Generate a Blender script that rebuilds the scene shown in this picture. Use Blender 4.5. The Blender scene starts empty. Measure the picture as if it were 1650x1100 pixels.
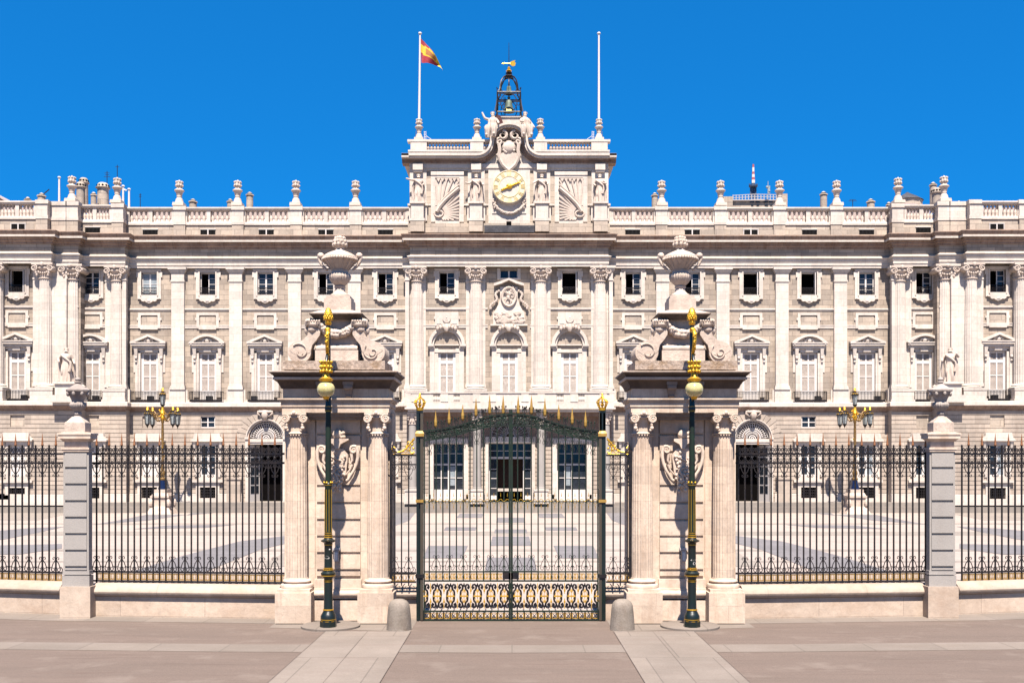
import bpy, bmesh, math, random
import numpy as np
from mathutils import Vector, Matrix
R = math.radians
random.seed(7)
sc = bpy.context.scene
COL = sc.collection

# ---------------------------------------------------------------- camera, sky, sun
CAMH = 3.3
SUN_EL = 62.0
cam_d = bpy.data.cameras.new("camera"); cam = bpy.data.objects.new("camera", cam_d); COL.objects.link(cam)
cam.location = (0, 0, CAMH); cam.rotation_euler = (R(90), 0, 0)
cam_d.sensor_fit = 'HORIZONTAL'; cam_d.sensor_width = 36; cam_d.lens = 36
cam_d.shift_y = (748 - 550) / 1650.0
cam_d.clip_start = 0.5; cam_d.clip_end = 3000
sc.camera = cam
world = bpy.data.worlds.new("World"); sc.world = world; world.use_nodes = True
wn = world.node_tree; wn.nodes.clear()
sky = wn.nodes.new('ShaderNodeTexSky'); sky.sky_type = 'NISHITA'; sky.sun_disc = False
sky.sun_elevation = R(SUN_EL); sky.sun_rotation = R(180); sky.altitude = 1200
sky.air_density = 1.0; sky.dust_density = 0.0; sky.ozone_density = 6.0
gam = wn.nodes.new('ShaderNodeGamma'); gam.inputs['Gamma'].default_value = 0.5
tint = wn.nodes.new('ShaderNodeMix'); tint.data_type = 'RGBA'; tint.blend_type = 'MULTIPLY'; tint.inputs[0].default_value = 1.0
tint.inputs[7].default_value = (0.05, 0.93, 2.05, 1)      # deep saturated summer blue
bg = wn.nodes.new('ShaderNodeBackground'); bg.inputs['Strength'].default_value = 0.055
wo = wn.nodes.new('ShaderNodeOutputWorld')
wn.links.new(sky.outputs[0], gam.inputs[0]); wn.links.new(gam.outputs[0], tint.inputs[6]); wn.links.new(tint.outputs[2], bg.inputs['Color']); wn.links.new(bg.outputs[0], wo.inputs[0])
sl = bpy.data.lights.new("sun", 'SUN'); sl.energy = 5.0; sl.angle = R(0.5); sl.color = (1.0, 0.91, 0.82)
so = bpy.data.objects.new("sun", sl); COL.objects.link(so); so.location = (0, -30, 60)
so.rotation_euler = (R(90 - SUN_EL), 0, 0)
sc.view_settings.view_transform = 'Standard'; sc.view_settings.look = 'None'
sc.view_settings.exposure = 1.69; sc.view_settings.gamma = 1.0; sc.view_settings.use_curve_mapping = False
sc.render.resolution_x = 1024; sc.render.resolution_y = 682

# ---------------------------------------------------------------- materials
def nt(name):
    m = bpy.data.materials.new(name); m.use_nodes = True
    t = m.node_tree; b = t.nodes['Principled BSDF']
    return m, t, b
K = 0.6      # one common scale of all base colours; the exposure makes up for it
def rgba(c): return (c[0], c[1], c[2], 1)
def kk(c): return tuple(x*K for x in c)
def ramp(t, src, p0, p1, c0=(0,0,0,1), c1=(1,1,1,1)):
    r = t.nodes.new('ShaderNodeValToRGB'); r.color_ramp.elements[0].position = p0; r.color_ramp.elements[1].position = p1
    r.color_ramp.elements[0].color = c0; r.color_ramp.elements[1].color = c1
    t.links.new(src, r.inputs[0]); return r.outputs[0]
def noise(t, vec, scale, detail=4, rough=0.6):
    n = t.nodes.new('ShaderNodeTexNoise'); n.inputs['Scale'].default_value = scale
    n.inputs['Detail'].default_value = detail; n.inputs['Roughness'].default_value = rough
    t.links.new(vec, n.inputs['Vector']); return n.outputs['Fac']
def mapping(t, vec, s):
    m = t.nodes.new('ShaderNodeMapping'); m.inputs['Scale'].default_value = s
    t.links.new(vec, m.inputs['Vector']); return m.outputs[0]
def mix(t, fac, a, b, mode='MIX'):
    m = t.nodes.new('ShaderNodeMix'); m.data_type = 'RGBA'; m.blend_type = mode
    if isinstance(fac, (int, float)): m.inputs[0].default_value = fac
    else: t.links.new(fac, m.inputs[0])
    for i, v in ((6, a), (7, b)):
        if isinstance(v, tuple): m.inputs[i].default_value = rgba(v) if len(v) == 3 else v
        else: t.links.new(v, m.inputs[i])
    return m.outputs[2]
def stone(name, c1, c2, big=0.5, fine=9, rough=0.85, joints=None, jcol=0.55, vary=0.12, stain=0.0, stain_col=(0.2,0.13,0.09),
          streak=(1.6,1.6,0.22), bump=0.25, flat=False, pits=0.0, fine_amt=0.16):
    m, t, b = nt(name); c1, c2, stain_col = kk(c1), kk(c2), kk(stain_col)
    g = t.nodes.new('ShaderNodeNewGeometry'); P = g.outputs['Position']
    n1 = noise(t, P, big, 5); col = mix(t, ramp(t, n1, 0.35, 0.65), c1, c2)
    n2 = noise(t, P, fine, 5, 0.7)
    f = ramp(t, n2, 0.3, 0.7, (1-fine_amt,)*3+(1,), (1+fine_amt*0.5,)*3+(1,))
    col = mix(t, 1.0, col, f, 'MULTIPLY')
    if stain > 0:
        n3 = noise(t, mapping(t, P, streak), 1.0, 6, 0.72)
        fac = ramp(t, n3, 0.48, 0.72)
        s = t.nodes.new('ShaderNodeMath'); s.operation = 'MULTIPLY'; s.inputs[1].default_value = stain; t.links.new(fac, s.inputs[0])
        col = mix(t, s.outputs[0], col, stain_col)
    if pits > 0:
        n4 = noise(t, P, 26, 2, 0.5)
        col = mix(t, ramp(t, n4, 0.62, 0.72, (0,0,0,1), (pits,pits,pits,1)), col, (0.12,0.09,0.07))
    if joints:
        sp = t.nodes.new('ShaderNodeSeparateXYZ'); t.links.new(P, sp.inputs[0])
        cb = t.nodes.new('ShaderNodeCombineXYZ'); t.links.new(sp.outputs[0], cb.inputs[0]); t.links.new(sp.outputs[1 if flat else 2], cb.inputs[1])
        br = t.nodes.new('ShaderNodeTexBrick'); t.links.new(cb.outputs[0], br.inputs['Vector'])
        br.inputs['Scale'].default_value = 1.0; br.inputs['Brick Width'].default_value = joints[0]; br.inputs['Row Height'].default_value = joints[1]
        br.inputs['Mortar Size'].default_value = joints[2]; br.inputs['Mortar Smooth'].default_value = 0.1
        br.inputs['Color1'].default_value = (1-vary,)*3+(1,); br.inputs['Color2'].default_value = (1+vary*0.6, 1+vary*0.55, 1+vary*0.45, 1)
        br.inputs['Mortar'].default_value = (jcol,)*3+(1,)
        col = mix(t, 1.0, col, br.outputs['Color'], 'MULTIPLY')
    t.links.new(col, b.inputs['Base Color']); b.inputs['Roughness'].default_value = rough
    b.inputs['Specular IOR Level'].default_value = 0.25
    if bump > 0:
        bp = t.nodes.new('ShaderNodeBump'); bp.inputs['Strength'].default_value = bump; bp.inputs['Distance'].default_value = 0.03
        t.links.new(n2, bp.inputs['Height']); t.links.new(bp.outputs[0], b.inputs['Normal'])
    return m
def paint(name, c, rough=0.4, metal=0.0, c2=None, scale=6, bump=0.0, spec=0.5, coat=0.0):
    m, t, b = nt(name)
    g = t.nodes.new('ShaderNodeNewGeometry')
    n = noise(t, g.outputs['Position'], scale, 4)
    c2 = c2 or tuple(x*0.72 for x in c)
    q_ = K if metal < 0.5 else 0.8
    c = tuple(x*q_ for x in c); c2 = tuple(x*q_ for x in c2)
    t.links.new(mix(t, ramp(t, n, 0.35, 0.68), c, c2), b.inputs['Base Color'])
    rr = ramp(t, n, 0.3, 0.7, (rough*0.8,)*3+(1,), (min(1, rough*1.3),)*3+(1,)); t.links.new(rr, b.inputs['Roughness'])
    b.inputs['Metallic'].default_value = metal; b.inputs['Specular IOR Level'].default_value = spec; b.inputs['Coat Weight'].default_value = coat
    if bump:
        bp = t.nodes.new('ShaderNodeBump'); bp.inputs['Strength'].default_value = bump; bp.inputs['Distance'].default_value = 0.01
        t.links.new(noise(t, g.outputs['Position'], scale*6, 3), bp.inputs['Height']); t.links.new(bp.outputs[0], b.inputs['Normal'])
    return m
M = {}
M['trim'] = stone('palace_trim_stone', (0.785,0.695,0.61), (0.70,0.615,0.535), 0.35, 5, stain=0.42, stain_col=(0.42,0.36,0.31), joints=(1.9,0.62,0.012), jcol=0.7, vary=0.09, bump=0.15)
M['wall'] = stone('palace_granite_wall', (0.54,0.445,0.355), (0.43,0.36,0.295), 0.3, 4, stain=0.6, stain_col=(0.33,0.25,0.19), joints=(1.35,0.46,0.018), jcol=0.5, vary=0.24, bump=0.15)
M['rust'] = stone('palace_rusticated_stone', (0.60,0.50,0.41), (0.50,0.42,0.35), 0.3, 4, stain=0.6, stain_col=(0.36,0.28,0.22), joints=(1.6,0.378*2,0.015), jcol=0.7, vary=0.16, bump=0.15)
M['stain_and_shade'] = stone('stain_and_shade_stone', (0.42,0.30,0.23), (0.28,0.20,0.16), 0.8, 6, stain=0.75, stain_col=(0.20,0.09,0.045), streak=(2.6,2.6,0.3), joints=(1.5,3.0,0.02), jcol=0.6, vary=0.12)  # stain on the cornices; on the portico wall its brown stands in for shade
M['attic'] = stone('attic_granite', (0.60,0.50,0.40), (0.50,0.42,0.35), 0.5, 5, stain=0.3, stain_col=(0.30,0.22,0.16), joints=(1.3,0.55,0.02), jcol=0.6, vary=0.22)
M['ornament'] = stone('carved_stone', (0.70,0.59,0.50), (0.60,0.49,0.41), 1.2, 7, stain=0.15, stain_col=(0.4,0.3,0.24), bump=0.4)
M['pier'] = stone('gate_pier_stone', (0.78,0.63,0.51), (0.68,0.53,0.41), 0.9, 7, stain=0.5, stain_col=(0.33,0.21,0.13), streak=(3.5,3.5,0.5), pits=0.22, bump=0.3)
M['pierblock'] = stone('gate_pier_ashlar', (0.78,0.635,0.51), (0.67,0.52,0.40), 0.9, 7, stain=0.5, stain_col=(0.35,0.22,0.14), streak=(3.5,3.5,0.5), joints=(0.6,0.362,0.006), jcol=0.8, vary=0.14, pits=0.22, bump=0.3)
M['weathered_shade'] = stone('weathered_shade_pier_stone', (0.42,0.33,0.27), (0.30,0.225,0.18), 1.4, 9, stain=0.65, stain_col=(0.15,0.10,0.075), streak=(2.5,2.5,1.2), pits=0.3, bump=0.6)  # weathered stone, made darker still to paint in shade
M['shade_dark'] = stone('shade_dark_cornice_stone', (0.17,0.125,0.10), (0.11,0.08,0.065), 1.4, 9, stain=0.6, stain_col=(0.05,0.035,0.03), streak=(2.5,2.5,1.2), pits=0.3, bump=0.6)  # near-black colour paints in the shade under the pier cornice
M['rough'] = stone('rough_eroded_stone', (0.62,0.50,0.41), (0.44,0.34,0.27), 2.4, 14, stain=0.8, stain_col=(0.26,0.15,0.06), streak=(3,3,5), pits=0.8, bump=1.0, fine_amt=0.45)
M['urn'] = stone('weathered_urn_stone', (0.72,0.59,0.49), (0.60,0.48,0.39), 2.5, 12, stain=0.4, stain_col=(0.24,0.18,0.15), streak=(4,4,1.2), pits=0.25, bump=0.5)
M['greyurn'] = stone('weathered_grey_urn_stone', (0.50,0.43,0.38), (0.36,0.305,0.27), 2.5, 12, stain=0.5, stain_col=(0.20,0.16,0.14), streak=(4,4,1.2), pits=0.25, bump=0.5)
M['wallbase'] = stone('fence_wall_stone', (0.50,0.405,0.33), (0.44,0.345,0.27), 0.8, 6, stain=0.4, stain_col=(0.38,0.26,0.17), joints=(2.2,3.0,0.008), jcol=0.8, vary=0.05, pits=0.2, bump=0.3)
M['wallface'] = stone('fence_wall_face_stone', (0.66,0.53,0.42), (0.58,0.45,0.35), 0.8, 6, stain=0.45, stain_col=(0.40,0.27,0.18), streak=(1.2,1.2,2.5), joints=(1.9,3.0,0.008), jcol=0.7, vary=0.08, pits=0.25, bump=0.3)
M['granite'] = stone('grey_granite_pillar', (0.44,0.405,0.37), (0.385,0.355,0.325), 1.0, 45, stain=0.1, bump=0.2, fine_amt=0.12)
M['bollard'] = stone('bollard_granite', (0.33,0.28,0.235), (0.26,0.22,0.18), 3.5, 30, stain=0.5, stain_col=(0.16,0.11,0.08), streak=(5,5,3), pits=0.3, bump=0.6)
M['interior'] = paint('dark_interior', (0.006,0.005,0.005), 0.9, spec=0.02)
M['roof'] = paint('lead_roof', (0.55,0.45,0.42), 0.6, c2=(0.47,0.38,0.36))
M['slate'] = stone('slate', (0.075,0.072,0.08), (0.045,0.045,0.055), 2, 9, stain=0.4, stain_col=(0.2,0.2,0.22), streak=(2,2,3))
M['white'] = paint('white_paint', (0.80,0.74,0.69), 0.5, c2=(0.74,0.68,0.63))
M['shutter'] = paint('shutter_slats', (0.56,0.47,0.40), 0.6, c2=(0.50,0.41,0.35))
M['glass'] = paint('window_glass', (0.018,0.022,0.03), 0.06, c2=(0.03,0.04,0.055), spec=0.35)
M['curtain'] = paint('net_curtain_and_reflection', (0.36,0.40,0.42), 0.5, c2=(0.22,0.27,0.30))  # curtains, and the reflection painted on the glazed doors
M['black'] = paint('black_opening', (0.006,0.005,0.005), 0.9, spec=0.02)
M['iron'] = paint('black_iron', (0.012,0.012,0.016), 0.45, 0.0, c2=(0.03,0.022,0.02), scale=12, spec=0.2)
M['green'] = paint('green_painted_iron', (0.018,0.034,0.020), 0.42, 0.0, c2=(0.012,0.014,0.012), scale=9, bump=0.1, spec=0.25)
M['darkgreen'] = paint('dark_green_cast_iron', (0.007,0.017,0.013), 0.32, 0.0, c2=(0.006,0.010,0.010), scale=9, bump=0.1, spec=0.5)
M['brownpaint'] = paint('rust_brown_paint', (0.075,0.055,0.032), 0.5, c2=(0.045,0.035,0.022), scale=7)
M['midgold'] = paint('deep_gilding', (0.78,0.46,0.05), 0.4, 0.3, c2=(0.5,0.27,0.03), scale=20)
M['gold'] = paint('gilding', (0.80,0.47,0.045), 0.33, 0.75, c2=(0.62,0.33,0.03), scale=20, bump=0.5)
M['oldgold'] = paint('worn_gilding', (0.56,0.35,0.075), 0.5, 0.35, c2=(0.38,0.20,0.04), scale=20)
M['antique'] = paint('antique_gilding', (0.30,0.17,0.04), 0.5, 0.3, c2=(0.10,0.055,0.02), scale=9)
M['rustgold'] = paint('rusty_spearhead_gilding', (0.36,0.15,0.055), 0.55, 0.2, c2=(0.24,0.09,0.035), scale=20)
M['bronze'] = paint('bell_bronze', (0.15,0.20,0.13), 0.6, 0.1, c2=(0.05,0.06,0.05), scale=3)
M['bluebase'] = paint('blue_enamel', (0.010,0.016,0.055), 0.2, 0.0, c2=(0.008,0.015,0.05))
M['lampglass'] = paint('lantern_glass', (0.42,0.45,0.44), 0.15, c2=(0.2,0.23,0.24))
M['red'] = paint('flag_red', (0.36,0.006,0.02), 0.7, c2=(0.30,0.005,0.02))
M['yellow'] = paint('flag_yellow', (0.66,0.47,0.006), 0.7, c2=(0.60,0.42,0.006))
M['crest'] = paint('flag_crest', (0.30,0.06,0.02), 0.7, c2=(0.45,0.22,0.03), scale=30)
M['mastred'] = paint('mast_red', (0.5,0.12,0.14), 0.6); M['mastblue'] = paint('mast_dark_blue', (0.03,0.06,0.13), 0.6)
M['cloth'] = paint('dark_red_cloth', (0.09,0.015,0.015), 0.8); M['darkcloth'] = paint('dark_cloth', (0.02,0.025,0.04), 0.8)
M['brown'] = paint('brown_wood', (0.07,0.04,0.03), 0.8, spec=0.1)
M['dial'] = stone('clock_dial', (0.74,0.66,0.57), (0.66,0.58,0.50), 2, 10, bump=0)
M['dialring'] = paint('clock_ring', (0.80,0.71,0.50), 0.7, c2=(0.74,0.65,0.45), scale=3)
M['dialgold'] = paint('clock_gold', (0.85,0.60,0.16), 0.5, 0.1, c2=(0.9,0.8,0.55))
M['ac'] = paint('air_conditioner_grille', (0.03,0.028,0.028), 0.6)
M['acframe'] = paint('air_conditioner_case', (0.55,0.5,0.48), 0.6)
# lamp globe: pale yellow marbled glass
def globe_mat():
    m, t, b = nt('marbled_globe_glass'); g = t.nodes.new('ShaderNodeNewGeometry')
    w = t.nodes.new('ShaderNodeTexVoronoi'); w.feature = 'DISTANCE_TO_EDGE'; w.inputs['Scale'].default_value = 9
    n = t.nodes.new('ShaderNodeTexNoise'); n.inputs['Scale'].default_value = 8
    t.links.new(g.outputs['Position'], n.inputs['Vector'])
    v = t.nodes.new('ShaderNodeVectorMath'); v.operation = 'ADD'; t.links.new(g.outputs['Position'], v.inputs[0])
    s = t.nodes.new('ShaderNodeVectorMath'); s.operation = 'SCALE'; s.inputs['Scale'].default_value = 0.25; t.links.new(n.outputs['Color'], s.inputs[0])
    t.links.new(s.outputs[0], v.inputs[1]); t.links.new(v.outputs[0], w.inputs['Vector'])
    c = mix(t, ramp(t, w.outputs['Distance'], 0.0, 0.05), (0.30,0.25,0.10), (0.40,0.35,0.155))
    t.links.new(c, b.inputs['Base Color']); b.inputs['Roughness'].default_value = 0.12; b.inputs['Coat Weight'].default_value = 0.6
    b.inputs['Subsurface Weight'].default_value = 0.15
    return m
M['globe'] = globe_mat()
M['joint'] = paint('paving_joint', (0.12,0.09,0.075), 0.9)
def road_mat():
    m, t, b = nt('pinkish_asphalt'); g = t.nodes.new('ShaderNodeNewGeometry'); P = g.outputs['Position']
    n1 = noise(t, mapping(t, P, (0.22,1.6,1)), 1.0, 6, 0.65)
    c = mix(t, ramp(t, n1, 0.3, 0.7), (0.122,0.093,0.078), (0.102,0.079,0.066))
    n2 = noise(t, P, 70, 3, 0.8)
    c = mix(t, 1.0, c, ramp(t, n2, 0.3, 0.72, (0.68,0.68,0.68,1), (1.22,1.21,1.20,1)), 'MULTIPLY')
    n3 = noise(t, mapping(t, P, (0.5,7.0,1)), 1.0, 5, 0.7)
    c = mix(t, ramp(t, n3, 0.54, 0.70, (0,0,0,1), (0.6,0.6,0.6,1)), c, (0.075,0.052,0.042))
    n4 = noise(t, P, 1.1, 4, 0.6)
    c = mix(t, ramp(t, n4, 0.55, 0.75, (0,0,0,1), (0.6,0.6,0.6,1)), c, (0.155,0.127,0.108))
    t.links.new(c, b.inputs['Base Color']); b.inputs['Roughness'].default_value = 0.9; b.inputs['Specular IOR Level'].default_value = 0.2
    bp = t.nodes.new('ShaderNodeBump'); bp.inputs['Strength'].default_value = 0.3; bp.inputs['Distance'].default_value = 0.01
    t.links.new(n2, bp.inputs['Height']); t.links.new(bp.outputs[0], b.inputs['Normal'])
    return m
M['road'] = road_mat()
M['slab'] = stone('pale_paving_slab', (0.285,0.24,0.205), (0.235,0.197,0.167), 0.8, 40, stain=0.3, stain_col=(0.17,0.12,0.10), streak=(0.5,3,1), joints=(1.15,2.2,0.012), jcol=0.72, vary=0.07, flat=True, bump=0.2)
M['kerb'] = stone('kerb_strip_stone', (0.265,0.222,0.19), (0.225,0.188,0.158), 0.8, 40, stain=0.3, stain_col=(0.17,0.13,0.10), streak=(0.5,3,1), joints=(1.3,6,0.012), jcol=0.72, vary=0.07, flat=True, bump=0.2)
M['court'] = stone('courtyard_pale_paving', (0.475,0.40,0.35), (0.43,0.36,0.315), 0.15, 3, stain=0.2, stain_col=(0.24,0.20,0.17), streak=(0.15,1,1), joints=(1.6,0.8,0.02), jcol=0.85, vary=0.05, flat=True, bump=0.0)
M['courtdark'] = stone('courtyard_grey_paving', (0.225,0.212,0.218), (0.195,0.184,0.19), 0.3, 3, joints=(1.2,0.8,0.02), jcol=0.85, vary=0.07, flat=True, bump=0.0)
M['courtmid'] = stone('courtyard_buff_paving', (0.33,0.29,0.25), (0.30,0.26,0.225), 0.3, 3, joints=(1.2,0.8,0.02), jcol=0.85, vary=0.05, flat=True, bump=0.0)

# ---------------------------------------------------------------- mesh builder
def W(px, py, Y): return ((px-825)*Y/1650.0, Y, CAMH-(py-748)*Y/1650.0)
def WX(px, Y): return (px-825)*Y/1650.0
def WZ(py, Y): return CAMH-(py-748)*Y/1650.0
class MB:
    def __init__(s, world=False): s.v = []; s.f = []; s.m = []; s.cur = 0; s.world = world; s.isl = []
    def add(s, vs, fs):
        o = len(s.v); fo = len(s.f); s.v += [tuple(p) for p in vs]
        for f in fs: s.f.append(tuple(i+o for i in f)); s.m.append(s.cur)
        s.isl.append((o, len(s.v), fo, len(s.f)))
    def box(s, x0, x1, y0, y1, z0, z1):
        s.add([(x0,y0,z0),(x1,y0,z0),(x1,y1,z0),(x0,y1,z0),(x0,y0,z1),(x1,y0,z1),(x1,y1,z1),(x0,y1,z1)],
              [(0,1,5,4),(1,2,6,5),(2,3,7,6),(3,0,4,7),(4,5,6,7),(3,2,1,0)])
    def pbox(s, a, b, t, u, Yf, Yb):
        s.box(WX(a,Yf), WX(b,Yf), Yf, Yb, WZ(u,Yf), WZ(t,Yf))
    def zbox(s, a, b, t, u, Yf, Yb, zref=91.2):
        s.box(WX(a,Yf), WX(b,Yf), Yf, Yb, WZ(u,zref), WZ(t,zref))
    def frustum(s, cx, cy, z0, z1, a0, b0, a1, b1):
        s.add([(cx-a0,cy-b0,z0),(cx+a0,cy-b0,z0),(cx+a0,cy+b0,z0),(cx-a0,cy+b0,z0),(cx-a1,cy-b1,z1),(cx+a1,cy-b1,z1),(cx+a1,cy+b1,z1),(cx-a1,cy+b1,z1)],
              [(0,1,5,4),(1,2,6,5),(2,3,7,6),(3,0,4,7),(4,5,6,7),(3,2,1,0)])
    def prism(s, pts, y0, y1):           # outline in xz, extruded along y
        n = len(pts)
        s.add([(x,y0,z) for x,z in pts]+[(x,y1,z) for x,z in pts],
              [tuple(range(n)), tuple(range(2*n-1, n-1, -1))]+[(i, i+n, (i+1)%n+n, (i+1)%n) for i in range(n)])
    def lathe(s, prof, cx=0, cy=0, n=16, mod=None, caps=True, a0=0, a1=2*math.pi):
        full = abs(a1-a0-2*math.pi) < 1e-6
        k = n if full else n+1; vs = []
        for i,(r,z) in enumerate(prof):
            for j in range(k):
                a = a0+(a1-a0)*j/n; rr = r*(mod(a, i, z) if mod else 1)
                vs.append((cx+rr*math.cos(a), cy+rr*math.sin(a), z))
        fs = []
        for i in range(len(prof)-1):
            for j in range(k if full else n):
                j2 = (j+1)%k
                fs.append((i*k+j, i*k+j2, (i+1)*k+j2, (i+1)*k+j))
        if caps and full: fs.append(tuple(range(k-1,-1,-1))); fs.append(tuple((len(prof)-1)*k+j for j in range(k)))
        s.add(vs, fs)
    def tube(s, pts, r, n=5, r1=None):
        P = [Vector(p) for p in pts]; m = len(P)
        if m < 2: return
        vs = []; up0 = None
        for i in range(m):
            d = (P[min(i+1,m-1)]-P[max(i-1,0)])
            if d.length < 1e-9: d = Vector((0,0,1))
            d.normalize()
            if up0 is None:
                up0 = Vector((0,1,0)) if abs(d.y) < 0.9 else Vector((1,0,0))
            a = d.cross(up0)
            if a.length < 1e-6: a = d.cross(Vector((1,0,0)))
            a.normalize(); b = a.cross(d).normalized(); up0 = b
            rr = r if r1 is None else r+(r1-r)*i/(m-1)
            for j in range(n):
                t = 2*math.pi*j/n+math.pi/n
                vs.append(P[i]+a*(rr*math.cos(t))+b*(rr*math.sin(t)))
        fs = []
        for i in range(m-1):
            for j in range(n):
                j2 = (j+1)%n; fs.append((i*n+j, i*n+j2, (i+1)*n+j2, (i+1)*n+j))
        fs.append(tuple(range(n-1,-1,-1))); fs.append(tuple((m-1)*n+j for j in range(n)))
        s.add(vs, fs)
    def ball(s, c, r, n=8, m=6):
        if isinstance(r, (int,float)): r = (r,r,r)
        vs = [(c[0],c[1],c[2]-r[2])]
        for i in range(1,m):
            t = math.pi*i/m
            for j in range(n):
                a = 2*math.pi*j/n
                vs.append((c[0]+r[0]*math.sin(t)*math.cos(a), c[1]+r[1]*math.sin(t)*math.sin(a), c[2]-r[2]*math.cos(t)))
        vs.append((c[0],c[1],c[2]+r[2])); fs = []
        for j in range(n): fs.append((0, 1+(j+1)%n, 1+j))
        for i in range(m-2):
            for j in range(n):
                j2 = (j+1)%n; fs.append((1+i*n+j, 1+i*n+j2, 1+(i+1)*n+j2, 1+(i+1)*n+j))
        L = len(vs)-1
        for j in range(n): fs.append((L, 1+(m-2)*n+j, 1+(m-2)*n+(j+1)%n))
        s.add(vs, fs)
    def spiral(s, c, r0, turns, th, start=0, sgn=1, y=None, n=14, nn=5, shrink=0.22, dep=None):
        pts = []
        k = max(4, int(n*turns))
        for i in range(k+1):
            u = i/k; r = r0*(1-(1-shrink)*u); a = start+sgn*2*math.pi*turns*u
            pts.append((c[0]+r*math.cos(a), c[1], c[2]+r*math.sin(a)))
        s.tube(pts, th, nn, th*0.6); return pts
    def build(s, name, mats, parent=None, smooth=35, split=True):
        groups = None
        if parent is not None and split and 1 < len(s.isl) <= 900:
            n = len(s.isl); lo = []; hi = []; sz = []
            for a,b,_,_ in s.isl:
                P = s.v[a:b]; l = [min(p[i] for p in P) for i in range(3)]; h = [max(p[i] for p in P) for i in range(3)]
                lo.append(l); hi.append(h); sz.append(max(h[i]-l[i] for i in range(3)))
            par = list(range(n))
            def fd(i):
                while par[i] != i: par[i] = par[par[i]]; i = par[i]
                return i
            LO = np.array(lo); HI = np.array(hi); SZ = np.array(sz)
            for i in range(n-1):
                g = np.maximum(0, np.maximum(LO[i]-HI[i+1:], LO[i+1:]-HI[i])); dd = np.sqrt((g**2).sum(1))
                for j in np.nonzero(dd <= np.maximum(0.02, 0.5*np.maximum(SZ[i], SZ[i+1:]))*0.98)[0]:
                    ra, rb = fd(i), fd(int(j)+i+1)
                    if ra != rb: par[rb] = ra
            comp = {}
            for i in range(n): comp.setdefault(fd(i), []).append(i)
            if 1 < len(comp) <= 40: groups = sorted(comp.values(), key=len, reverse=True)
        if groups is None: return s._mk(name, mats, parent, smooth, s.v, s.f, s.m)
        first = None
        for g in groups:
            V = []; F = []; Mx = []
            for i in sorted(g):
                a,b,fa,fb = s.isl[i]; o = len(V)-a; V += s.v[a:b]; F += [tuple(k+o for k in f) for f in s.f[fa:fb]]; Mx += s.m[fa:fb]
            ob = s._mk(name, mats, parent, smooth, V, F, Mx); first = first or ob
        return first
    def _mk(s, name, mats, parent, smooth, V, F, Mx):
        me = bpy.data.meshes.new(name); me.from_pydata(V, [], F)
        if not isinstance(mats, (list,tuple)): mats = [mats]
        for m in mats: me.materials.append(m)
        if len(mats) > 1: me.polygons.foreach_set('material_index', Mx)
        me.validate()
        if smooth:
            me.polygons.foreach_set('use_smooth', [True]*len(me.polygons)); me.set_sharp_from_angle(angle=R(smooth))
        o = bpy.data.objects.new(name, me); COL.objects.link(o)
        if parent is not None:
            o.parent = parent
            if s.world:
                w = Vector((0,0,0)); q = parent
                while q: w += Vector(q.location); q = q.parent
                me.transform(Matrix.Translation(-w))
        return o
def tag(o, label=None, cat=None, group=None, kind=None):
    if label: o['label'] = label
    if cat: o['category'] = cat
    if group: o['group'] = group
    if kind: o['kind'] = kind
    return o
def empty(name, loc=(0,0,0), label=None, cat=None, group=None, parent=None):
    o = bpy.data.objects.new(name, None); COL.objects.link(o); o.location = loc; o.empty_display_size = 0.3
    if parent: o.parent = parent
    return tag(o, label, cat, group)
def dup(root, loc, label=None, parent='same', scale=None):
    def cp(o, par):
        c = o.copy(); COL.objects.link(c); c.parent = par
        for ch in list(o.children): cp(ch, c)
        return c
    par = root.parent if parent == 'same' else parent
    c = cp(root, par); c.location = loc
    if label: c['label'] = label
    if scale: c.scale = scale
    return c
def sweep(mb, prof, path, closed_ends=True):
    pts = [Vector((p[0],p[1])) for p in path]; n = len(pts); dirs = []
    for i in range(n-1):
        d = (pts[i+1]-pts[i]).normalized(); dirs.append(Vector((d.y,-d.x)))
    off = []
    for i in range(n):
        if i == 0: off.append(dirs[0])
        elif i == n-1: off.append(dirs[-1])
        else:
            a, b = dirs[i-1], dirs[i]; m = (a+b)
            m = m/max(1e-6, m.length_squared)*2 if m.length > 1e-6 else a
            off.append(m)
    vs = []
    for i in range(n):
        for d,z in prof: q = pts[i]+off[i]*d; vs.append((q.x,q.y,z))
    k = len(prof); fs = []
    for i in range(n-1):
        for j in range(k-1): fs.append((i*k+j, (i+1)*k+j, (i+1)*k+j+1, i*k+j+1))
    mb.add(vs, fs)
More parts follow.
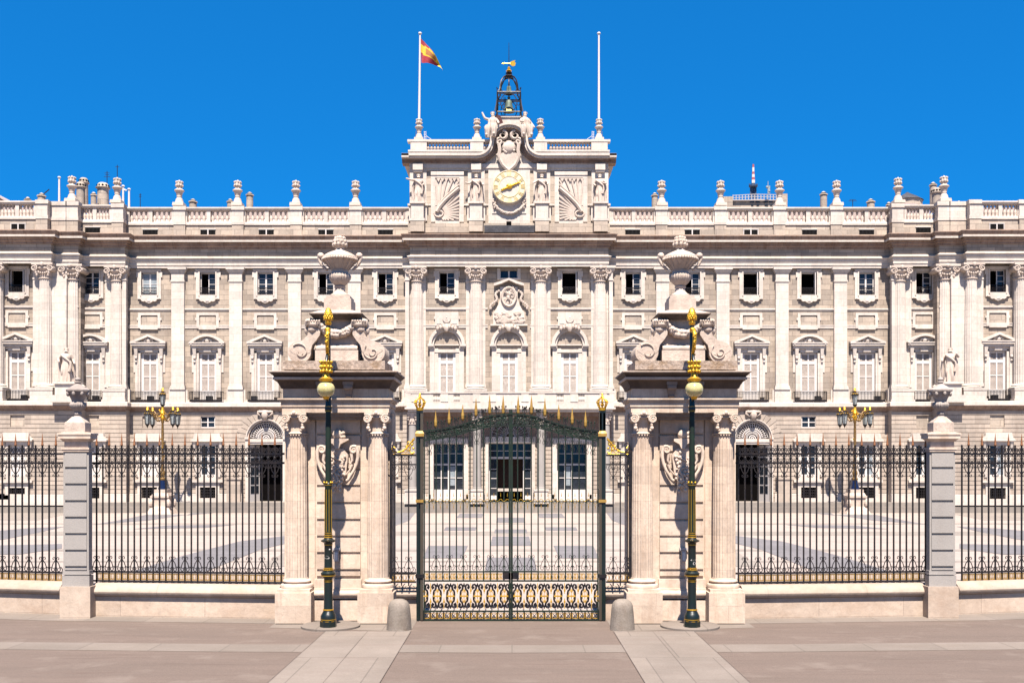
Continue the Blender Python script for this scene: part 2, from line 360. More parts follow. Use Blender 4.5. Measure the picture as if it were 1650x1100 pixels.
def wallgrid(mb, a, b, t, u, Yf, Yb, holes, groove=None, gw=0.05, gd=0.07, zref=91.2):
    """boxes filling px a..b, py t..u at plane Yf, leaving holes; groove = spacing in m of horizontal joints"""
    x0, x1, z0, z1 = WX(a,Yf), WX(b,Yf), WZ(u,zref), WZ(t,zref)
    H = [(WX(h[0],Yf), WX(h[1],Yf), WZ(h[3],zref), WZ(h[2],zref)) for h in holes]
    zs = {z0, z1}
    for h in H:
        for z in (h[2], h[3]):
            if z0 < z < z1: zs.add(z)
    gz = []
    if groove:
        k = math.ceil(z0/groove)
        while k*groove < z1:
            if k*groove-gw/2 > z0 and k*groove+gw/2 < z1:
                gz.append((k*groove-gw/2, k*groove+gw/2)); zs.add(k*groove-gw/2); zs.add(k*groove+gw/2)
            k += 1
    zs = sorted(zs)
    for i in range(len(zs)-1):
        za, zb = zs[i], zs[i+1]
        if zb-za < 1e-5: continue
        zm = (za+zb)/2; y = Yf
        for g in gz:
            if g[0] <= zm <= g[1]: y = Yf+gd
        cuts = sorted([(max(h[0],x0), min(h[1],x1)) for h in H if h[2] < zm < h[3] and h[1] > x0 and h[0] < x1])
        cur = x0
        for c in cuts:
            if c[0] > cur+1e-5: mb.box(cur, c[0], y, Yb, za, zb)
            cur = max(cur, c[1])
        if cur < x1-1e-5: mb.box(cur, x1, y, Yb, za, zb)
# ================================================================ GROUND
SL = 0.0139
def courtY(py): return (CAMH-25*SL)/((py-748)/1650.0-SL)
def courtZ(Y): return -SL*max(0, Y-25)
def struct(o, kind='structure'): o['kind'] = kind; return o
def fY(x):   # front line of the fence wall (recedes towards the sides)
    ax = abs(x); return 22.0 if ax < 4.9 else 22.0+(ax-4.9)*(0.085 if ax < 10 else 0.2) - (0 if ax < 10 else 5.1*0.115)
XS = [-400,-18,-14,-10,-7,-4.9,4.9,7,10,14,18,400]
g = MB(); c_ = MB(); Yf_ = 89.1
for x0,x1 in zip(XS, XS[1:]):
    y0, y1 = min(24.5, fY(x0)+0.2), min(24.5, fY(x1)+0.2)
    g.add([(x0,-200,-0.02),(x1,-200,-0.02),(x1,y1,-0.02),(x0,y0,-0.02)], [(0,1,2,3)])
    c_.add([(x0,y0,-0.02),(x1,y1,-0.02),(x1,25,-0.004),(x0,25,-0.004)], [(0,1,2,3)])
struct(g.build('road', M['road'], smooth=0))
c_.add([(-400,25,-0.004),(400,25,-0.004),(400,Yf_,courtZ(Yf_)),(-400,Yf_,courtZ(Yf_)),(400,600,courtZ(Yf_)),(-400,600,courtZ(Yf_))],[(0,1,2,3),(3,2,4,5)])
struct(c_.build('courtyard_ground', M['court'], smooth=0))
# light stone strips and crossing slabs of the road
def sheet(pts, z): 
    return [(x,y,z) for x,y in pts]
g = MB(); z = -0.016
xs = [4.95,7,10,14,18]
for i in range(len(xs)-1):
    for sg in (-1,1):
        a, b = sorted((sg*xs[i], sg*xs[i+1]))
        g.add([(a,fY(a)-0.62,z),(b,fY(b)-0.62,z),(b,fY(b)+0.5,z),(a,fY(a)+0.5,z)], [(0,1,2,3)])
g.add([(-4.95,20.85,z),(-2.02,20.35,z),(-2.02,22.4,z),(-4.95,22.4,z)],[(0,1,2,3)])
g.add([(2.02,20.35,z),(4.95,20.85,z),(4.95,22.4,z),(2.02,22.4,z)],[(0,1,2,3)])
struct(g.build('pavement', M['kerb'], smooth=0))
g = MB(); z = -0.012
for i,(x0,x1) in enumerate(((-3.71,-2.01),(2.02,3.62))):
    g.add([(x0,-30,z),(x1,-30,z),(x1,20.37,z),(x0,20.37,z)],[(0,1,2,3)])
struct(g.build('crossing_path', M['slab'], smooth=0))
g = MB(); z = -0.016
seg = [(-60,20.6),(-30,19.75),(-15,19.1),(-5,18.55),(0,18.45),(5,18.55),(15,19.1),(30,19.75),(60,20.6)]
for (xa,ya),(xb,yb) in zip(seg, seg[1:]): g.add([(xa,ya-0.38,z),(xb,yb-0.38,z),(xb,yb+0.38,z),(xa,ya+0.38,z)],[(0,1,2,3)])
struct(g.build('gutter_strip', M['kerb'], smooth=0))
# dark joints beside the slabs
g = MB(); z = -0.0085
for x0 in (-3.71,-2.01,-2.87,2.02,3.62,2.80):
    w = 0.006 if abs(x0) in (2.87,2.80) else 0.012
    g.add([(x0-w/2,-30,z),(x0+w/2,-30,z),(x0+w/2,20.37,z),(x0-w/2,20.37,z)],[(0,1,2,3)])
struct(g.build('paving_joint', M['joint'], smooth=0))
# rounded kerb slabs under the two lamps
for cx in (-3.71, 3.64):
    g = MB(); g.lathe([(0.60,-0.02),(0.60,0.02),(0.585,0.03),(0.01,0.03)], cx, 20.95, 40); struct(g.build('kerb', M['kerb']))
# courtyard pattern, laid out in metres from measured corners
def cp(px, py): Y = courtY(py); return ((px-825)*Y/1650.0, Y)
def patch(mb, pts, z):
    q = [cp(*p) for p in pts]; mb.add([(x,y,courtZ(y)+z) for x,y in q], [tuple(range(len(q)))])
g = MB()
def band(t, u, lo=-100, hi=1750): patch(g, [(lo,u),(hi,u),(hi,t),(lo,t)], 0.004)
for t,u in ((842.5,844.5),(856,862),(884.5,887.5)): band(t,u)
patch(g, [(-60,905),(1710,905),(1710,903),(-60,903)], 0.004)
# buff squares at the sides
for s in (-1,1):
    f = lambda x: x if s < 0 else 1646-x
    def pt(L): 
        L = [(f(x),y) for x,y in L]; return L if s < 0 else L[::-1]
    patch(g, pt([(420,912),(627,912),(627,865),(500,865)]), 0.006)
    patch(g, pt([(-80,838),(60,838),(140,822),(-80,822)]), 0.006)
struct(g.build('courtyard_buff_paving', M['courtmid'], smooth=0))
g = MB()
for s in (-1,1):
    f = lambda x: x if s < 0 else 1646-x
    def pt(L):
        L = [(f(x),y) for x,y in L]; return L if s < 0 else L[::-1]
    # long diagonal grey bands
    patch(g, pt([(210,921),(330,921),(420,885),(500,866),(500,858),(385,872),(295,895)]), 0.010)
    patch(g, pt([(150,845),(240,838),(300,829),(235,829),(190,838)]), 0.010)
    patch(g, pt([(-80,893),(30,893),(100,883),(100,876),(-80,880)]), 0.010)
    patch(g, pt([(-80,880),(10,868),(60,858),(105,848),(40,851),(-80,862)]), 0.010)
    patch(g, pt([(215,852),(330,850),(380,845),(270,846)]), 0.010)
    patch(g, pt([(0,826),(90,822),(120,817),(40,819)]), 0.010)
    patch(g, pt([(628,850),(660,838),(672,822),(628,822)]), 0.010)
    # squares of the axial path
    patch(g, pt([(681,899),(745,899),(754,879),(690,879)]), 0.010)
    patch(g, pt([(735,834),(777,834),(779,827),(741,827)]), 0.010)
    patch(g, pt([(715,854.5),(766,854.5),(768,849),(718,849)]), 0.010)
    patch(g, pt([(300,830),(345,826),(350,821),(312,824)]), 0.010)
cxp = 823
for t,u,hw0,hw1 in ((898,919.5,38,42),(864,878.8,29.5,33),(852.5,858.5,25.5,27),(833.5,841.5,22,23.5),(822,826,18.5,19.5)):
    patch(g, [(cxp-hw1,u),(cxp+hw1,u),(cxp+hw0,t),(cxp-hw0,t)], 0.010)
struct(g.build('courtyard_grey_paving', M['courtdark'], smooth=0))
# raised walk with two steps along the palace front
g = MB(); g.box(-80,80,88.4,108,-1.2,-0.35); g.box(-80,80,88.9,108,-1.2,0.0)
struct(g.build('palace_steps', M['courtmid'], smooth=0))

# ================================================================ PALACE
PX0 = WX(820, 90.5)
palace = empty('palace', (PX0, 92, 0), 'long pale stone royal palace with clock pavilion, giant columns and balustraded roof behind the railings', 'palace')
Yw, Yw2, Ya, Ym, Yc = 88.7, 89.3, 90.0, 90.9, 90.15      # frieze planes: wing, wing corner, corner bay, main, centre
def zz(py): return WZ(py, 91.1)
def plan(off=0):
    return None
Lh = [(-60, Yw), (WX(82,Yw), Yw), (WX(82,Yw), Yw2), (WX(126,Yw2), Yw2), (WX(126,Yw2), Ya), (WX(201,Ya), Ya), (WX(201,Ya), Ym), (WX(661,Yc), Ym), (WX(661,Yc), Yc)]
Lr = [(WX(980,Yc), Yc), (WX(980,Yc), Ym), (WX(1440,Ya), Ym), (WX(1440,Ya), Ya), (WX(1514,Yw2), Ya), (WX(1514,Yw2), Yw2), (WX(1558,Yw), Yw2), (WX(1558,Yw), Yw), (60, Yw)]
full = Lh+Lr
def entab(name, mat, prof, path=full):
    prof = [(d, CAMH+(z-CAMH)*(90.9-d)/91.1) for d,z in prof]
    mb = MB(True); sweep(mb, prof, path); return mb.build(name, M[mat], palace, smooth=0)
entab('entablature', 'trim', [(-0.5,zz(432)),(0.0,zz(432)),(0.0,zz(428)),(0.06,zz(427.5)),(0.06,zz(422)),(0.12,zz(421.5)),(0.14,zz(418)),(0.26,zz(416)),(0.26,zz(415)),(0.02,zz(414))])
entab('frieze', 'wall', [(0.02,zz(414.2)),(0.02,zz(400.6))])
entab('cornice', 'stain_and_shade', [(0.0,zz(401.5)),(0.14,zz(401)),(0.16,zz(398)),(0.30,zz(396)),(0.30,zz(394)),(0.40,zz(392.5)),(0.42,zz(389.8)),(0.6,zz(389.8))])
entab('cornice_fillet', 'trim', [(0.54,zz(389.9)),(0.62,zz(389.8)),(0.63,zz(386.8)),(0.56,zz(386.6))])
entab('gutter', 'stain_and_shade', [(0.56,zz(386.8)),(0.60,zz(386.7)),(0.66,zz(384)),(0.74,zz(381)),(0.76,zz(379.6)),(0.70,zz(379.4)),(-0.8,zz(378.4))])
# attic band and balustrade, left and right of the clock pavilion
for path in (Lh[:-1], Lr[1:]):
    q = list(path)
    mb = MB(True); sweep(mb, [(-0.45,zz(380.5)),(-0.45,zz(361.5)),(-1.2,zz(361.5))], q); mb.build('attic_wall', M['attic'], palace, smooth=0)
    mb = MB(True); sweep(mb, [(-0.5,zz(361.8)),(-0.36,zz(361.8)),(-0.36,zz(359)),(-0.42,zz(357.2)),(-1.1,zz(357.2))], q)
    sweep(mb, [(-0.62,zz(338.3)),(-0.40,zz(338.2)),(-0.36,zz(336.5)),(-0.30,zz(335.4)),(-0.30,zz(333.4)),(-0.40,zz(332.8)),(-0.95,zz(332.8)),(-0.95,zz(338.3)),(-0.62,zz(338.3))], q)
    mb.build('balustrade_rail', M['trim'], palace, smooth=0)
# sections: (px0, px1, plane)
def plane_at(px):
    d = abs(px-820)
    if d > 738: return Yw
    if d > 694: return Yw2
    if d > 620: return Ya
    if d > 160: return Ym
    return Yc
DIES = [-12, 67, 116, 189, 289, 383, 477, 573, 1066, 1161, 1256, 1348, 1447, 1521, 1572, 1652]
bal_prof = [(0.055,0),(0.085,0.02),(0.085,0.08),(0.06,0.12),(0.105,0.30),(0.09,0.45),(0.05,0.62),(0.045,0.74),(0.085,0.80),(0.06,0.84),(0.085,0.90),(0.085,1.0)]
def balusters(mb, x0, x1, y, z0, z1, n):
    for i in range(n):
        x = x0+(x1-x0)*(i+0.5)/n
        mb.lathe([(r*1.55, z0+(z1-z0)*h) for r,h in bal_prof], x, y, 7, caps=False)
mb_b = MB(True); mb_d = MB(True); mb_a = MB(True)
def solid(pxa, pxb, Y, extra=0.0):
    yf = Y+0.40-extra
    mb_d.zbox(pxa, pxb, 338.0, 357.4, yf, Y+0.95)
    mb_d.zbox(pxa-1.2, pxb+1.2, 332.4, 338.4, yf-0.09, Y+1.0)
    mb_d.zbox(pxa-0.8, pxb+0.8, 357.0, 362.0, yf-0.05, Y+1.0)
    mb_a.zbox(pxa, pxb, 361.8, 380.5, yf, Y+1.0)
for i,px in enumerate(DIES):
    Y = plane_at(px)
    w = 9.3
    solid(px-w, px+w, Y, 0.12)
for a,b in ((82,106),(1531,1558)): solid(a, b, Yw2 if 0 else Yw2, 0.12)
for a,b in ((200,205),(655,661),(979,985),(1435,1441)): mb_d.zbox(a, b, 338, 357.4, Ym+0.42, Ym+0.9)
spans = [(-3,58,Yw),(125,180,Ya),(205,280,Ym),(298,374,Ym),(392,468,Ym),(486,564,Ym),(582,656,Ym),
         (985,1057,Ym),(1075,1152,Ym),(1170,1247,Ym),(1265,1339,Ym),(1357,1436,Ym),(1457,1512,Ya),(1581,1643,Yw)]
for a,b,Y in spans:
    c = (a+b)/2; yb = Y+0.66
    mb_d.zbox(c-3, c+3, 338, 357.4, Y+0.45, Y+0.88)
    mb_d.zbox(a, a+3.5, 338, 357.4, Y+0.45, Y+0.88); mb_d.zbox(b-3.5, b, 338, 357.4, Y+0.45, Y+0.88)
    for s,e in ((a+4,c-3.3),(c+3.3,b-4)):
        balusters(mb_b, WX(s,yb), WX(e,yb), yb, zz(357.5), zz(338), 4)
mb_b.build('balusters', M['ornament'], palace, smooth=60)
mb_d.build('balustrade_piers', M['trim'], palace, smooth=0)
mb_a.build('attic_piers', M['attic'], palace, smooth=0)
# roof behind the balustrade
mb = MB(True); zr = zz(355)
for a_,b_ in ((-60,WX(120,Yw)),(WX(1520,Yw),60)): mb.add([(a_,Yw+1.2,zr-1),(b_,Yw+1.2,zr-1),(b_,Yw+6,zr+0.8),(a_,Yw+6,zr+0.8)],[(0,1,2,3)])
mb.add([(-60,Yw+6,zr+0.8),(60,Yw+6,zr+0.8),(60,110,zr+0.8),(-60,110,zr+0.8)],[(0,1,2,3)])
mb.add([(WX(130,Ym),Ym+1.0,zr-1.2),(WX(1510,Ym),Ym+1.0,zr-1.2),(WX(1510,Ym),Ym+3.6,zr+0.95),(WX(130,Ym),Ym+3.6,zr+0.95)],[(0,1,2,3)])
mb.build('roof', M['roof'], palace, smooth=0)
mb = MB(True)
for a,b,y in ((-60,WX(120,Yw),Yw+1.9),(WX(124,Ya),WX(657,Ym),Ym+1.5),(WX(984,Ym),WX(1516,Ya),Ym+1.5),(WX(1520,Yw),60,Yw+1.9)): mb.box(a,b,y,y+0.25,WZ(352,y),WZ(334.6,y))
mb.build('terrace_wall', M['roof'], palace, smooth=0)
ATW = [(-69,Yw),(29,Yw),(149,Ya),(242,Ym),(335,Ym),(429,Ym),(525,Ym),(621,Ym),(1019.5,Ym),(1115.5,Ym),(1210,Ym),(1304.5,Ym),(1396.5,Ym),(1488,Ya),(1606.5,Yw),(1704,Yw)]
for c,Y in ATW:
    yf = Y+0.44; w = MB(True); w.zbox(c-12,c+12,369.8,380.6,yf-0.012,yf+0.2,91.3); o = w.build('attic_window', M['black'], palace, smooth=0)
    w = MB(True); w.zbox(c-12.6,c+12.6,368.8,369.9,yf-0.05,yf+0.2,91.3)
    if c in (29,335,429,525,1115.5,1210,1606.5,1704):
        w.zbox(c-0.9,c+0.9,370,380,yf-0.04,yf+0.1,91.3)
        if c in (29,1606.5,1210,-69): w.zbox(c-12,c-11,370,380,yf-0.04,yf+0.1,91.3); w.zbox(c+11,c+12,370,380,yf-0.04,yf+0.1,91.3)
    w.build('window_frame', M['white'], o, smooth=0, split=False)
    w = MB(True)
    for k in range(11): w.zbox(c-11.4+k*2.2,c-11.1+k*2.2,370,380,yf-0.03,yf+0.05,91.3)
    w.build('window_bars', M['ac'], o, smooth=0, split=False)
# dark core (rooms)
mb = MB(True); mb.box(-60,60,92.6,110,-0.5,zr-1.3); mb.box(-60,WX(120,Yw2),90.9,93,-0.5,zr-1.3); mb.box(WX(1520,Yw2),60,90.9,93,-0.5,zr-1.3)
mb.build('rooms_behind', M['interior'], palace, smooth=0)

# ---------------- upper wall
SEC = [(-260,126.5,Yw2+0.45,[28,-69,-166]),(126,204,Ya+0.75,[148]),(200,660,Ym+0.3,[241,335,428,525,621]),(655,986,Yc+0.7,[720,820,918]),
       (980,1440,Ym+0.3,[1020,1115,1210,1303,1396]),(1436,1514,Ya+0.75,[1488]),(1513.5,1900,Yw2+0.45,[1607,1704,1801])]
mbw = MB(True); mbg = MB(True)
for a,b,Y,cs in SEC:
    k = Y/91.2
    def py_(p): return 748+(p-748)*1.0
    holes = []
    for c in cs:
        if c == 820: holes.append((c-14,c+14,437,449.5)); holes.append((c-15,c+15,566,640)); continue
        holes.append((c-12.6,c+12.6,439.5,475.5)); holes.append((c-14,c+14,568,648.5))
    wallgrid(mbw, a, b, 378, 655, Y, Y+1.2, holes)
mbw.build('upper_wall', M['wall'], palace, smooth=0)
# returns of the wings
mb = MB(True)
mb.box(WX(126.4,Yw2)-0.9, WX(126.4,Yw2), Yw2+0.45, 93, 0, zz(380)); mb.box(WX(1513.6,Yw2), WX(1513.6,Yw2)+0.9, Yw2+0.45, 93, 0, zz(380))
mb.build('wing_side_wall', M['wall'], palace, smooth=0)
# string courses
mb = MB(True)
for a,b,Y,cs in SEC:
    if a == 655:
        segs = [(a,786),(854,b)]
    else: segs = [(a,b)]
    for s,e in segs:
        mb.zbox(s,e,496.8,499.2,Y-0.10,Y+0.1); mb.zbox(s,e,499.2,501,Y-0.05,Y+0.1)
        mb.zbox(s,e,524.8,529,Y-0.07,Y+0.1); mb.zbox(s,e,523.8,525.4,Y-0.10,Y+0.1)
    mb.zbox(a,b,644,650,Y-0.12,Y+0.1)
mb.build('string_courses', M['trim'], palace, smooth=0)

def local(Y, c):                      # origin of a bay prototype at plane Y
    return (WX(c,Y)-PX0, Y-92, 0)
YL = 91.2                              # prototypes are measured on this plane
def U(px): return px*YL/1650.0         # px width to metres
def Z(py): return WZ(py, YL)
protos = {}
# ---- top floor window: moulded frame, scalloped apron, sash, panes, grille
def top_window():
    w = MB()
    for s in (-1,1):
        w.box(*sorted((s*U(12.6), s*U(19))), -0.10, 0.05, Z(482), Z(435.5))
        w.box(*sorted((s*U(12.6), s*U(14.6))), -0.15, 0.05, Z(477), Z(438))
        w.box(*sorted((s*U(18.2), s*U(21.0))), -0.12, 0.05, Z(447), Z(438))
    w.box(-U(12.6), U(12.6), -0.10, 0.05, Z(439.5), Z(435.5)); w.box(-U(12.6), U(12.6), -0.14, 0.05, Z(482), Z(475.5))
    w.box(-U(20), U(20), -0.2, 0.05, Z(436.2), Z(434.4))
    ap = [(-U(17),Z(482)),(-U(13),Z(482.6)),(-U(12),Z(485)),(-U(9),Z(486.3)),(-U(7),Z(485.4)),(-U(4),Z(487.4)),(0,Z(489)),(U(4),Z(487.4)),(U(7),Z(485.4)),(U(9),Z(486.3)),(U(12),Z(485)),(U(13),Z(482.6)),(U(17),Z(482)),(U(17),Z(481)),(-U(17),Z(481))]
    w.prism(ap[::-1], -0.22, 0.03); w.ball((0,-0.2,Z(485)),(0.2,0.08,0.15))
    o = w.build('window', M['trim'], None, smooth=0)
    return o
def sash(parent, kind, w=12.6, t=439.5, u=475.5, rows=3):
    s = MB(); y = 0.22; f = 0.07
    def fr(x0,x1,z0,z1,d=0.0): s.box(x0,x1,y-0.04+d,y+0.04+d,z0,z1)
    X0,X1,Z0,Z1 = -U(w),U(w),Z(u),Z(t)
    fr(X0,X0+f,Z0,Z1); fr(X1-f,X1,Z0,Z1); fr(X0,X1,Z1-f,Z1); fr(X0,X1,Z0,Z0+f+0.05)
    halves = [(X0,0),(0,X1)]
    shut = {'closed':[0,1],'curtain':[0,1],'left':[1],'right':[0],'open':[]}[kind]
    fr(-f*0.7, f*0.7, Z0, Z1) if len(shut) == 2 else None
    for h in shut:
        a,b = halves[h]; fr(a,a+f,Z0,Z1,0.01) ; fr(b-f,b,Z0,Z1,0.01)
        for r in range(1,rows+1): zr_ = Z0+(Z1-Z0)*r/(rows+1); fr(a,b,zr_-0.02,zr_+0.02,0.012)
        if kind in ('curtain',): pass
    if kind == 'open':
        s.box(X1-0.16,X1-0.1,y-0.35,y+0.02,Z0,Z1)
    sb = s.build('sash', M['white'], parent, smooth=0)
    p = MB()
    for h in shut: a,b = halves[h]; p.add([(a,y,Z0),(b,y,Z0),(b,y,Z1),(a,y,Z1)],[(0,1,2,3)])
    if shut: p.build('pane', M['curtain'] if kind == 'curtain' else M['glass'], parent, smooth=0)
    if len(shut) < 2:
        p = MB()
        for h in (0,1):
            if h not in shut: a,b = halves[h]; p.add([(a,y+0.5,Z0),(b,y+0.5,Z0),(b,y+0.5,Z1),(a,y+0.5,Z1)],[(0,1,2,3)])
        p.build('dark_room', M['black'], parent, smooth=0)
def grille(parent):
    gmb = MB(); y = -0.04; z0, z1 = Z(475), Z(464)
    gmb.box(-U(12.4),U(12.4),y-0.02,y+0.02,z1-0.03,z1+0.03); gmb.box(-U(12.4),U(12.4),y-0.02,y+0.02,z0,z0+0.04)
    for i in range(6):
        x = -U(12)+U(24)*(i+0.5)/6; c = (x,y,(z0+z1)/2)
        gmb.tube([(x+0.1*math.cos(a),y,(z0+z1)/2+0.2*math.sin(a)) for a in [k*math.pi/4 for k in range(9)]], 0.014, 3)
        gmb.tube([(x-0.11,y,z0),(x+0.11,y,z1)], 0.012, 3); gmb.tube([(x+0.11,y,z0),(x-0.11,y,z1)], 0.012, 3)
    gmb.build('window_grille', M['iron'], parent, smooth=0)
kinds_top = {-166:'closed',-69:'closed',28:'open',148:'closed',241:'curtain',335:'left',428:'closed',525:'left',621:'left',720:'left',918:'open',1020:'left',1115:'right',1210:'open',1303:'open',1396:'closed',1488:'left',1607:'left',1704:'closed',1801:'closed'}
kinds_top[1115] = 'left'
prot = {}
for a,b,Y,cs in SEC:
    for c in cs:
        if c == 820: continue
        k = kinds_top[c]
        if k not in prot:
            o = top_window(); sash(o, k); grille(o); o.parent = palace; prot[k] = o; o.location = local(Y,c)
        else: o = dup(prot[k], local(Y,c), parent=palace)
# ---- blank framed panel between the floors
p = MB()
for s in (-1,1): p.box(*sorted((s*U(13.5),s*U(18))),-0.11,0.05,Z(529),Z(504)); p.box(*sorted((s*U(17.5),s*U(19.8))),-0.09,0.05,Z(516),Z(512))
p.box(-U(13.5),U(13.5),-0.11,0.05,Z(508),Z(504)); p.box(-U(13.5),U(13.5),-0.11,0.05,Z(529),Z(524.8)); p.box(-U(14),U(14),-0.17,0.05,Z(531),Z(528.4))
panel = p.build('blind_panel', M['trim'], None, smooth=0)
q = MB(); q.box(-U(12),U(12),-0.035,0.05,Z(524),Z(510)); q.build('panel_field', M['attic'], panel, smooth=0)
first = True
for a,b,Y,cs in SEC:
    for c in cs:
        if a == 655: continue
        if first: panel.parent = palace; panel.location = local(Y,c); first = False
        else: dup(panel, local(Y,c), parent=palace)
# ---- piano nobile window
def noble(kind):
    w = MB()
    for s in (-1,1):
        w.box(*sorted((s*U(14),s*U(17.5))),-0.12,0.05,Z(640),Z(566))
        w.box(*sorted((s*U(17.5),s*U(22))),-0.20,0.05,Z(640),Z(579)); 
        # console
        w.frustum(s*U(20.3),-0.12,Z(581),Z(562),U(1.8),0.08,U(2.9),0.24); w.ball((s*U(20.3),-0.3,Z(577)),(U(2.2),0.1,0.13)); w.ball((s*U(20.3),-0.26,Z(583)),(U(2),0.08,0.1))
        w.box(*sorted((s*U(21),s*U(25.5))),-0.06,0.05,Z(600),Z(566))
    w.box(-U(17.5),U(17.5),-0.12,0.05,Z(568.2),Z(561)); w.box(-U(6),U(6),-0.22,0.05,Z(567),Z(561))
    w.box(-U(26),U(26),-0.30,0.05,Z(562),Z(557.5)); w.box(-U(27.5),U(27.5),-0.46,0.05,Z(557.5),Z(554)); w.box(-U(28.5),U(28.5),-0.52,0.05,Z(554),Z(552.3))
    o = w.build('window', M['trim'], palace, smooth=0)
    f = MB()
    if kind == 'tri':
        for s in (-1,1):
            pts = [(s*U(28.5),Z(552.3)),(s*U(28.5),Z(551)),(0,Z(539.5)),(0,Z(543.2)),(s*U(21),Z(552.3))]
            f.prism(pts if s < 0 else pts[::-1], -0.50, 0.05)
        f.add([(-U(24),-0.10,Z(552.3)),(U(24),-0.10,Z(552.3)),(0,-0.10,Z(542))],[(0,1,2)])
    else:
        n = 14; R0 = 37.0; cy_ = 552.3+ (R0-12.6)
        arc = lambda r: [(U(r*math.sin(t)), Z(cy_-r*math.cos(t))) for t in [(-1+2*i/n)*math.asin(28.5/R0) for i in range(n+1)]]
        o1 = arc(R0); i1 = [(x*0.86, z-U(3.2)) for x,z in o1]
        for i in range(n): f.prism([o1[i],i1[i],i1[i+1],o1[i+1]], -0.50, 0.05)
        f.add([(x,-0.10,z) for x,z in i1]+[(0,-0.10,Z(552.3))], [(i,len(i1),i+1) for i in range(n)])
    for k in range(9):
        t = k/8*math.pi; f.ball((U(6.5)*math.cos(t), -0.2, Z(550.3)+U(4.0)*math.sin(t)), (0.13,0.12,0.12), 6, 4)
    f.ball((0,-0.25,Z(549)),(0.2,0.16,0.24),8,5)
    f.build('pediment', M['trim'], o, smooth=0)
    s_ = MB(); y = 0.18; X = U(14); t = 568.4; u = 648.5
    s_.box(-X,-X+0.22,y-0.05,y+0.05,Z(u),Z(t)); s_.box(X-0.22,X,y-0.05,y+0.05,Z(u),Z(t)); s_.box(-0.06,0.06,y-0.05,y+0.05,Z(u),Z(t))
    for pa,pb in ((568.4,571),(582,586.5),(606,607.3),(629,632)): s_.box(-X,X,y-0.045,y+0.045,Z(pb),Z(pa))
    s_.box(-X,X,y-0.03,y+0.05,Z(u),Z(631))
    s_.build('door_frame', M['white'], o, smooth=0)
    sh = MB()
    sh.add([(-X,y+0.04,Z(u)),(X,y+0.04,Z(u)),(X,y+0.04,Z(t)),(-X,y+0.04,Z(t))],[(0,1,2,3)])
    for s in (-1,1):
        xa,xb = (-X+0.22,-0.06) if s < 0 else (0.06,X-0.22)
        for pa,pb in ((571,582),(586.5,606),(607.3,629)):
            k = int((pb-pa)/1.75)
            for i in range(k):
                z0 = Z(pb)+(Z(pa)-Z(pb))*i/k; h = (Z(pa)-Z(pb))/k
                sh.add([(xa,y-0.025,z0+0.01),(xb,y-0.025,z0+0.01),(xb,y+0.03,z0+h*0.9),(xa,y+0.03,z0+h*0.9)],[(0,1,2,3)])
    sh.build('shutter', M['shutter'], o, smooth=0)
    return o
def balcony(o, acs=()):
    r = MB(); y0 = -0.62; X = U(25.5); z0, z1 = Z(648.3), Z(631)
    r.box(-X,X,y0-0.025,y0+0.025,z1-0.05,z1); r.box(-X,X,y0-0.02,y0+0.02,z0+0.03,z0+0.10); r.box(-X,X,y0-0.015,y0+0.015,z0+0.2,z0+0.23); r.box(-X,X,y0-0.015,y0+0.015,z1-0.22,z1-0.19)
    for s in (-1,1): r.box(*sorted((s*X,s*X-s*0.04)),y0,0,z1-0.05,z1)
    n = 22
    for i in range(n+1):
        x = -X+2*X*i/n; t = 0.035 if i in (0,n) else 0.021; r.box(x-t,x+t,y0-t,y0+t,z0,z1)
        if i < n: r.ball((x+X/n,y0,z0+0.14),(0.05,0.03,0.07),4,3)
    r.build('balcony_railing', M['iron'], o, smooth=0)
    for ax in acs:
        a = MB(); a.box(U(ax-4.6),U(ax+4.6),-0.5,-0.1,Z(648.3),Z(638.2)); q = a.build('air_conditioner', M['ac'], o, smooth=0)
ped = {-166:'seg',-69:'seg',28:'tri',148:'seg',241:'tri',335:'seg',428:'tri',525:'seg',621:'tri',1020:'tri',1115:'seg',1210:'tri',1303:'seg',1396:'tri',1488:'seg',1607:'tri',1704:'seg',1801:'tri'}
acs = {28:(-19,14),148:(9,),241:(4,),335:(4,),428:(-17,),525:(5,),1210:(),1303:(13,),1396:(16,),1488:(12,),1607:(-7,17)}
ptypes = {}
for a,b,Y,cs in SEC:
    if a == 655: continue
    for c in cs:
        key = (ped[c], acs.get(c,()))
        if key not in ptypes:
            o = noble(key[0]); balcony(o, key[1]); ptypes[key] = o; o.location = local(Y,c)
        else: o = dup(ptypes[key], local(Y,c), parent=palace)
# ---- pilasters
def pilaster(w0=10.3, pf=0.30):
    p = MB(); p.box(-U(w0),U(w0),-pf,0.05,Z(622),Z(455)); p.box(-U(w0+1),U(w0+1),-0.36,0.05,Z(455),Z(452.5)); p.box(-U(w0),U(w0),-0.32,0.05,Z(452.5),Z(441))
    p.box(-U(w0+1.5),U(w0+1.5),-0.38,0.05,Z(441),Z(438.5)); p.box(-U(w0+3.2),U(w0+3.2),-0.46,0.05,Z(438.5),Z(435.6)); p.box(-U(w0+4.4),U(w0+4.4),-0.54,0.05,Z(435.6),Z(432))
    o = p.build('pilaster', M['trim'], palace, smooth=0)
    q = MB(); q.box(-U(w0+1.2),U(w0+1.2),-0.38,0.05,Z(624.5),Z(621.5)); q.box(-U(w0+2),U(w0+2),-0.44,0.05,Z(628),Z(624.5)); q.box(-U(w0+2),U(w0+2),-0.36,0.05,Z(648.5),Z(628)); q.box(-U(w0+5),U(w0+5),-0.15,0.05,Z(648.5),Z(628))
    q.build('pedestal', M['trim'], o, smooth=0)
    return o
pil = pilaster(); Yp = Ym+0.3
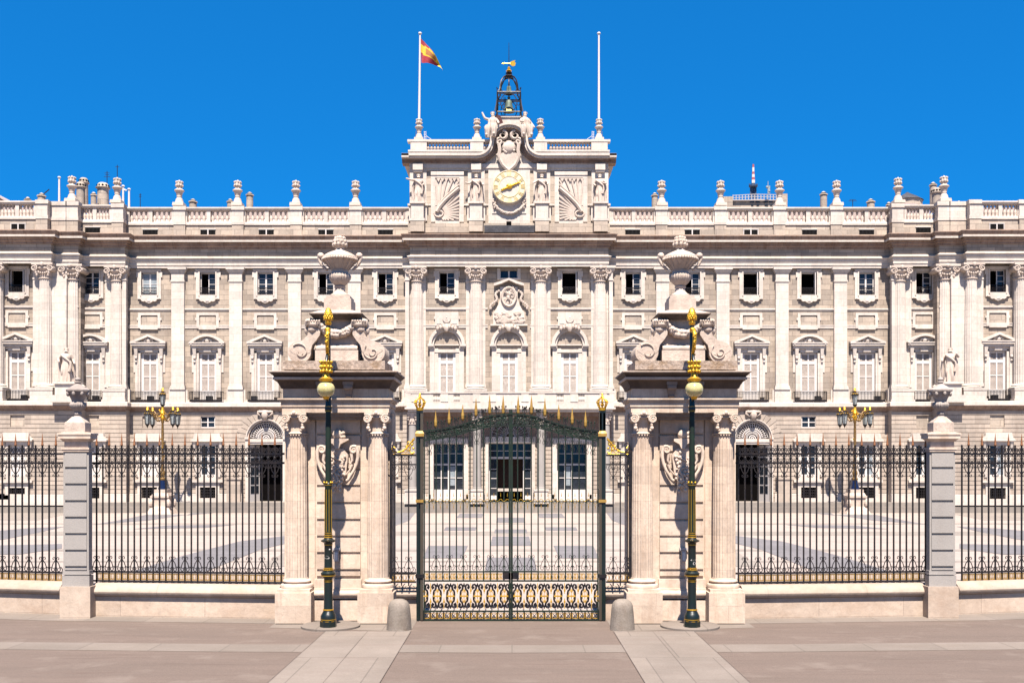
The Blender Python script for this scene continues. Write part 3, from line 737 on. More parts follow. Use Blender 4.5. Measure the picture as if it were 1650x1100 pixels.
for i,c in enumerate((288,381,475.5,571.5,1067,1164,1259,1353)):
    if i == 0: pil.location = local(Yp,c)
    else: dup(pil, local(Yp,c), parent=palace)
pil2 = pilaster(12.5, 0.42); pil2.location = (WX(94.5,Yw2)-PX0, Yw2+0.40-92, 0); dup(pil2, (WX(1545.5,Yw2)-PX0, Yw2+0.40-92, 0), parent=palace)
# narrow strips behind the giant columns
pil3 = pilaster(3.0); L3 = [(202,Ya+0.5),(656.5,Yc+0.35),(984,Yc+0.35),(1438,Ya+0.5)]
for i,(c,y) in enumerate(L3):
    if i == 0: pil3.location = (WX(c,y)-PX0, y-92, 0)
    else: dup(pil3, (WX(c,y)-PX0, y-92, 0), parent=palace)
# ---- giant columns
def column():
    c = MB(); n = 60
    fl = lambda a,i,z: 1-0.055*max(0.0, math.cos(20*a))**0.5 if abs(math.cos(20*a)) > 0 and math.cos(20*a) > 0 else 1.0
    zs0, zs1 = Z(621), Z(456); prof = []
    for i in range(9):
        u = i/8; prof.append((0.645*(1-0.14*u**1.6), zs0+(zs1-zs0)*u))
    c.lathe(prof, n=n*2, mod=fl, caps=False); o = c.build('column', M['trim'], palace, smooth=25)
    b = MB(); z0 = Z(628)
    b.lathe([(0.67,Z(621)-0.0),(0.70,Z(622)),(0.78,Z(622.5)),(0.82,Z(623.6)),(0.78,Z(624.6)),(0.76,Z(625)),(0.84,Z(625.6)),(0.93,Z(626.2)),(0.95,Z(627)),(0.9,Z(628))][::-1], n=32)
    b.box(-0.98,0.98,-0.98,0.9,Z(648.5),Z(628)); b.box(-1.02,1.02,-1.02,0.9,Z(632),Z(628)); b.box(-1.05,1.05,-1.05,0.9,Z(648.5),Z(645))
    b.build('pedestal', M['trim'], o, smooth=30)
    k = MB()
    k.lathe([(0.57,Z(456.5)),(0.63,Z(456)),(0.63,Z(454.5)),(0.55,Z(454)),(0.55,Z(447)),(0.66,Z(443)),(0.82,Z(440.5)),(0.82,Z(438.5)),(0.6,Z(437))], n=24)
    k.box(-0.92,0.92,-0.85,0.8,Z(435.3),Z(432)); k.box(-0.86,0.86,-0.8,0.8,Z(437),Z(435.3))
    for s in (-1,1):
        for yy in (-0.80,):
            k.spiral((s*0.70,yy,Z(440.3)), 0.29, 1.6, 0.065, start=math.pi/2, sgn=s, n=12, nn=5)
        k.lathe([(0.001,-0.01),(0.27,0),(0.27,0.02)], n=4, caps=False)
        pts = [(s*0.70+0.27*math.cos(t)*1.0, 0, Z(440.3)+0.27*math.sin(t)) for t in [2*math.pi*j/14 for j in range(14)]]
        k.prism([(x,z) for x,_,z in pts], -0.76, 0.5)
        k.ball((s*0.56,-0.72,Z(447)),(0.12,0.12,0.2),6,5); k.ball((s*0.50,-0.72,Z(451)),(0.09,0.1,0.16),6,5)
    for j in range(7):
        t = math.pi*(j+0.5)/7; k.ball((0.45*math.cos(t),-0.66,Z(444)-0.22*math.sin(t)),(0.09,0.09,0.1),6,4)
    k.ball((0,-0.86,Z(434.6)),(0.18,0.12,0.2),6,5)
    k.build('capital', M['ornament'], o, smooth=40)
    return o
colp = column()
cols = [(-12,Yw+0.72),(68.5,Yw+0.72),(114.6,Yw2+0.86),(185,Ya+0.72),(670.5,Yc+0.72),(766.5,Yc+0.72),(871.5,Yc+0.72),(968,Yc+0.72),(1453,Ya+0.72),(1525.4,Yw2+0.86),(1569,Yw+0.72),(1651,Yw+0.72)]
mbp = MB(True)
for i,(c,y) in enumerate(cols):
    L = (WX(c,y-0.7)-PX0, y-92, 0)
    if i == 0: colp.location = L
    else:
        k_ = 1.14 if c in (114.6,1525.4) else 1.0; dup(colp, L, parent=palace, scale=(k_,k_,1))
    w_ = 12.2 if c in (114.6,1525.4) else 15.6
    mbp.zbox(c-w_,c+w_,433,648.5,y-0.1,y+0.5)
    if w_ > 13: mbp.zbox(c-w_-1,c+w_+1,620,625,y-0.2,y+0.4); mbp.zbox(c-w_-0.8,c+w_+0.8,453.5,456,y-0.15,y+0.4); mbp.zbox(c-w_-2,c+w_+2,433,437,y-0.3,y+0.4)
mbp.build('column_backing', M['trim'], palace, smooth=0)
# first-floor platform band
YB = {'w':Yw+0.1,'w2':Yw2,'a':Ya,'m':Ym+0.0,'c':Yc}
lowL = [(-60,Yw-0.25),(WX(82,Yw),Yw-0.25),(WX(82,Yw),Yw-0.25),(WX(128,Yw),Yw-0.25),(WX(128,Yw),Ya-0.25),(WX(203,Ya),Ya-0.25),(WX(203,Ya),Ym-0.25),(WX(650,Yc),Ym-0.25),(WX(650,Yc),Yc-0.2)]
lowL = [lowL[0]]+lowL[3:]
lowR = [(WX(990,Yc),Yc-0.2),(WX(990,Yc),Ym-0.25),(WX(1437,Ya),Ym-0.25),(WX(1437,Ya),Ya-0.25),(WX(1512,Yw),Ya-0.25),(WX(1512,Yw),Yw-0.25),(60,Yw-0.25)]
entab('first_floor_band', 'trim', [(0.0,zz(660)),(0.06,zz(659.6)),(0.34,zz(655.4)),(0.36,zz(655)),(0.36,zz(649.5)),(0.30,zz(648.6)),(-1.9,zz(648.2))], lowL+lowR)
entab('first_floor_cornice', 'stain_and_shade', [(-0.02,zz(663.5)),(0.10,zz(662.5)),(0.12,zz(661)),(0.35,zz(657)),(0.37,zz(656.2)),(0.39,zz(655.2)),(0.35,zz(655.0))], lowL+lowR)
# ================================================================ PALACE, ground floor
ZR = 90.7
GS = [(-260,128,Yw-0.25,[28,-69,-166]),(124,203.3,Ya-0.25,[148]),(199,652,Ym-0.25,[241,335,428,525,621]),(649,991,Yc-0.2,[]),
      (988,1441,Ym-0.25,[1020,1115,1213,1303,1396]),(1436.7,1516,Ya-0.25,[1488]),(1511.5,1900,Yw-0.25,[1607,1704,1801])]
GLASSMEZZ = (335,1303); ARCH = (428,1213)
mb = MB(True); blank = MB(True)
for a,b,Y,cs in GS:
    H = []
    for c in cs:
        if c in ARCH: H.append((c-31,c+31,673.5,809)); continue
        H.append((c-12.6,c+12.6,717,767)); H.append((c-12,c+12,784,802)); H.append((c-11.6,c+11.6,670.5,689))
        if c not in GLASSMEZZ: blank.zbox(c-11.6,c+11.6,670.5,689,Y+0.14,Y+0.5,ZR)
    if a == 649:
        H = [(698,747,714,806),(897,946,714,806),(787,857,713,808)]
    wallgrid(mb, a, b, 661.5, 809, Y, 92.7, H, groove=0.3785, zref=ZR)
mb.build('rusticated_wall', M['rust'], palace, smooth=0)
blank.build('blank_opening', M['attic'], palace, smooth=0)
mb = MB(True)
for a,b,Y,cs in GS:
    segs = [(a,b)]
    for c in cs:
        if c in ARCH: segs = [(a,c-36),(c+36,b)]
    if a == 649: segs = [(a,694),(751,783),(861,893),(950,b)]
    for s,e in segs:
        mb.zbox(s,e,803,812,Y-0.12,Y+0.3,ZR); cur = s
        for c in [c for c in cs if c not in ARCH and s < c < e]+[None]:
            hi = e if c is None else c-14.5
            if hi > cur: mb.zbox(cur,hi,796,803,Y-0.12,Y+0.3,ZR); mb.zbox(cur,hi,794.5,796.5,Y-0.06,Y+0.3,ZR)
            if c is not None: cur = c+14.5
mb.build('plinth', M['trim'], palace, smooth=0)
def UG(p): return p*ZR/1650.0
def ZG(p): return WZ(p, ZR)
def glocal(Y,c): return (WX(c,Y)-PX0, Y-92, 0)
def ground_window(kind):
    w = MB()
    for s in (-1,1):
        w.box(*sorted((s*UG(12.6),s*UG(17))),-0.12,0.05,ZG(774),ZG(711)); w.box(*sorted((s*UG(17),s*UG(21))),-0.08,0.05,ZG(768),ZG(711))
        w.box(*sorted((s*UG(12.6),s*UG(19))),-0.10,0.05,ZG(806),ZG(777))
        w.frustum(s*UG(21),-0.1,ZG(722),ZG(711),UG(1.6),0.06,UG(2.4),0.2)
    w.box(-UG(12.6),UG(12.6),-0.12,0.05,ZG(717.5),ZG(711)); w.box(-UG(12.6),UG(12.6),-0.12,0.05,ZG(773),ZG(766))
    w.box(-UG(25),UG(25),-0.28,0.05,ZG(776.5),ZG(773)); w.box(-UG(21),UG(21),-0.18,0.05,ZG(779),ZG(776.5))
    w.box(-UG(12.6),UG(12.6),-0.10,0.05,ZG(784.5),ZG(779)); w.box(-UG(12.6),UG(12.6),-0.10,0.05,ZG(806),ZG(802))
    o = w.build('window', M['trim'], palace, smooth=0)
    h = MB(); 
    prof = [(25.5,711),(25.5,708.5),(23,706.5),(21.3,703.5),(20.5,699),(20,698)]
    pts = [(-UG(x),ZG(y)) for x,y in prof]+[(UG(x),ZG(y)) for x,y in prof[::-1]]
    h.prism(pts[::-1], -0.34, 0.06); h.box(-UG(26),UG(26),-0.38,0.05,ZG(711.2),ZG(709.6))
    h.build('window_hood', M['trim'], o, smooth=0)
    s = MB(); y = 0.2; X = UG(12.6); f = 0.1
    for x0,x1 in ((-X,-X+f),(X-f,X),(-0.09,0.09)): s.box(x0,x1,y-0.05,y+0.05,ZG(767),ZG(717))
    for a,b in ((717,718.6),(752,753.6),(764,767)) if kind != 'white' else ((717,719),(730,731.5),(745,747),(760,767)): s.box(-X,X,y-0.045,y+0.045,ZG(b),ZG(a))
    if kind != 'white': s.box(-X,X,y-0.02,y+0.02,ZG(736),ZG(735.3))
    s.build('sash', M['white'], o, smooth=0)
    q = MB()
    if kind == 'half':
        q.add([(-X,y,ZG(767)),(0,y,ZG(767)),(0,y,ZG(717)),(-X,y,ZG(717))],[(0,1,2,3)]); q.build('pane', M['glass'], o, smooth=0)
        q = MB(); q.add([(0,y,ZG(767)),(X,y,ZG(767)),(X,y,ZG(717)),(0,y,ZG(717))],[(0,1,2,3)]); q.build('pane', M['curtain'], o, smooth=0)
    else:
        q.add([(-X,y,ZG(767)),(X,y,ZG(767)),(X,y,ZG(717)),(-X,y,ZG(717))],[(0,1,2,3)]); q.build('shutter' if kind == 'white' else 'pane', M['white'] if kind == 'white' else M['glass'], o, smooth=0)
    g = MB(); y = 0.02; z0,z1 = ZG(802),ZG(784)
    for i in range(9):
        x = -UG(12)+UG(24)*i/8; g.box(x-0.018,x+0.018,y-0.02,y+0.02,z0,z1)
    for i in range(8):
        for j in range(4):
            cx_,cz = -UG(12)+UG(24)*(i+0.5)/8, z0+(z1-z0)*(j+0.5)/4
            g.tube([(cx_+0.07*math.cos(t),y,cz+0.11*math.sin(t)) for t in [k*math.pi/3 for k in range(7)]],0.016,3)
    g.build('basement_grille', M['iron'], o, smooth=0)
    q = MB(); q.add([(-X,0.3,z0),(X,0.3,z0),(X,0.3,z1),(-X,0.3,z1)],[(0,1,2,3)]); q.build('dark_room', M['black'], o, smooth=0)
    return o
gk = {28:'white',-69:'white',-166:'white',148:'white',241:'white',335:'glass',525:'white',621:'glass',1020:'glass',1115:'white',1303:'glass',1396:'half',1488:'half',1607:'half',1704:'white',1801:'white'}
gp = {}
for a,b,Y,cs in GS:
    for c in cs:
        if c in ARCH: continue
        k = gk[c]
        if k not in gp: o = ground_window(k); gp[k] = o; o.location = glocal(Y,c)
        else: dup(gp[k], glocal(Y,c), parent=palace)
# small glazed mezzanine windows
for c in GLASSMEZZ:
    Y = Ym-0.25; w = MB(True)
    for x0,x1 in ((c-11.6,c-10.4),(c+10.4,c+11.6),(c-0.9,c+0.9)): w.zbox(x0,x1,670.5,689,Y+0.12,Y+0.2,ZR)
    for t,u in ((670.5,672),(679.3,680.6),(687.5,689)): w.zbox(c-11.6,c+11.6,t,u,Y+0.125,Y+0.2,ZR)
    o = w.build('mezzanine_window', M['white'], palace, smooth=0)
    q = MB(True); q.zbox(c-11.6,c+11.6,670.5,689,Y+0.18,Y+0.4,ZR); q.build('pane', M['glass'], o, smooth=0)
# arched carriage doors
for c in ARCH:
    Y = Ym-0.25; X0 = WX(c,Y); u = Y/1650; sp = ZG(706)
    a = MB(True); n = 20; ro, ri = 31.5*u, 27.5*u
    for i in range(n):
        t0, t1 = math.pi*i/n, math.pi*(i+1)/n
        for (r0,r1,yf) in ((ri,ri+2.6*u,Y-0.02),(ri+2.6*u,ro,Y-0.16)):
            pts = [(X0+r0*math.cos(t0),sp+r0*math.sin(t0)),(X0+r1*math.cos(t0),sp+r1*math.sin(t0)),(X0+r1*math.cos(t1),sp+r1*math.sin(t1)),(X0+r0*math.cos(t1),sp+r0*math.sin(t1))]
            a.prism(pts, yf, Y+0.6)
    a.zbox(c-34,c-27.5,704.5,707.5,Y-0.2,Y+0.6,ZR); a.zbox(c+27.5,c+34,704.5,707.5,Y-0.2,Y+0.6,ZR)
    a.zbox(c-33,c-27.5,707.5,808,Y-0.10,Y+0.6,ZR); a.zbox(c+27.5,c+33,707.5,808,Y-0.10,Y+0.6,ZR)
    a.zbox(c-27.5,c+27.5,706.5,715.5,Y+0.05,Y+0.4,ZR); a.zbox(c-27.5,c+27.5,709,712,Y-0.02,Y+0.4,ZR)
    o = a.build('arched_doorway', M['trim'], palace, smooth=0)
    # spandrel with radial voussoirs
    v = MB(True); x0,x1,zt = X0-31.1*u, X0+31.1*u, ZG(661.5)
    def edge(t):
        dx, dz = math.cos(t), math.sin(t); k = 1e9
        if abs(dx) > 1e-6: k = min(k, 31.0*u/abs(dx))
        if dz > 1e-6: k = min(k, (zt-sp)/dz)
        return max(k, ro+0.001)
    v.zbox(c-31.1,c+31.1,661.5,673.6,Y+0.06,Y+0.8,ZR)
    m = 15
    for i in range(m):
        t0, t1 = math.pi*i/m+0.012, math.pi*(i+1)/m-0.012
        r0, r1 = ro, 43*u*(1+0.10*(i%2))
        zc = zt-0.02
        pts = [(X0+r0*math.cos(t0),sp+r0*math.sin(t0)),(X0+r1*math.cos(t0),min(zc,sp+r1*math.sin(t0))),(X0+r1*math.cos(t1),min(zc,sp+r1*math.sin(t1))),(X0+r0*math.cos(t1),sp+r0*math.sin(t1))]
        v.prism(pts, Y-0.03, Y+0.5)
    v.build('voussoirs', M['rust'], o, smooth=0)
    f = MB(True)
    for k in range(19):
        t = math.pi*(k+0.5)/19; f.tube([(X0+r*u*math.cos(t),Y+0.2,sp+r*u*math.sin(t)) for r in (8,27)],0.028,4)
    for r in (8,13,21): f.tube([(X0+r*u*math.cos(math.pi*k/24),Y+0.2,sp+r*u*math.sin(math.pi*k/24)) for k in range(25)],0.02 if r != 13 else 0.04,4)
    for k in range(18):
        t = math.pi*(k+1)/19
        for r in (16,25): f.ball((X0+r*u*math.cos(t),Y+0.19,sp+r*u*math.sin(t)),0.06,5,3)
    for r in (2,5): f.tube([(X0+r*u*math.cos(math.pi*k/12),Y+0.2,sp+r*u*math.sin(math.pi*k/12)) for k in range(13)],0.06,4)
    f.build('fanlight', M['white'], o, smooth=0)
    q = MB(True); q.add([(X0+28*u*math.cos(math.pi*k/24),Y+0.3,sp+28*u*math.sin(math.pi*k/24)) for k in range(25)],[tuple(range(25))[::-1]])
    q.build('fanlight_pane', M['brown'], o, smooth=0)
    h = MB(True); s = -1 if c < 825 else 1
    h.ball((X0,Y-0.3,ZG(668)),(0.32,0.25,0.42),8,6); h.ball((X0,Y-0.3,ZG(663.5)),(0.6,0.2,0.16),8,5)
    for e in (-1,1): h.tube([(X0+e*0.3,Y-0.2,ZG(670)),(X0+e*0.65,Y-0.2,ZG(666)),(X0+e*0.62,Y-0.2,ZG(663)),(X0+e*0.4,Y-0.2,ZG(662))],0.1,5)
    h.build('keystone_mask', M['ornament'], o)
    d = MB(True)
    xa = X0+s*27*u; xb = X0+s*16*u      # open leaf, swung inwards
    d.add([(xa,Y+0.1,0),(xb,Y+1.5,0),(xb,Y+1.5,ZG(716)),(xa,Y+0.1,ZG(716))],[(0,1,2,3)])
    d.build('open_door', M['white'], o, smooth=0)
    d = MB(True)
    for i in range(2):
        for j in range(5):
            p0, p1 = (0.15+0.4*i, 0.5+0.4*i); z0 = 0.7+j*0.83
            d.add([(xa+(xb-xa)*p0,Y+0.1+1.4*p0-0.03,z0),(xa+(xb-xa)*p1,Y+0.1+1.4*p1-0.03,z0),(xa+(xb-xa)*p1,Y+0.1+1.4*p1-0.03,z0+0.7),(xa+(xb-xa)*p0,Y+0.1+1.4*p0-0.03,z0+0.7)],[(0,1,2,3)])
    d.build('door_pane', M['glass'], o, smooth=0)
    q = MB(True); e = c+s*-1*0; b0 = 363 if c < 825 else 1252
    q.zbox(b0+2,b0+24,772,808,Y-0.5,Y,ZR); q.zbox(b0,b0+26,768,772,Y-0.58,Y,ZR); q.build('stone_stand', M['rust'], palace, smooth=0)
# portico under the balcony
PB = 88.35
mb = MB(True)
mb.zbox(655,989,655.2,657.5,PB+0.0,90.3,90); mb.zbox(652,992,657.5,660.5,PB-0.12,90.3,90)
mb.zbox(657,987,660.5,664.8,PB+0.12,90.3,90)
mb.build('balcony_slab', M['trim'], palace, smooth=0)
mb = MB(True); Yb_ = PB+0.12
mb.zbox(653,991,633,635.3,PB-0.02,PB+0.3,90); mb.zbox(655,989,650,655.2,PB+0.02,PB+0.28,90)
cur = 655
slots = [(699,703),(703.8,707.8),(708.6-0.4,711),(732,735.2),(735.8,739),(898,901.2),(902,905.2),(933,936.2),(937,940.2)]
def seg(a,b): mb.zbox(a,b,635.3,650,PB+0.05,PB+0.22,90)
groups = [(698,709),(731,741),(897,908),(932,942)]
for ga,gb in groups:
    seg(cur,ga); cur = gb
    for k in range(4):
        x = WX(ga+(gb-ga)*(k+0.5)/4, PB+0.14); mb.lathe([(r*1.1,WZ(650,90)+(WZ(635.3,90)-WZ(650,90))*h) for r,h in bal_prof],x,PB+0.14,6,caps=False)
seg(cur,989)
for c in (669,716,768,793,846,872,925,972): mb.zbox(c-6,c+6,636.5,649,PB-0.02,PB+0.1,90)
mb.zbox(655,662,633,655,PB+0.0,90.3,90); mb.zbox(982,989,633,655,PB+0.0,90.3,90)
mb.build('stone_balcony', M['trim'], palace, smooth=0)
mb = MB(True); mb.zbox(660,984,664.8,671,89.0,90.3,90); mb.build('portico_ceiling', M['stain_and_shade'], palace, smooth=0)
def pcol():
    y1 = 89.0; ZP = lambda p: WZ(p, y1)
    o = MB(); o.lathe([(0.36,ZP(786)),(0.355,ZP(740)),(0.315,ZP(684))],n=20,caps=False)
    o.lathe([(0.46,ZP(789)),(0.46,ZP(787.5)),(0.38,ZP(786.5)),(0.4,ZP(785.6)),(0.36,ZP(784.6))],n=20)
    c = o.build('portico_column', M['granite'], palace, smooth=40)
    k = MB(); k.box(-0.42,0.42,-0.42,0.42,ZP(667),ZP(664.6)); k.lathe([(0.33,ZP(684)),(0.38,ZP(683)),(0.33,ZP(682)),(0.34,ZP(676)),(0.42,ZP(668)),(0.42,ZP(667))],n=16)
    for s in (-1,1):
        k.spiral((s*0.36,-0.4,ZP(670.5)),0.16,1.3,0.045,start=math.pi/2,sgn=s,n=9,nn=4)
        k.ball((s*0.33,-0.3,ZP(675)),(0.09,0.09,0.15),5,4); k.ball((s*0.12,-0.36,ZP(678)),(0.1,0.08,0.16),5,4)
    k.build('capital', M['ornament'], c)
    d = MB(); d.box(-0.6,0.6,-0.6,0.6,ZP(811),ZP(788.6)); d.box(-0.66,0.66,-0.66,0.66,ZP(790.6),ZP(788.2)); d.box(-0.66,0.66,-0.66,0.66,ZP(811),ZP(806))
    d.build('pedestal', M['trim'], c, smooth=0)
    return c
pc = pcol(); 
for i,c in enumerate((664,768.5,872,977)):
    L = (WX(c,88.7)-PX0, 89.0-92, 0)
    if i == 0: pc.location = L
    else: dup(pc, L, parent=palace)
# glazed doors
Yd = Yc-0.2
for c in (722.5,921.5):
    o = MB(True)
    for s in (-1,1): 
        o.zbox(*sorted((c+s*24,c+s*32)),711,803,Yd-0.12,Yd+0.2,ZR)
    o.zbox(c-32,c+32,706,714.5,Yd-0.16,Yd+0.2,ZR)
    d = o.build('glazed_door', M['trim'], palace, smooth=0)
    f = MB(True); y = Yd+1.1
    for x in (-24,-12.2,-0.9,11,22.8): f.zbox(c+x,c+x+(1.3 if x not in (-0.9,) else 2.2),714,806,y,y+0.1,ZR)
    for t,u in ((714,715.2),(730,730.9),(746.5,749.5),(769,770.2),(788.5,806)): f.zbox(c-24,c+24,t,u,y+0.005,y+0.09,ZR)
    f.build('door_frame', M['white'], d, smooth=0)
    q = MB(True); q.zbox(c-24,c+24,714,806,y+0.06,y+0.12,ZR); q.build('pane', M['glass'], d, smooth=0)
    q = MB(True); q.zbox(c+(1.5 if c < 825 else -11.5),c+(10.5 if c < 825 else -2.5),751,782,y+0.05,y+0.09,ZR); q.build('painted_reflection', M['curtain'], d, smooth=0)  # pale sheet painting a reflection onto the door glass
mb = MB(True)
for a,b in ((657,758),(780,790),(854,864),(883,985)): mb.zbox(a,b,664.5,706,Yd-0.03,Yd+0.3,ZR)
mb.build('portico_shade_panel', M['stain_and_shade'], palace, smooth=0)  # added brown panels that paint in the shade under the balcony
fx, fz, fu = WX(822,Yd), ZG(704), Yd/1650
f = MB(True)
for k in range(17): t = math.pi*(k+0.5)/17; f.tube([(fx+r*fu*math.cos(t),Yd-0.07,fz+r*fu*0.95*math.sin(t)) for r in (7,30)],0.03,4)
for r in (7,15,23,30): f.tube([(fx+r*fu*math.cos(math.pi*k/20),Yd-0.07,fz+r*fu*0.95*math.sin(math.pi*k/20)) for k in range(21)],0.03,4)
fl_ = f.build('fanlight', M['acframe'], palace, smooth=0)
q = MB(True); q.add([(fx+31*fu*math.cos(math.pi*k/20),Yd-0.035,fz+30*fu*math.sin(math.pi*k/20)) for k in range(21)],[tuple(range(21))[::-1]]); q.build('fanlight_pane', M['brown'], fl_, smooth=0)
o = MB(True); c = 822
for s in (-1,1): o.zbox(*sorted((c+s*35,c+s*40)),706,808,Yd-0.14,Yd+0.2,ZR)
o.zbox(c-41,c+41,704,713.5,Yd-0.2,Yd+0.2,ZR)
d = o.build('main_doorway', M['trim'], palace, smooth=0)
f = MB(True); y = Yd+1.1
for x in (-35,-22,-11.5,-0.6,10.5,21,33.6): f.zbox(c+x,c+x+1.3,713.5,737,y,y+0.1,ZR)
for t,u in ((713.5,714.6),(725.5,726.4),(735.5,739)): f.zbox(c-35,c+35,t,u,y+0.004,y+0.095,ZR)
for s in (-1,1):
    for e in (34,22): f.zbox(*sorted((c+s*e,c+s*(e-1.2))),739,805,y,y+0.08,ZR)
    for yy in (755,770,786): f.zbox(*sorted((c+s*34,c+s*21)),yy,yy+1,y+0.01,y+0.07,ZR)
    f.zbox(*sorted((c+s*34,c+s*21)),798,805,y+0.01,y+0.07,ZR)
f.build('door_frame', M['white'], d, smooth=0)
q = MB(True); q.zbox(c-35,c+35,713,737,y+0.06,y+0.12,ZR); q.build('pane', M['glass'], d, smooth=0)
q = MB(True); q.zbox(c-34,c-22,739,800,y+0.05,y+0.09,ZR); q.zbox(c+22,c+34,739,800,y+0.05,y+0.09,ZR); q.build('pane', M['glass'], d, smooth=0)
q = MB(True); q.zbox(c-20,c+20,738,787,Yd+2.2,Yd+2.3,ZR); q.build('inner_door', M['brown'], d, smooth=0)
q = MB(True); q.zbox(c-20,c+20,787,791.5,Yd+1.7,Yd+2.3,ZR); q.build('inner_step', M['trim'], d, smooth=0)

# ================================================================ centre bays above the balcony
Yv = Yc+0.7
for c in (720,820,918):
    o = MB(True); X0 = WX(c,Yv); u = YL/1650; sp = WZ(555.5,YL)
    for s in (-1,1):
        o.zbox(*sorted((c+s*20,c+s*27.5)),562,634,Yv-0.20,Yv+0.2); o.zbox(*sorted((c+s*14,c+s*20)),562,634,Yv-0.05,Yv+0.2)
        o.zbox(*sorted((c+s*21,c+s*31)),555.6,559,Yv-0.45,Yv+0.2); o.zbox(*sorted((c+s*20,c+s*30)),559,562,Yv-0.32,Yv+0.2)
    n = 18
    for i in range(n):
        t0,t1 = math.pi*i/n, math.pi*(i+1)/n
        for r0,r1,yf in ((20.5,24,Yv-0.18),(24,26.2,Yv-0.34),(26.2,29,Yv-0.26)):
            r0 *= u; r1 *= u
            o.prism([(X0+r0*math.cos(t0),sp+r0*math.sin(t0)),(X0+r1*math.cos(t0),sp+r1*math.sin(t0)),(X0+r1*math.cos(t1),sp+r1*math.sin(t1)),(X0+r0*math.cos(t1),sp+r0*math.sin(t1))], yf, Yv+0.1)
    o.zbox(c-20,c+20,555.5,557.5,Yv-0.16,Yv+0.1); o.zbox(c-20,c+20,564,568.4,Yv-0.1,Yv+0.1)
    d = o.build('arched_window', M['trim'], palace, smooth=0)
    k = MB(True)
    for j in range(-3,4): k.ball((X0+j*0.26,Yv-0.4,WZ(527.5+0.35*j*j,YL)),(0.17,0.16,0.2),6,5)
    k.ball((X0,Yv-0.42,WZ(530,YL)),(0.24,0.2,0.36),7,5); k.zbox(c-9,c+9,522.5,525,Yv-0.4,Yv+0.1)
    k.build('keystone', M['ornament'], d)
    f = MB(True); y = Yv+0.18; X = 14.0
    for a,b in ((-X,-X+4),(X-4,X),(-1.1,1.1)): f.zbox(c+a,c+b,568,634,y-0.05,y+0.05)
    for t,uu in ((568,570),(582,586.5),(606,607.3)): f.zbox(c-X,c+X,t,uu,y-0.045,y+0.05)
    f.build('door_frame', M['white'], d, smooth=0)
    q = MB(True); q.zbox(c-X,c+X,568,634,y+0.03,y+0.1)
    for ta,tb in ((570,582),(586.5,606),(607.3,634)):
        kk = int((tb-ta)/1.75)
        for s in (-1,1):
            xa,xb = sorted((c+s*1.1,c+s*(X-4)))
            for i in range(kk):
                z0 = WZ(tb,YL)+(WZ(ta,YL)-WZ(tb,YL))*i/kk; h = (WZ(ta,YL)-WZ(tb,YL))/kk
                q.add([(WX(xa,y),y-0.025,z0+0.01),(WX(xb,y),y-0.025,z0+0.01),(WX(xb,y),y+0.025,z0+h*0.9),(WX(xa,y),y+0.025,z0+h*0.9)],[(0,1,2,3)])
    q.build('shutter', M['shutter'], d, smooth=0)
    if c != 820:
        p = MB(True); p.zbox(c-19,c+19,504,526,Yv-0.14,Yv+0.1); p.zbox(c-16.5,c+16.5,506.5,523,Yv-0.17,Yv+0.1)
        for s in (-1,1): p.zbox(c+s*19.5-1.2,c+s*19.5+1.2,511,515,Yv-0.12,Yv+0.1)
        for rr,yf in ((6.4,0.26),(5.0,0.20)):
            p.lathe([(0.001,0),(rr*u,0),(rr*u,yf),(rr*u*0.8,yf)],n=4,caps=False) if 0 else p.prism([(X0+rr*u*math.cos(t),WZ(514.5,YL)+rr*u*math.sin(t)) for t in [2*math.pi*k/20 for k in range(20)]],Yv-yf,Yv)
        p.ball((X0,Yv-0.24,WZ(513,YL)),(0.09,0.07,0.12),6,5); p.ball((X0,Yv-0.22,WZ(516.5,YL)),(0.16,0.07,0.12),6,5)
        p.build('medallion_panel', M['trim'], palace, smooth=0)
# little window and carved shield above the central arch
w = MB(True); c = 820
for s in (-1,1): w.zbox(*sorted((c+s*14,c+s*19)),434,452,Yv-0.12,Yv+0.1)
w.zbox(c-14,c+14,449.5,452.5,Yv-0.12,Yv+0.1)
o = w.build('window', M['trim'], palace, smooth=0)
f = MB(True)
for a,b in ((-14,-13),(13,14),(-1.2,1.2)): f.zbox(c+a,c+b,437,449.5,Yv+0.2,Yv+0.3)
f.build('sash', M['white'], o, smooth=0); q = MB(True); q.zbox(c-14,c+14,437,449.5,Yv+0.26,Yv+0.4); q.build('pane', M['glass'], o, smooth=0)
r = MB(True); X0 = WX(c,Yv); zp = lambda p: WZ(p,YL)
xx = lambda p: X0+(p-820)*YL/1650
out = [(795,524),(795,505),(799,500),(803,492),(806,482),(806,464),(834,464),(834,482),(837,492),(841,500),(845,505),(845,524)]
r.prism([(xx(a),zp(b)) for a,b in out[::-1]] if 0 else [(xx(a),zp(b)) for a,b in out], Yv-0.22, Yv+0.05)
for pts,yf in (([(796,463),(796,459),(806,456),(820,450.5),(834,456),(844,459),(844,463),(832,459.5),(820,454),(808,459.5)],0.6),):
    P = [(xx(a),zp(b)) for a,b in pts]
    r.prism([P[0],P[9],P[2],P[1]],Yv-0.55,Yv) ; r.prism([P[9],P[8],P[3],P[2]],Yv-0.55,Yv); r.prism([P[8],P[7],P[4],P[3]],Yv-0.55,Yv); r.prism([P[7],P[6],P[5],P[4]],Yv-0.55,Yv)
r.zbox(790,850,523.5,526,Yv-0.3,Yv+0.1)
rel = r.build('carved_relief', M['trim'], palace, smooth=0)
r = MB(True); rnd = random.Random(5)
n = 24
r.tube([(X0+11*u*math.cos(2*math.pi*k/n),Yv-0.3,zp(480)+14.5*u*math.sin(2*math.pi*k/n)) for k in range(n+1)],0.13,5)
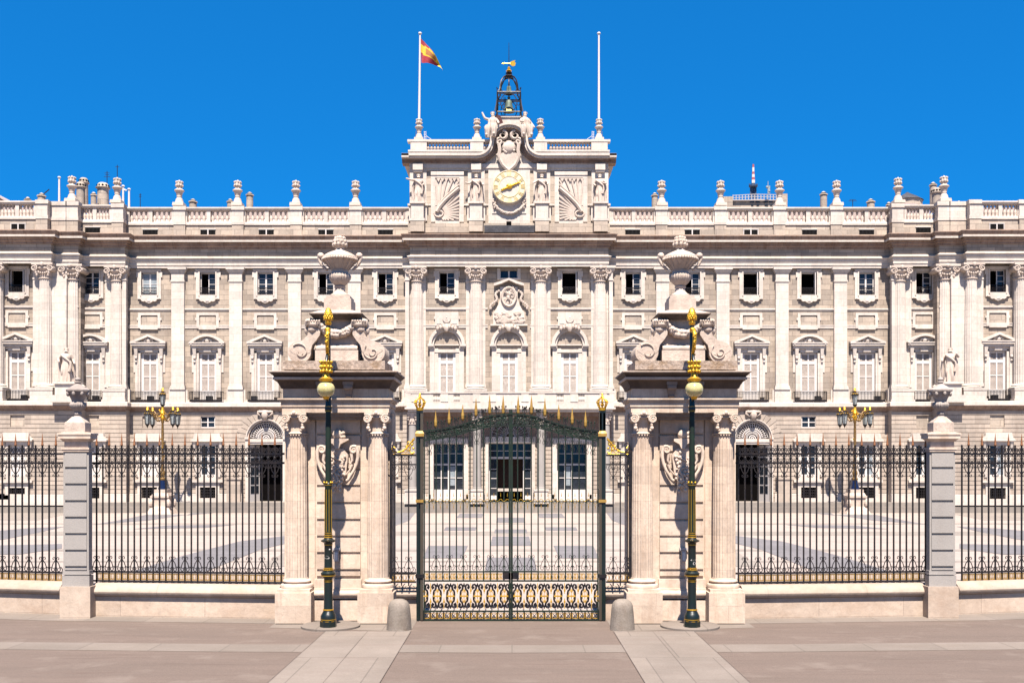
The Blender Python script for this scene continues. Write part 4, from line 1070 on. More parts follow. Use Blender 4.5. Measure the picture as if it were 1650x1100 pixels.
def body(mb, cx, cz, s, rnd, y, lean=0):
    mb.ball((cx+lean*s*0.2,y,cz+s*0.45),(s*0.09,s*0.09,s*0.11),6,5); mb.ball((cx+lean*s*0.1,y,cz+s*0.22),(s*0.15,s*0.12,s*0.2),6,5)
    mb.ball((cx,y,cz-s*0.05),(s*0.16,s*0.12,s*0.2),6,5)
    for e in (-1,1):
        mb.tube([(cx+e*s*0.12,y,cz+s*0.32),(cx+e*s*(0.25+rnd.random()*0.1),y-0.05,cz+s*(0.2+rnd.random()*0.2)),(cx+e*s*0.3,y-0.05,cz+s*(0.1+rnd.random()*0.4))],s*0.05,4)
        mb.tube([(cx+e*s*0.07,y,cz-s*0.1),(cx+e*s*(0.12+rnd.random()*0.1),y-0.06,cz-s*0.3),(cx+e*s*(0.08+rnd.random()*0.15),y,cz-s*0.52)],s*0.065,4)
body(r, xx(819), zp(480), 1.15, rnd, Yv-0.33, 1)
body(r, xx(828), zp(468), 0.6, rnd, Yv-0.3, -1)
for k in range(15): r.ball((xx(812+rnd.random()*16),Yv-0.26,zp(470+rnd.random()*20)),(0.16+rnd.random()*0.15,0.09,0.12+rnd.random()*0.1),6,4)
for k in range(34):
    a = 800+rnd.random()*40; r.ball((xx(a),Yv-0.26,zp(504+rnd.random()*17)),(0.18+rnd.random()*0.25,0.12,0.1+rnd.random()*0.14),6,4)
for e in (-1,1):
    for k in range(13):
        t = k/12; r.ball((xx(820+e*(16+t*12+3*math.sin(t*9))),Yv-0.24,zp(470+t*28)),(0.13,0.12,0.14),5,4)
    body(r, xx(820+e*14), zp(512), 0.8, rnd, Yv-0.3, -e)
r.build('relief_figures', M['ornament'], rel)

# ================================================================ CLOCK PAVILION
Yk = Yc+0.45; zk = lambda p: WZ(p, Yk); xk = lambda p: WX(p, Yk); uk = Yk/1650
pav = empty('clock_pavilion', (PX0-PX0, 92-92, 0), parent=palace)
bpy.data.objects.remove(pav)
mb = MB(True)
def kb(a,b,t,u,yf,yb=None, m=None): (m or mb).box(xk(a),xk(b),yf,yb or Yk+6,zk(u),zk(t))
kb(660,980,262,375,Yk)                       # body
mb.build('pavilion_body', M['attic'], palace, smooth=0)
mb = MB(True)
for c in (674.5,767.5,873,966.5): kb(c-19 if c in (674.5,) else c-19, c+19, 268, 357, Yk-0.10, Yk+0.2) if 0 else None
for c,hw in ((674,13.5),(767.5,13.5),(873,13.5),(966.5,13.5)): kb(c-hw,c+hw,268,357,Yk-0.14,Yk+0.2)
for a,b in ((694.5,747.5),(893.5,946.5)):
    kb(a,a+7,283,358,Yk-0.14,Yk+0.2); kb(b-7,b,283,358,Yk-0.14,Yk+0.2); kb(a+7,b-7,283,287,Yk-0.14,Yk+0.2); kb(a+7,b-7,357,361,Yk-0.14,Yk+0.2)
    kb(a+7,b-7,287,357,Yk-0.05,Yk+0.2); kb(a,b,277,283,Yk-0.2,Yk+0.2)
kb(787,854,275,361,Yk-0.18,Yk+0.2); kb(793,848,279,345,Yk-0.24,Yk+0.2)
kb(660,980,265,272,Yk-0.22,Yk+0.2); kb(660,980,272,275.5,Yk-0.12,Yk+0.2)
for c in (674,767.5,873,966.5): kb(c-8,c+8,266,276,Yk-0.5,Yk+0.1); kb(c-7,c+7,276,279,Yk-0.42,Yk+0.1)
kb(657,983,329.5,331.5,Yk-0.08,Yk+0.2)
for c in (674,767.5,873,966.5):
    kb(c-10,c+10,332,358,Yk-1.0,Yk+0.1); kb(c-12,c+12,329.5,332.5,Yk-1.12,Yk+0.1); kb(c-12,c+12,356,360,Yk-1.08,Yk+0.1)
    kb(c-14.5,c+14.5,332,357,Yk-0.3,Yk+0.1); kb(c-16.5,c+16.5,329.8,333,Yk-0.4,Yk+0.1)
mb.build('pavilion_trim', M['trim'], palace, smooth=0)
mb = MB(True); kb(658,982,361,376,Yk-0.35,Yk+0.2)
for c in (674,767.5,873,966.5): kb(c-11,c+11,360,377,Yk-1.05,Yk)
mb.build('pavilion_base', M['attic'], palace, smooth=0)
mb = MB(True); kb(780.5,861,367,378,Yk-0.9,Yk-0.3); mb.build('slate_step', M['slate'], palace, smooth=0)
mb = MB(True); kb(816,824,358.5,367.5,Yk-0.42,Yk-0.2); mb.build('vent_opening', M['black'], palace, smooth=0)
# sun relief panels
for e,(a,b) in ((1,(701.5,740.5)),(-1,(900.5,939.5))):
    r = MB(True); yf = Yk-0.05
    hx, hz = (707,344) if e > 0 else (934,344)
    for k in range(17):
        t = R(-52+k*9.2); L = 60
        dx, dz = math.cos(t)*e, math.sin(t)
        lim = 1e9
        if dx*e > 1e-3: lim = min(lim, (34)/abs(dx))
        if dz > 1e-3: lim = min(lim, 55/dz)
        if dz < -1e-3: lim = min(lim, 11.5/-dz)
        r.tube([(xk(hx+dx*9),yf-0.01,zk(hz-dz*9)),(xk(hx+dx*lim*0.96),yf-0.05,zk(hz-dz*lim*0.96))],0.10,4)
    pts = []
    for k in range(9):
        q = k/8; pts.append((xk(hx-e*3+e*q*36),yf-0.10,zk(342-q**0.75*38)))
    r.tube(pts,0.17,6)
    pts = [(x,y-0.02,z+0.32) for x,y,z in pts]; r.tube(pts,0.08,5)
    r.tube([(xk(hx+7*math.cos(t)*e),yf-0.08,zk(hz-5*math.sin(t)+1)) for t in [k*math.pi/6 for k in range(13)]],0.09,5)
    for k in range(6): r.prism([(xk(a+2+k*6.4),zk(288)),(xk(a+5.2+k*6.4),zk(294)),(xk(a+8.4+k*6.4),zk(288))],yf-0.12,yf)
    r.build('sun_relief', M['ornament'], palace, smooth=30)
# clock
CX, CZ = xk(820.6), zk(304); cr = 27*uk
def disc(mb, cx, cz, r, y0, y1, n=40): mb.prism([(cx+r*math.cos(2*math.pi*k/n),cz+r*math.sin(2*math.pi*k/n)) for k in range(n)], y0, y1)
mb = MB(True); disc(mb, CX, CZ, cr, Yk-0.62, Yk-0.1); clock = mb.build('clock', M['trim'], palace, smooth=0)
mb = MB(True); disc(mb, CX, CZ, cr*0.93, Yk-0.645, Yk-0.3); mb.build('clock_face', M['dialring'], clock, smooth=0)
mb = MB(True); disc(mb, CX, CZ, cr*0.61, Yk-0.655, Yk-0.3); mb.build('clock_centre', M['dial'], clock, smooth=0)
mb = MB(True); n = 48
for k in range(n):
    t0,t1 = 2*math.pi*k/n,2*math.pi*(k+1)/n
    for r0,r1 in ((0.935,0.955),(0.60,0.635)):
        mb.prism([(CX+cr*r*math.cos(t),CZ+cr*r*math.sin(t)) for r,t in ((r0,t0),(r1,t0),(r1,t1),(r0,t1))], Yk-0.68, Yk-0.6)
rom = [3,2,3,2,1,2,3,4,2,1,2,3]
for k in range(12):
    t = math.pi/2-2*math.pi*k/12
    for j in range(3 if k%3 else 4):
        tt = t+(j-1.2)*0.085; mb.tube([(CX+cr*r*math.cos(tt),Yk-0.66,CZ+cr*r*math.sin(tt)) for r in (0.68,0.92)],0.030,4)
for k in range(60):
    t = 2*math.pi*k/60; mb.tube([(CX+cr*r*math.cos(t),Yk-0.66,CZ+cr*r*math.sin(t)) for r in (0.90,0.955)],0.014,3)
mb.build('clock_numerals', M['dialgold'], clock, smooth=0)
t = math.atan2(304-299.5, 833-820)
for nm,L,ang in (('clock_hand',0.72,R(22)),('clock_hand',0.58,R(180+26))):
    mb = MB(True); mb.tube([(CX+cr*r*math.cos(ang),Yk-0.72,CZ+cr*r*math.sin(ang)) for r in (0,L*0.5)],0.10,6); mb.tube([(CX+cr*r*math.cos(ang),Yk-0.72,CZ+cr*r*math.sin(ang)) for r in (L*0.5,L)],0.075,6,0.03)
    for q in (0.3,0.5,0.66): mb.ball((CX+cr*q*L*math.cos(ang)*1.2,Yk-0.74,CZ+cr*q*L*math.sin(ang)*1.2),(0.13,0.05,0.10),6,4)
    if L > 0.7: mb.ball((CX,Yk-0.74,CZ),(0.28,0.1,0.24),8,6)
    mb.build(nm, M['gold'], clock)
mb = MB(True); rnd = random.Random(3)
for k in range(46):
    q = -1+2*k/45; mb.ball((CX+q*24*uk,Yk-0.34,zk(334-3+ (1-q*q)*13+rnd.random()*1.8)),(0.13+rnd.random()*0.06,0.13,0.12),5,4)
for e in (-1,1):
    for k in range(12): mb.ball((CX+e*(20+rnd.random()*6)*uk,Yk-0.34,zk(322+k*1.3)),(0.11,0.1,0.1),5,4)
mb.build('garland', M['ornament'], palace)
# cornice with the swept up centre
def cpath():
    L = [(648.5,254),(768,254)]
    def bez(p0,p1,p2,p3,n):
        return [tuple((1-t)**3*a+3*(1-t)**2*t*b+3*(1-t)*t*t*c+t**3*d for a,b,c,d in zip(p0,p1,p2,p3)) for t in [i/n for i in range(1,n+1)]]
    L += bez((768,254),(780,254),(791,246),(792,232),7); L += bez((792,232),(793,212),(806,204.5),(820.3,204.5),8)
    R_ = [(1640.6-x,y) for x,y in L[::-1][1:]]
    return L+R_
cpth = cpath()
def arcband(mb, d0, d1, yf, yb, lo=0, hi=None):
    P = [(xk(a),zk(b)) for a,b in cpth]; n = len(P); N = []
    for i in range(n):
        a = Vector(P[max(i-1,0)]); b = Vector(P[min(i+1,n-1)]); d = (b-a).normalized(); N.append(Vector((-d.y,d.x)))
    for i in range(n-1):
        q = [Vector(P[i])+N[i]*d0, Vector(P[i+1])+N[i+1]*d0, Vector(P[i+1])+N[i+1]*d1, Vector(P[i])+N[i]*d1]
        mb.prism([(v.x,v.y) for v in q], yf, yb)
mb = MB(True)
arcband(mb, -0.06, 0.12, Yk-0.85, Yk+0.6); arcband(mb, -0.24, -0.06, Yk-0.7, Yk+0.6); 
mb.build('pavilion_cornice', M['trim'], palace, smooth=0)
mb = MB(True); arcband(mb, -0.42, -0.24, Yk-0.5, Yk+0.6); arcband(mb, -0.60, -0.42, Yk-0.3, Yk+0.6); mb.build('pavilion_cornice_soffit', M['stain_and_shade'], palace, smooth=0)
mb = MB(True)   # side returns of the cornice and block behind the arch
for a,b in ((648.5,660),(981,992)): kb(a,b,251.6,257.5,Yk-0.85,Yk+6); 
kb(792,849,206,262,Yk+0.0,Yk+1.2); kb(797,844,188.5,206,Yk+0.1,Yk+1.6); kb(795,846,186.5,189,Yk,Yk+1.7); kb(660,980,251,266,Yk-0.02,Yk+6)
mb.build('pavilion_upper_block', M['trim'], palace, smooth=0)
# pavilion balustrade and urn bases
mb = MB(True); bb = MB(True)
for lo,hi in ((658,790),(850,982)):
    kb(lo,hi,245.5,252,Yk-0.25,Yk+0.5); kb(lo,hi,243,246,Yk-0.3,Yk+0.5); kb(lo-1,hi+1,226.5,230,Yk-0.32,Yk+0.4)
    for c in (675,768.5,870.8,965.5):
        if lo <= c <= hi:
            w = 13 if c in (675,965.5) else 10.5
            kb(c-w,c+w,229,246,Yk-0.28,Yk+0.4)
balusters(bb, xk(687.5), xk(756), Yk, zk(243.2), zk(230), 13); balusters(bb, xk(885), xk(952), Yk, zk(243.2), zk(230), 13)
balusters(bb, xk(780), xk(787), Yk, zk(243.2), zk(230), 2); balusters(bb, xk(853), xk(860), Yk, zk(243.2), zk(230), 2)
mb.build('pavilion_balustrade', M['trim'], palace, smooth=0); bb.build('pavilion_balusters', M['ornament'], palace, smooth=60)
# cartouche with shield, crown and scrolls
mb = MB(True); rnd = random.Random(11); yf = Yk-0.35
n = 24
mb.prism([(xk(820+17.5*math.cos(t)),zk(229-19*math.sin(t))) for t in [2*math.pi*k/n for k in range(n)]], Yk-0.1, Yk+0.5)
back = mb.build('cartouche_niche', M['attic'], palace, smooth=0)
mb = MB(True)
mb.ball((xk(820),yf,zk(240)),(0.62,0.35,0.62),10,8)
mb.prism([(xk(a),zk(b)) for a,b in ((806,250),(808,264),(820,275),(832,264),(834,250),(820,246))][::-1], yf-0.15, yf+0.4)
for e in (-1,1):
    mb.spiral((xk(820+e*10),yf-0.1,zk(221)),0.42,1.2,0.15,start=math.pi/2,sgn=e,nn=6); mb.spiral((xk(820+e*15),yf-0.1,zk(231)),0.30,1.3,0.13,start=math.pi/2,sgn=-e,nn=6)
    mb.tube([(xk(820+e*x),yf-0.1,zk(y)) for x,y in ((16,234),(14.5,244),(16,252),(14,260),(10,268),(4,274),(0,277))],0.17,6)
    for k in range(12): mb.ball((xk(820+e*(17-k*1.3+rnd.random()*2)),yf,zk(252+k*1.9)),(0.16,0.16,0.15),6,4)
for k in range(9): mb.ball((xk(812+k*2),yf-0.12,zk(245+3*math.sin(k*0.8))),(0.15,0.15,0.14),6,4)
for k in range(5): mb.tube([(xk(812+k*4),yf-0.1,zk(236)),(xk(811+k*4.5),yf-0.15,zk(231))],0.08,5)
for k in range(-5,6): mb.ball((xk(820+k*3.0),yf-0.25,zk(206.5+0.13*k*k-2*(k%2))),(0.17,0.2,0.20),6,5)
mb.ball((xk(820),yf-0.2,zk(203)),(0.3,0.25,0.35),8,5); mb.ball((xk(820),yf,zk(276)),(0.28,0.25,0.3),8,5)
mb.build('shield_cartouche', M['ornament'], palace)
mb = MB(True)
for e in (-1,1): mb.ball((xk(820+e*10.2),yf-0.12,zk(221)),(0.18,0.1,0.26),8,6)
mb.build('cartouche_opening', M['interior'], palace)
# ================================================================ ROOF ORNAMENTS
def finial():
    m = MB(); u = 0.0552; zb = lambda p: (332.6-p)*u
    m.frustum(0,0,0,zb(327.5),9*u,9*u,8.4*u,8.4*u); 
    m.lathe([(8.0*u,zb(327.5)),(6.2*u,zb(324.5)),(5.6*u,zb(321)),(4.0*u,zb(319.5)),(3.8*u,zb(317.8)),(4.4*u,zb(317)),(4.0*u,zb(315.5)),(4.8*u,zb(313.5)),(5.0*u,zb(311.5)),(6.2*u,zb(309)),(7.9*u,zb(307.5)),(7.9*u,zb(306.3)),(6.0*u,zb(305)),(4.3*u,zb(303.8)),(4.0*u,zb(302.5)),(5.0*u,zb(301))], n=16)
    m.ball((0,0,zb(297)),(5.6*u,5.6*u,5.4*u),12,8)
    for k in range(8):
        a = 2*math.pi*k/8; m.ball((5.2*u*math.cos(a),5.2*u*math.sin(a),zb(299.3)),1.9*u,6,4); m.ball((4.6*u*math.cos(a+.4),4.6*u*math.sin(a+.4),zb(293.6)),2.0*u,6,4)
    m.ball((0,0,zb(291.6)),2.0*u,6,5)
    return m.build('urn_finial', M['ornament'], palace)
fin = finial(); ft = zz(332.6)
for i,c in enumerate((116,189,289,383,477,573,1066,1161,1256,1348,1447,1521)):
    Y = plane_at(c)+0.75; L = (WX(c,Y)-PX0, Y-92, WZ(332.6, 91.6) if c not in (116,1521) else WZ(332.6,91.4))
    if i == 0: fin.location = L
    else: dup(fin, L, parent=palace)
for c in (675.2,768.6,870.6,965.2):
    o = dup(fin, (WX(c,Yk+0.1)-PX0, Yk+0.1-92, WZ(227,Yk)), parent=palace, scale=(0.84,0.84,0.86))
# flagpoles
for c,lab,fl in ((677.0,'white flagpole flying a red and yellow flag, left end of the clock pavilion',1),(965.0,'bare white flagpole without a flag, right end of the clock pavilion',0)):
    Y = Yk+0.1; x = WX(c if not fl else 675.4,Y); zb_, zt = WZ(192,Y), WZ(56,Y)
    t = empty('flagpole', (x,Y,zb_), lab, 'flagpole', 'flagpoles on the clock pavilion')
    m = MB(); m.tube([(0,0,-0.3),(0.08 if fl else 0,0,zt-zb_)],0.11,10,0.075); m.build('pole', M['white'], t, smooth=60)
    m = MB(); m.ball((0.08 if fl else 0,0,zt-zb_+0.10),(0.16,0.16,0.12),8,6); m.build('finial', M['white'], t)
    # little service ladder and platform rail
    m = MB(); s = 1 if fl else -1
    for a in (-6,8,10.5): m.tube([(s*a*0.055,0.3,WZ(226,Y)-zb_),(s*a*0.055,0.3,WZ(210,Y)-zb_)],0.025,4)
    for k in range(4): m.tube([(s*7*0.055,0.3,WZ(223-k*4,Y)-zb_),(s*11*0.055,0.3,WZ(223-k*4,Y)-zb_)],0.02,4)
    m.tube([(s*10.5*0.055,0.3,WZ(217,Y)-zb_),(s*24*0.055,0.3,WZ(226.5,Y)-zb_)],0.025,4); m.build('ladder', M['white'], t, smooth=0)
    if fl:
        top = [(677.2,61.5),(684,67.5),(691,75.5),(698,85),(704,94),(709,103),(713.6,113)]
        bot = [(679.2,101.5),(684.5,102.3),(691,102.8),(698,103.2),(704,104.8),(709,109.5),(713.4,115)]
        N, K = 24, 14
        def ip(P,q):
            f = q*(len(P)-1); i = min(int(f),len(P)-2); g = f-i; return (P[i][0]*(1-g)+P[i+1][0]*g, P[i][1]*(1-g)+P[i+1][1]*g)
        vs = []; fs = []; ms = []
        for i in range(N+1):
            a = ip(top,i/N); b = ip(bot,i/N)
            for j in range(K+1):
                v = j/K; px = a[0]*(1-v)+b[0]*v; py = a[1]*(1-v)+b[1]*v
                yy = 0.35*math.sin(i/N*9+v*2.5)*(i/N)**0.6
                vs.append((WX(px,Y)-x, yy, WZ(py,Y)-zb_))
        m = MB()
        for i in range(N):
            for j in range(K):
                v = (j+0.5)/K; uu = (i+0.5)/N
                red_top = v < 0.10+0.14*max(0,1-uu*3)+0.0; 
                m.cur = 0 if (red_top or v > 0.60+0.1*uu) and not (uu > 0.72 and v > 0.30) else 1
                if 0.22 < uu < 0.62 and 0.22 < v < 0.55: m.cur = 2
                if uu > 0.55 and v < 0.24: m.cur = 1
                k0 = i*(K+1)+j; m.add([vs[k0],vs[k0+1],vs[k0+K+2],vs[k0+K+1]],[(0,1,2,3)])
        m.build('flag', [M['red'],M['yellow'],M['crest']], t, smooth=0)
# bell cage
Y = Yk+0.9; bx = WX(820.0,Y); zb_ = WZ(187,Y)
cage = empty('bell_cage', (bx,Y,zb_), 'open iron bell cage with two bells and gilded weathervane above the clock', 'bell cage')
zc = lambda p: WZ(p,Y)-zb_; u = Y/1650
m = MB()
for k in range(4):
    a = math.pi/4+k*math.pi/2; ca, sa = math.cos(a), math.sin(a); q = 1.30
    P = lambda r,p: (r*u*q*ca, r*u*q*sa, zc(p))
    m.tube([P(22,187),P(21,180),P(20,168),P(20,157)],0.07,5)
    m.tube([P(24.5,187),P(22,176),P(21,167)],0.045,4)
    m.tube([P(20,155),P(16,150),P(15,142),P(13,134),P(9,127),(0,0,zc(122))],0.06,5)
    m.tube([P(20,155),P(21,148),P(19,150)],0.045,4)
    # circle pieces below, facing outwards
    a2 = a+math.pi/4; 
for k in range(4):
    a = k*math.pi/2; r = 20*u*q*math.cos(math.pi/4); n = 20
    def face(x,z): 
        return (x*math.cos(a)-(-r)*math.sin(a) if 0 else x*math.cos(a)+r*math.sin(a), x*math.sin(a)-r*math.cos(a), z)
    w = r*2
    m.tube([face(-w/2,zc(155)),face(w/2,zc(155))],0.07,5); m.tube([face(-w/2,zc(157.5)),face(w/2,zc(157.5))],0.05,4)
    m.tube([face(-w/2,zc(186.5)),face(w/2,zc(186.5))],0.07,5)
    m.tube([face(13*u*math.cos(t),zc(172)+15*u*math.sin(t)) for t in [2*math.pi*j/n for j in range(n+1)]],0.045,4)
    for e in (-1,1):
        m.tube([face(e*w/2,zc(160)),face(e*w*0.42,zc(164)),face(e*w*0.34,zc(160))],0.04,4)
for k in range(2):
    a = k*math.pi/2; n = 20
    m.tube([(13*u*math.cos(t)*math.cos(a),13*u*math.cos(t)*math.sin(a),zc(140)+13.5*u*math.sin(t)) for t in [2*math.pi*j/n for j in range(n+1)]],0.05,4)
m.tube([(0,0,zc(160)),(0,0,zc(112))],0.06,5); m.lathe([(0.1,zc(126)),(0.45,zc(124)),(0.35,zc(122)),(0.15,zc(121)),(0.3,zc(118)),(0.1,zc(116)),(0.08,zc(112))],n=10)
for e in (-1,1): m.tube([(0,0,zc(121)),(e*0.35,0,zc(123)),(e*0.5,0,zc(126)),(e*0.3,0,zc(127))],0.04,4); m.tube([(0,0,zc(114)),(e*0.22,0,zc(117)),(e*0.28,0,zc(120))],0.035,4)
m.build('iron_frame', M['iron'], cage)
m = MB()
for a in (-8,-6): m.tube([(a*u,0.3,zc(187)),(a*u,0.3,zc(155))],0.035,4)
for k in range(12): m.tube([(-8*u,0.3,zc(185-k*2.6)),(-6*u,0.3,zc(185-k*2.6))],0.02,3)
m.build('ladder', M['iron'], cage, smooth=0)
def bell(s, pz, name='bell'):
    m = MB(); m.lathe([(r*s*u,zc(pz)+z*s*u) for r,z in ((8.6,-8.5),(8.4,-7.5),(6.8,-5),(5.4,-1),(4.8,3),(4.4,6),(3.2,8),(1.2,8.8),(1.2,10.5),(2.2,11),(2.2,12.5),(0.6,13))],n=20)
    m.tube([(0,0,zc(pz)-8*s*u),(0,0,zc(pz)-10.5*s*u)],0.1*s,6); return m.build(name, M['bronze'], cage)
bell(1.12,171); bell(0.78,145.5)
m = MB(); m.tube([(0,0,zc(112)),(0,0,zc(69))],0.045,5,0.02); m.build('mast', M['iron'], cage)
m = MB(); m.lathe([(0.05,zc(118)),(0.28,zc(114.5)),(0.12,zc(112)),(0.16,zc(110)),(0.05,zc(108))],n=8)
m.tube([(-11*u,0,zc(102.5)),(3*u,0,zc(102.5))],0.05,5); m.prism([(-12*u,zc(102.5)),(-8*u,zc(100.6)),(-8*u,zc(104.4))],-0.04,0.04)
m.prism([(2*u,zc(100.5)),(5*u,zc(99)),(10.5*u,zc(97.5)),(9*u,zc(100)),(11*u,zc(102)),(10*u,zc(106)),(6*u,zc(107)),(2*u,zc(104.5))][::-1],-0.04,0.04)
m.build('weathervane', M['gold'], cage, smooth=0)
m = MB(); m.tube([(0,-0.9,zc(188)),(0,-0.9,zc(181))],0.05,5); m.tube([(-0.2,-0.9,zc(183.5)),(0.2,-0.9,zc(183.5))],0.05,5); m.build('gilded_cross', M['gold'], cage)

# ---------------- statues: one continuous skinned body, draped robe as clothing
def skin(name, joints, edges, mat, parent, root=0, disp=0.0, seed=1):
    me = bpy.data.meshes.new(name); bm = bmesh.new(); ly = bm.verts.layers.skin.verify(); vs = []
    for i,(p,r) in enumerate(joints):
        v = bm.verts.new(p); v[ly].radius = (r,r); v[ly].use_root = (i == root); vs.append(v)
    for a,b in edges: bm.edges.new((vs[a],vs[b]))
    bm.to_mesh(me); bm.free(); o = bpy.data.objects.new(name, me); COL.objects.link(o)
    sk = o.modifiers.new('skin','SKIN'); sb = o.modifiers.new('sub','SUBSURF'); sb.levels = 2; sb.render_levels = 2
    dg = bpy.context.evaluated_depsgraph_get(); me2 = bpy.data.meshes.new_from_object(o.evaluated_get(dg))
    o.modifiers.clear(); o.data = me2; me2.materials.clear(); me2.materials.append(mat)
    me2.polygons.foreach_set('use_smooth', [True]*len(me2.polygons))
    o.parent = parent; return o
def statue(name, loc, h, label, arms, group, hair=0.055, rot=0, seated=False):
    """h: standing height. arms: elbows and hands of left and right arm in figure units (height 1)"""
    t = empty(name, loc, label, 'statue', group); t.rotation_euler.z = rot; t.scale = (h*1.12,h*1.05,h)
    if seated:
        J = [((0,0,.36),.10),((0,.0,.50),.085),((0,0,.60),.10),((0,0,.69),.042),((0,-.01,.745),.052),((0,-.015,.80),.05)]
        legs = [((.07,-.02,.35),.085),((.10,-.22,.36),.065),((.10,-.24,.10),.04),((.10,-.32,.05),.035),((-.07,-.02,.35),.085),((-.12,-.20,.34),.065),((-.12,-.20,.10),.04),((-.13,-.28,.05),.035)]
        sh = .62
    else:
        J = [((0,0,.53),.085),((.0,.0,.64),.075),((.005,0,.76),.095),((0,0,.845),.042),((0,-.01,.895),.052),((0,-.015,.945),.048)]
        legs = [((.055,0,.50),.075),((.065,-.03,.28),.055),((.06,0,.08),.035),((.075,-.07,.03),.03),((-.055,0,.50),.075),((-.085,-.07,.29),.055),((-.10,-.0,.08),.035),((-.12,-.07,.03),.03)]
        sh = .80
    A = []
    for s,(el,ha) in zip((1,-1),arms): A += [((s*.105,0,sh),.048),(el,.038),(ha,.026)]
    J2 = J+legs+A; n = len(J)
    E = [(0,1),(1,2),(2,3),(3,4),(4,5),(0,n),(n,n+1),(n+1,n+2),(n+2,n+3),(0,n+4),(n+4,n+5),(n+5,n+6),(n+6,n+7),(2,n+8),(n+8,n+9),(n+9,n+10),(2,n+11),(n+11,n+12),(n+12,n+13)]
    b = skin('body', J2, E, M['ornament'], t)
    hz = .80 if seated else .945
    m = MB(); m.ball((0,.012,hz+.012),(hair,hair*1.05,hair*.9),10,7); m.ball((0,.05,hz-.03),(hair*.8,hair*.6,hair),8,6)
    for k in range(7):
        a = math.pi*k/6; m.ball((hair*math.cos(a),-.02,hz+.01+hair*.9*math.sin(a)),.014,5,4)
    m.build('hair', M['ornament'], t)
    rb = MB(); ph = (loc[0]*3.1)%6
    if not seated:
        md = lambda a,i,z: 1+(0.20*math.sin(7*a+ph+z*6)+0.10*math.sin(13*a+ph*2-z*9))*min(1,max(0,(0.62-z)*2.2))
        rb.lathe([(.15,.0),(.145,.06),(.135,.16),(.13,.28),(.125,.38),(.115,.47),(.10,.56),(.095,.62),(.115,.70),(.115,.77),(.06,.825)],n=40,mod=md)
        q = [(.10,.05,.78),(.16,.08,.6),(.17,.10,.4),(.15,.09,.2),(.17,.08,.03)]
        for s in (1,-1): rb.tube([(s*x,y,z) for x,y,z in q],.045,6,.06)
        rb.tube([(-.12,-.06,.80),(-.02,-.11,.70),(.10,-.10,.58),(.12,-.10,.45),(.08,-.12,.30)],.03,6,.035)
    else:
        md = lambda a,i,z: 1+0.16*math.sin(9*a+ph+z*5)
        rb.lathe([(.08,.0),(.10,.1),(.12,.22),(.14,.34),(.12,.45),(.10,.52),(.115,.58),(.05,.66)],0,-.05,n=36,mod=md)
        rb.lathe([(.06,.0),(.075,.2),(.085,.34),(.05,.41)],.08,-.20,n=28,mod=md); rb.lathe([(.055,.0),(.07,.2),(.08,.33),(.05,.39)],-.11,-.18,n=28,mod=md)
    rb.build('robe', M['ornament'], t, smooth=60)
    return t
G4 = 'statues in front of the clock pavilion'
arms4 = [(((.17,.02,.68),(.10,-.13,.60)),((-.26,-.03,.80),(-.40,-.08,.83))),
         (((.20,.02,.67),(.24,-.10,.60)),((-.22,-.04,.68),(-.34,-.12,.70))),
         (((.20,-.02,.69),(.16,-.14,.62)),((-.22,-.04,.72),(-.30,-.10,.66))),
         (((.20,.0,.68),(.10,-.14,.66)),((-.19,.02,.67),(-.12,-.14,.58)))]
labs = ['white stone statue holding one arm straight out, below the flag','white stone robed statue just left of the clock','white stone statue in long robes just right of the clock','white stone crowned statue below the bare flagpole']
for i,c in enumerate((674.5,767.5,873,966.5)):
    st = statue('statue', (WX(c,Yk-0.5),Yk-0.55,WZ(330,Yk)), 2.52, labs[i], arms4[i], G4, rot=[0.15,-0.1,0.1,-0.1][i])
m = MB(); st0 = None
# statues on the brackets in the two corners beside the wings
for c,lab,ar in ((107,'pale stone statue on a bracket between columns behind the left fence pillar urn',(((.16,.02,.66),(.22,-.12,.52)),((-.2,.0,.68),(-.16,-.14,.56)))),
              (1531,'pale stone statue with one arm bent on a bracket behind the right fence pillar urn',(((.22,.0,.72),(.12,-.1,.84)),((-.2,.0,.68),(-.22,-.14,.60))))):
    Y = 88.3; zt = WZ(615.5,Y)
    statue('statue', (WX(c,Y),Y,zt), 2.95, lab, ar, 'statues on the facade corners', rot=0.25 if c < 800 else -0.2)
    b = MB(True)
    x = WX(c,Y); b.box(x-0.95,x+0.95,Y-0.6,Y+0.9,WZ(619,Y),WZ(615.5,Y)); b.box(x-0.8,x+0.8,Y-0.45,Y+0.9,WZ(637,Y),WZ(619,Y)); b.box(x-1.1,x+1.1,Y-0.75,Y+0.9,WZ(648.5,Y),WZ(637,Y))
    b.build('statue_bracket', M['trim'], palace, smooth=0)
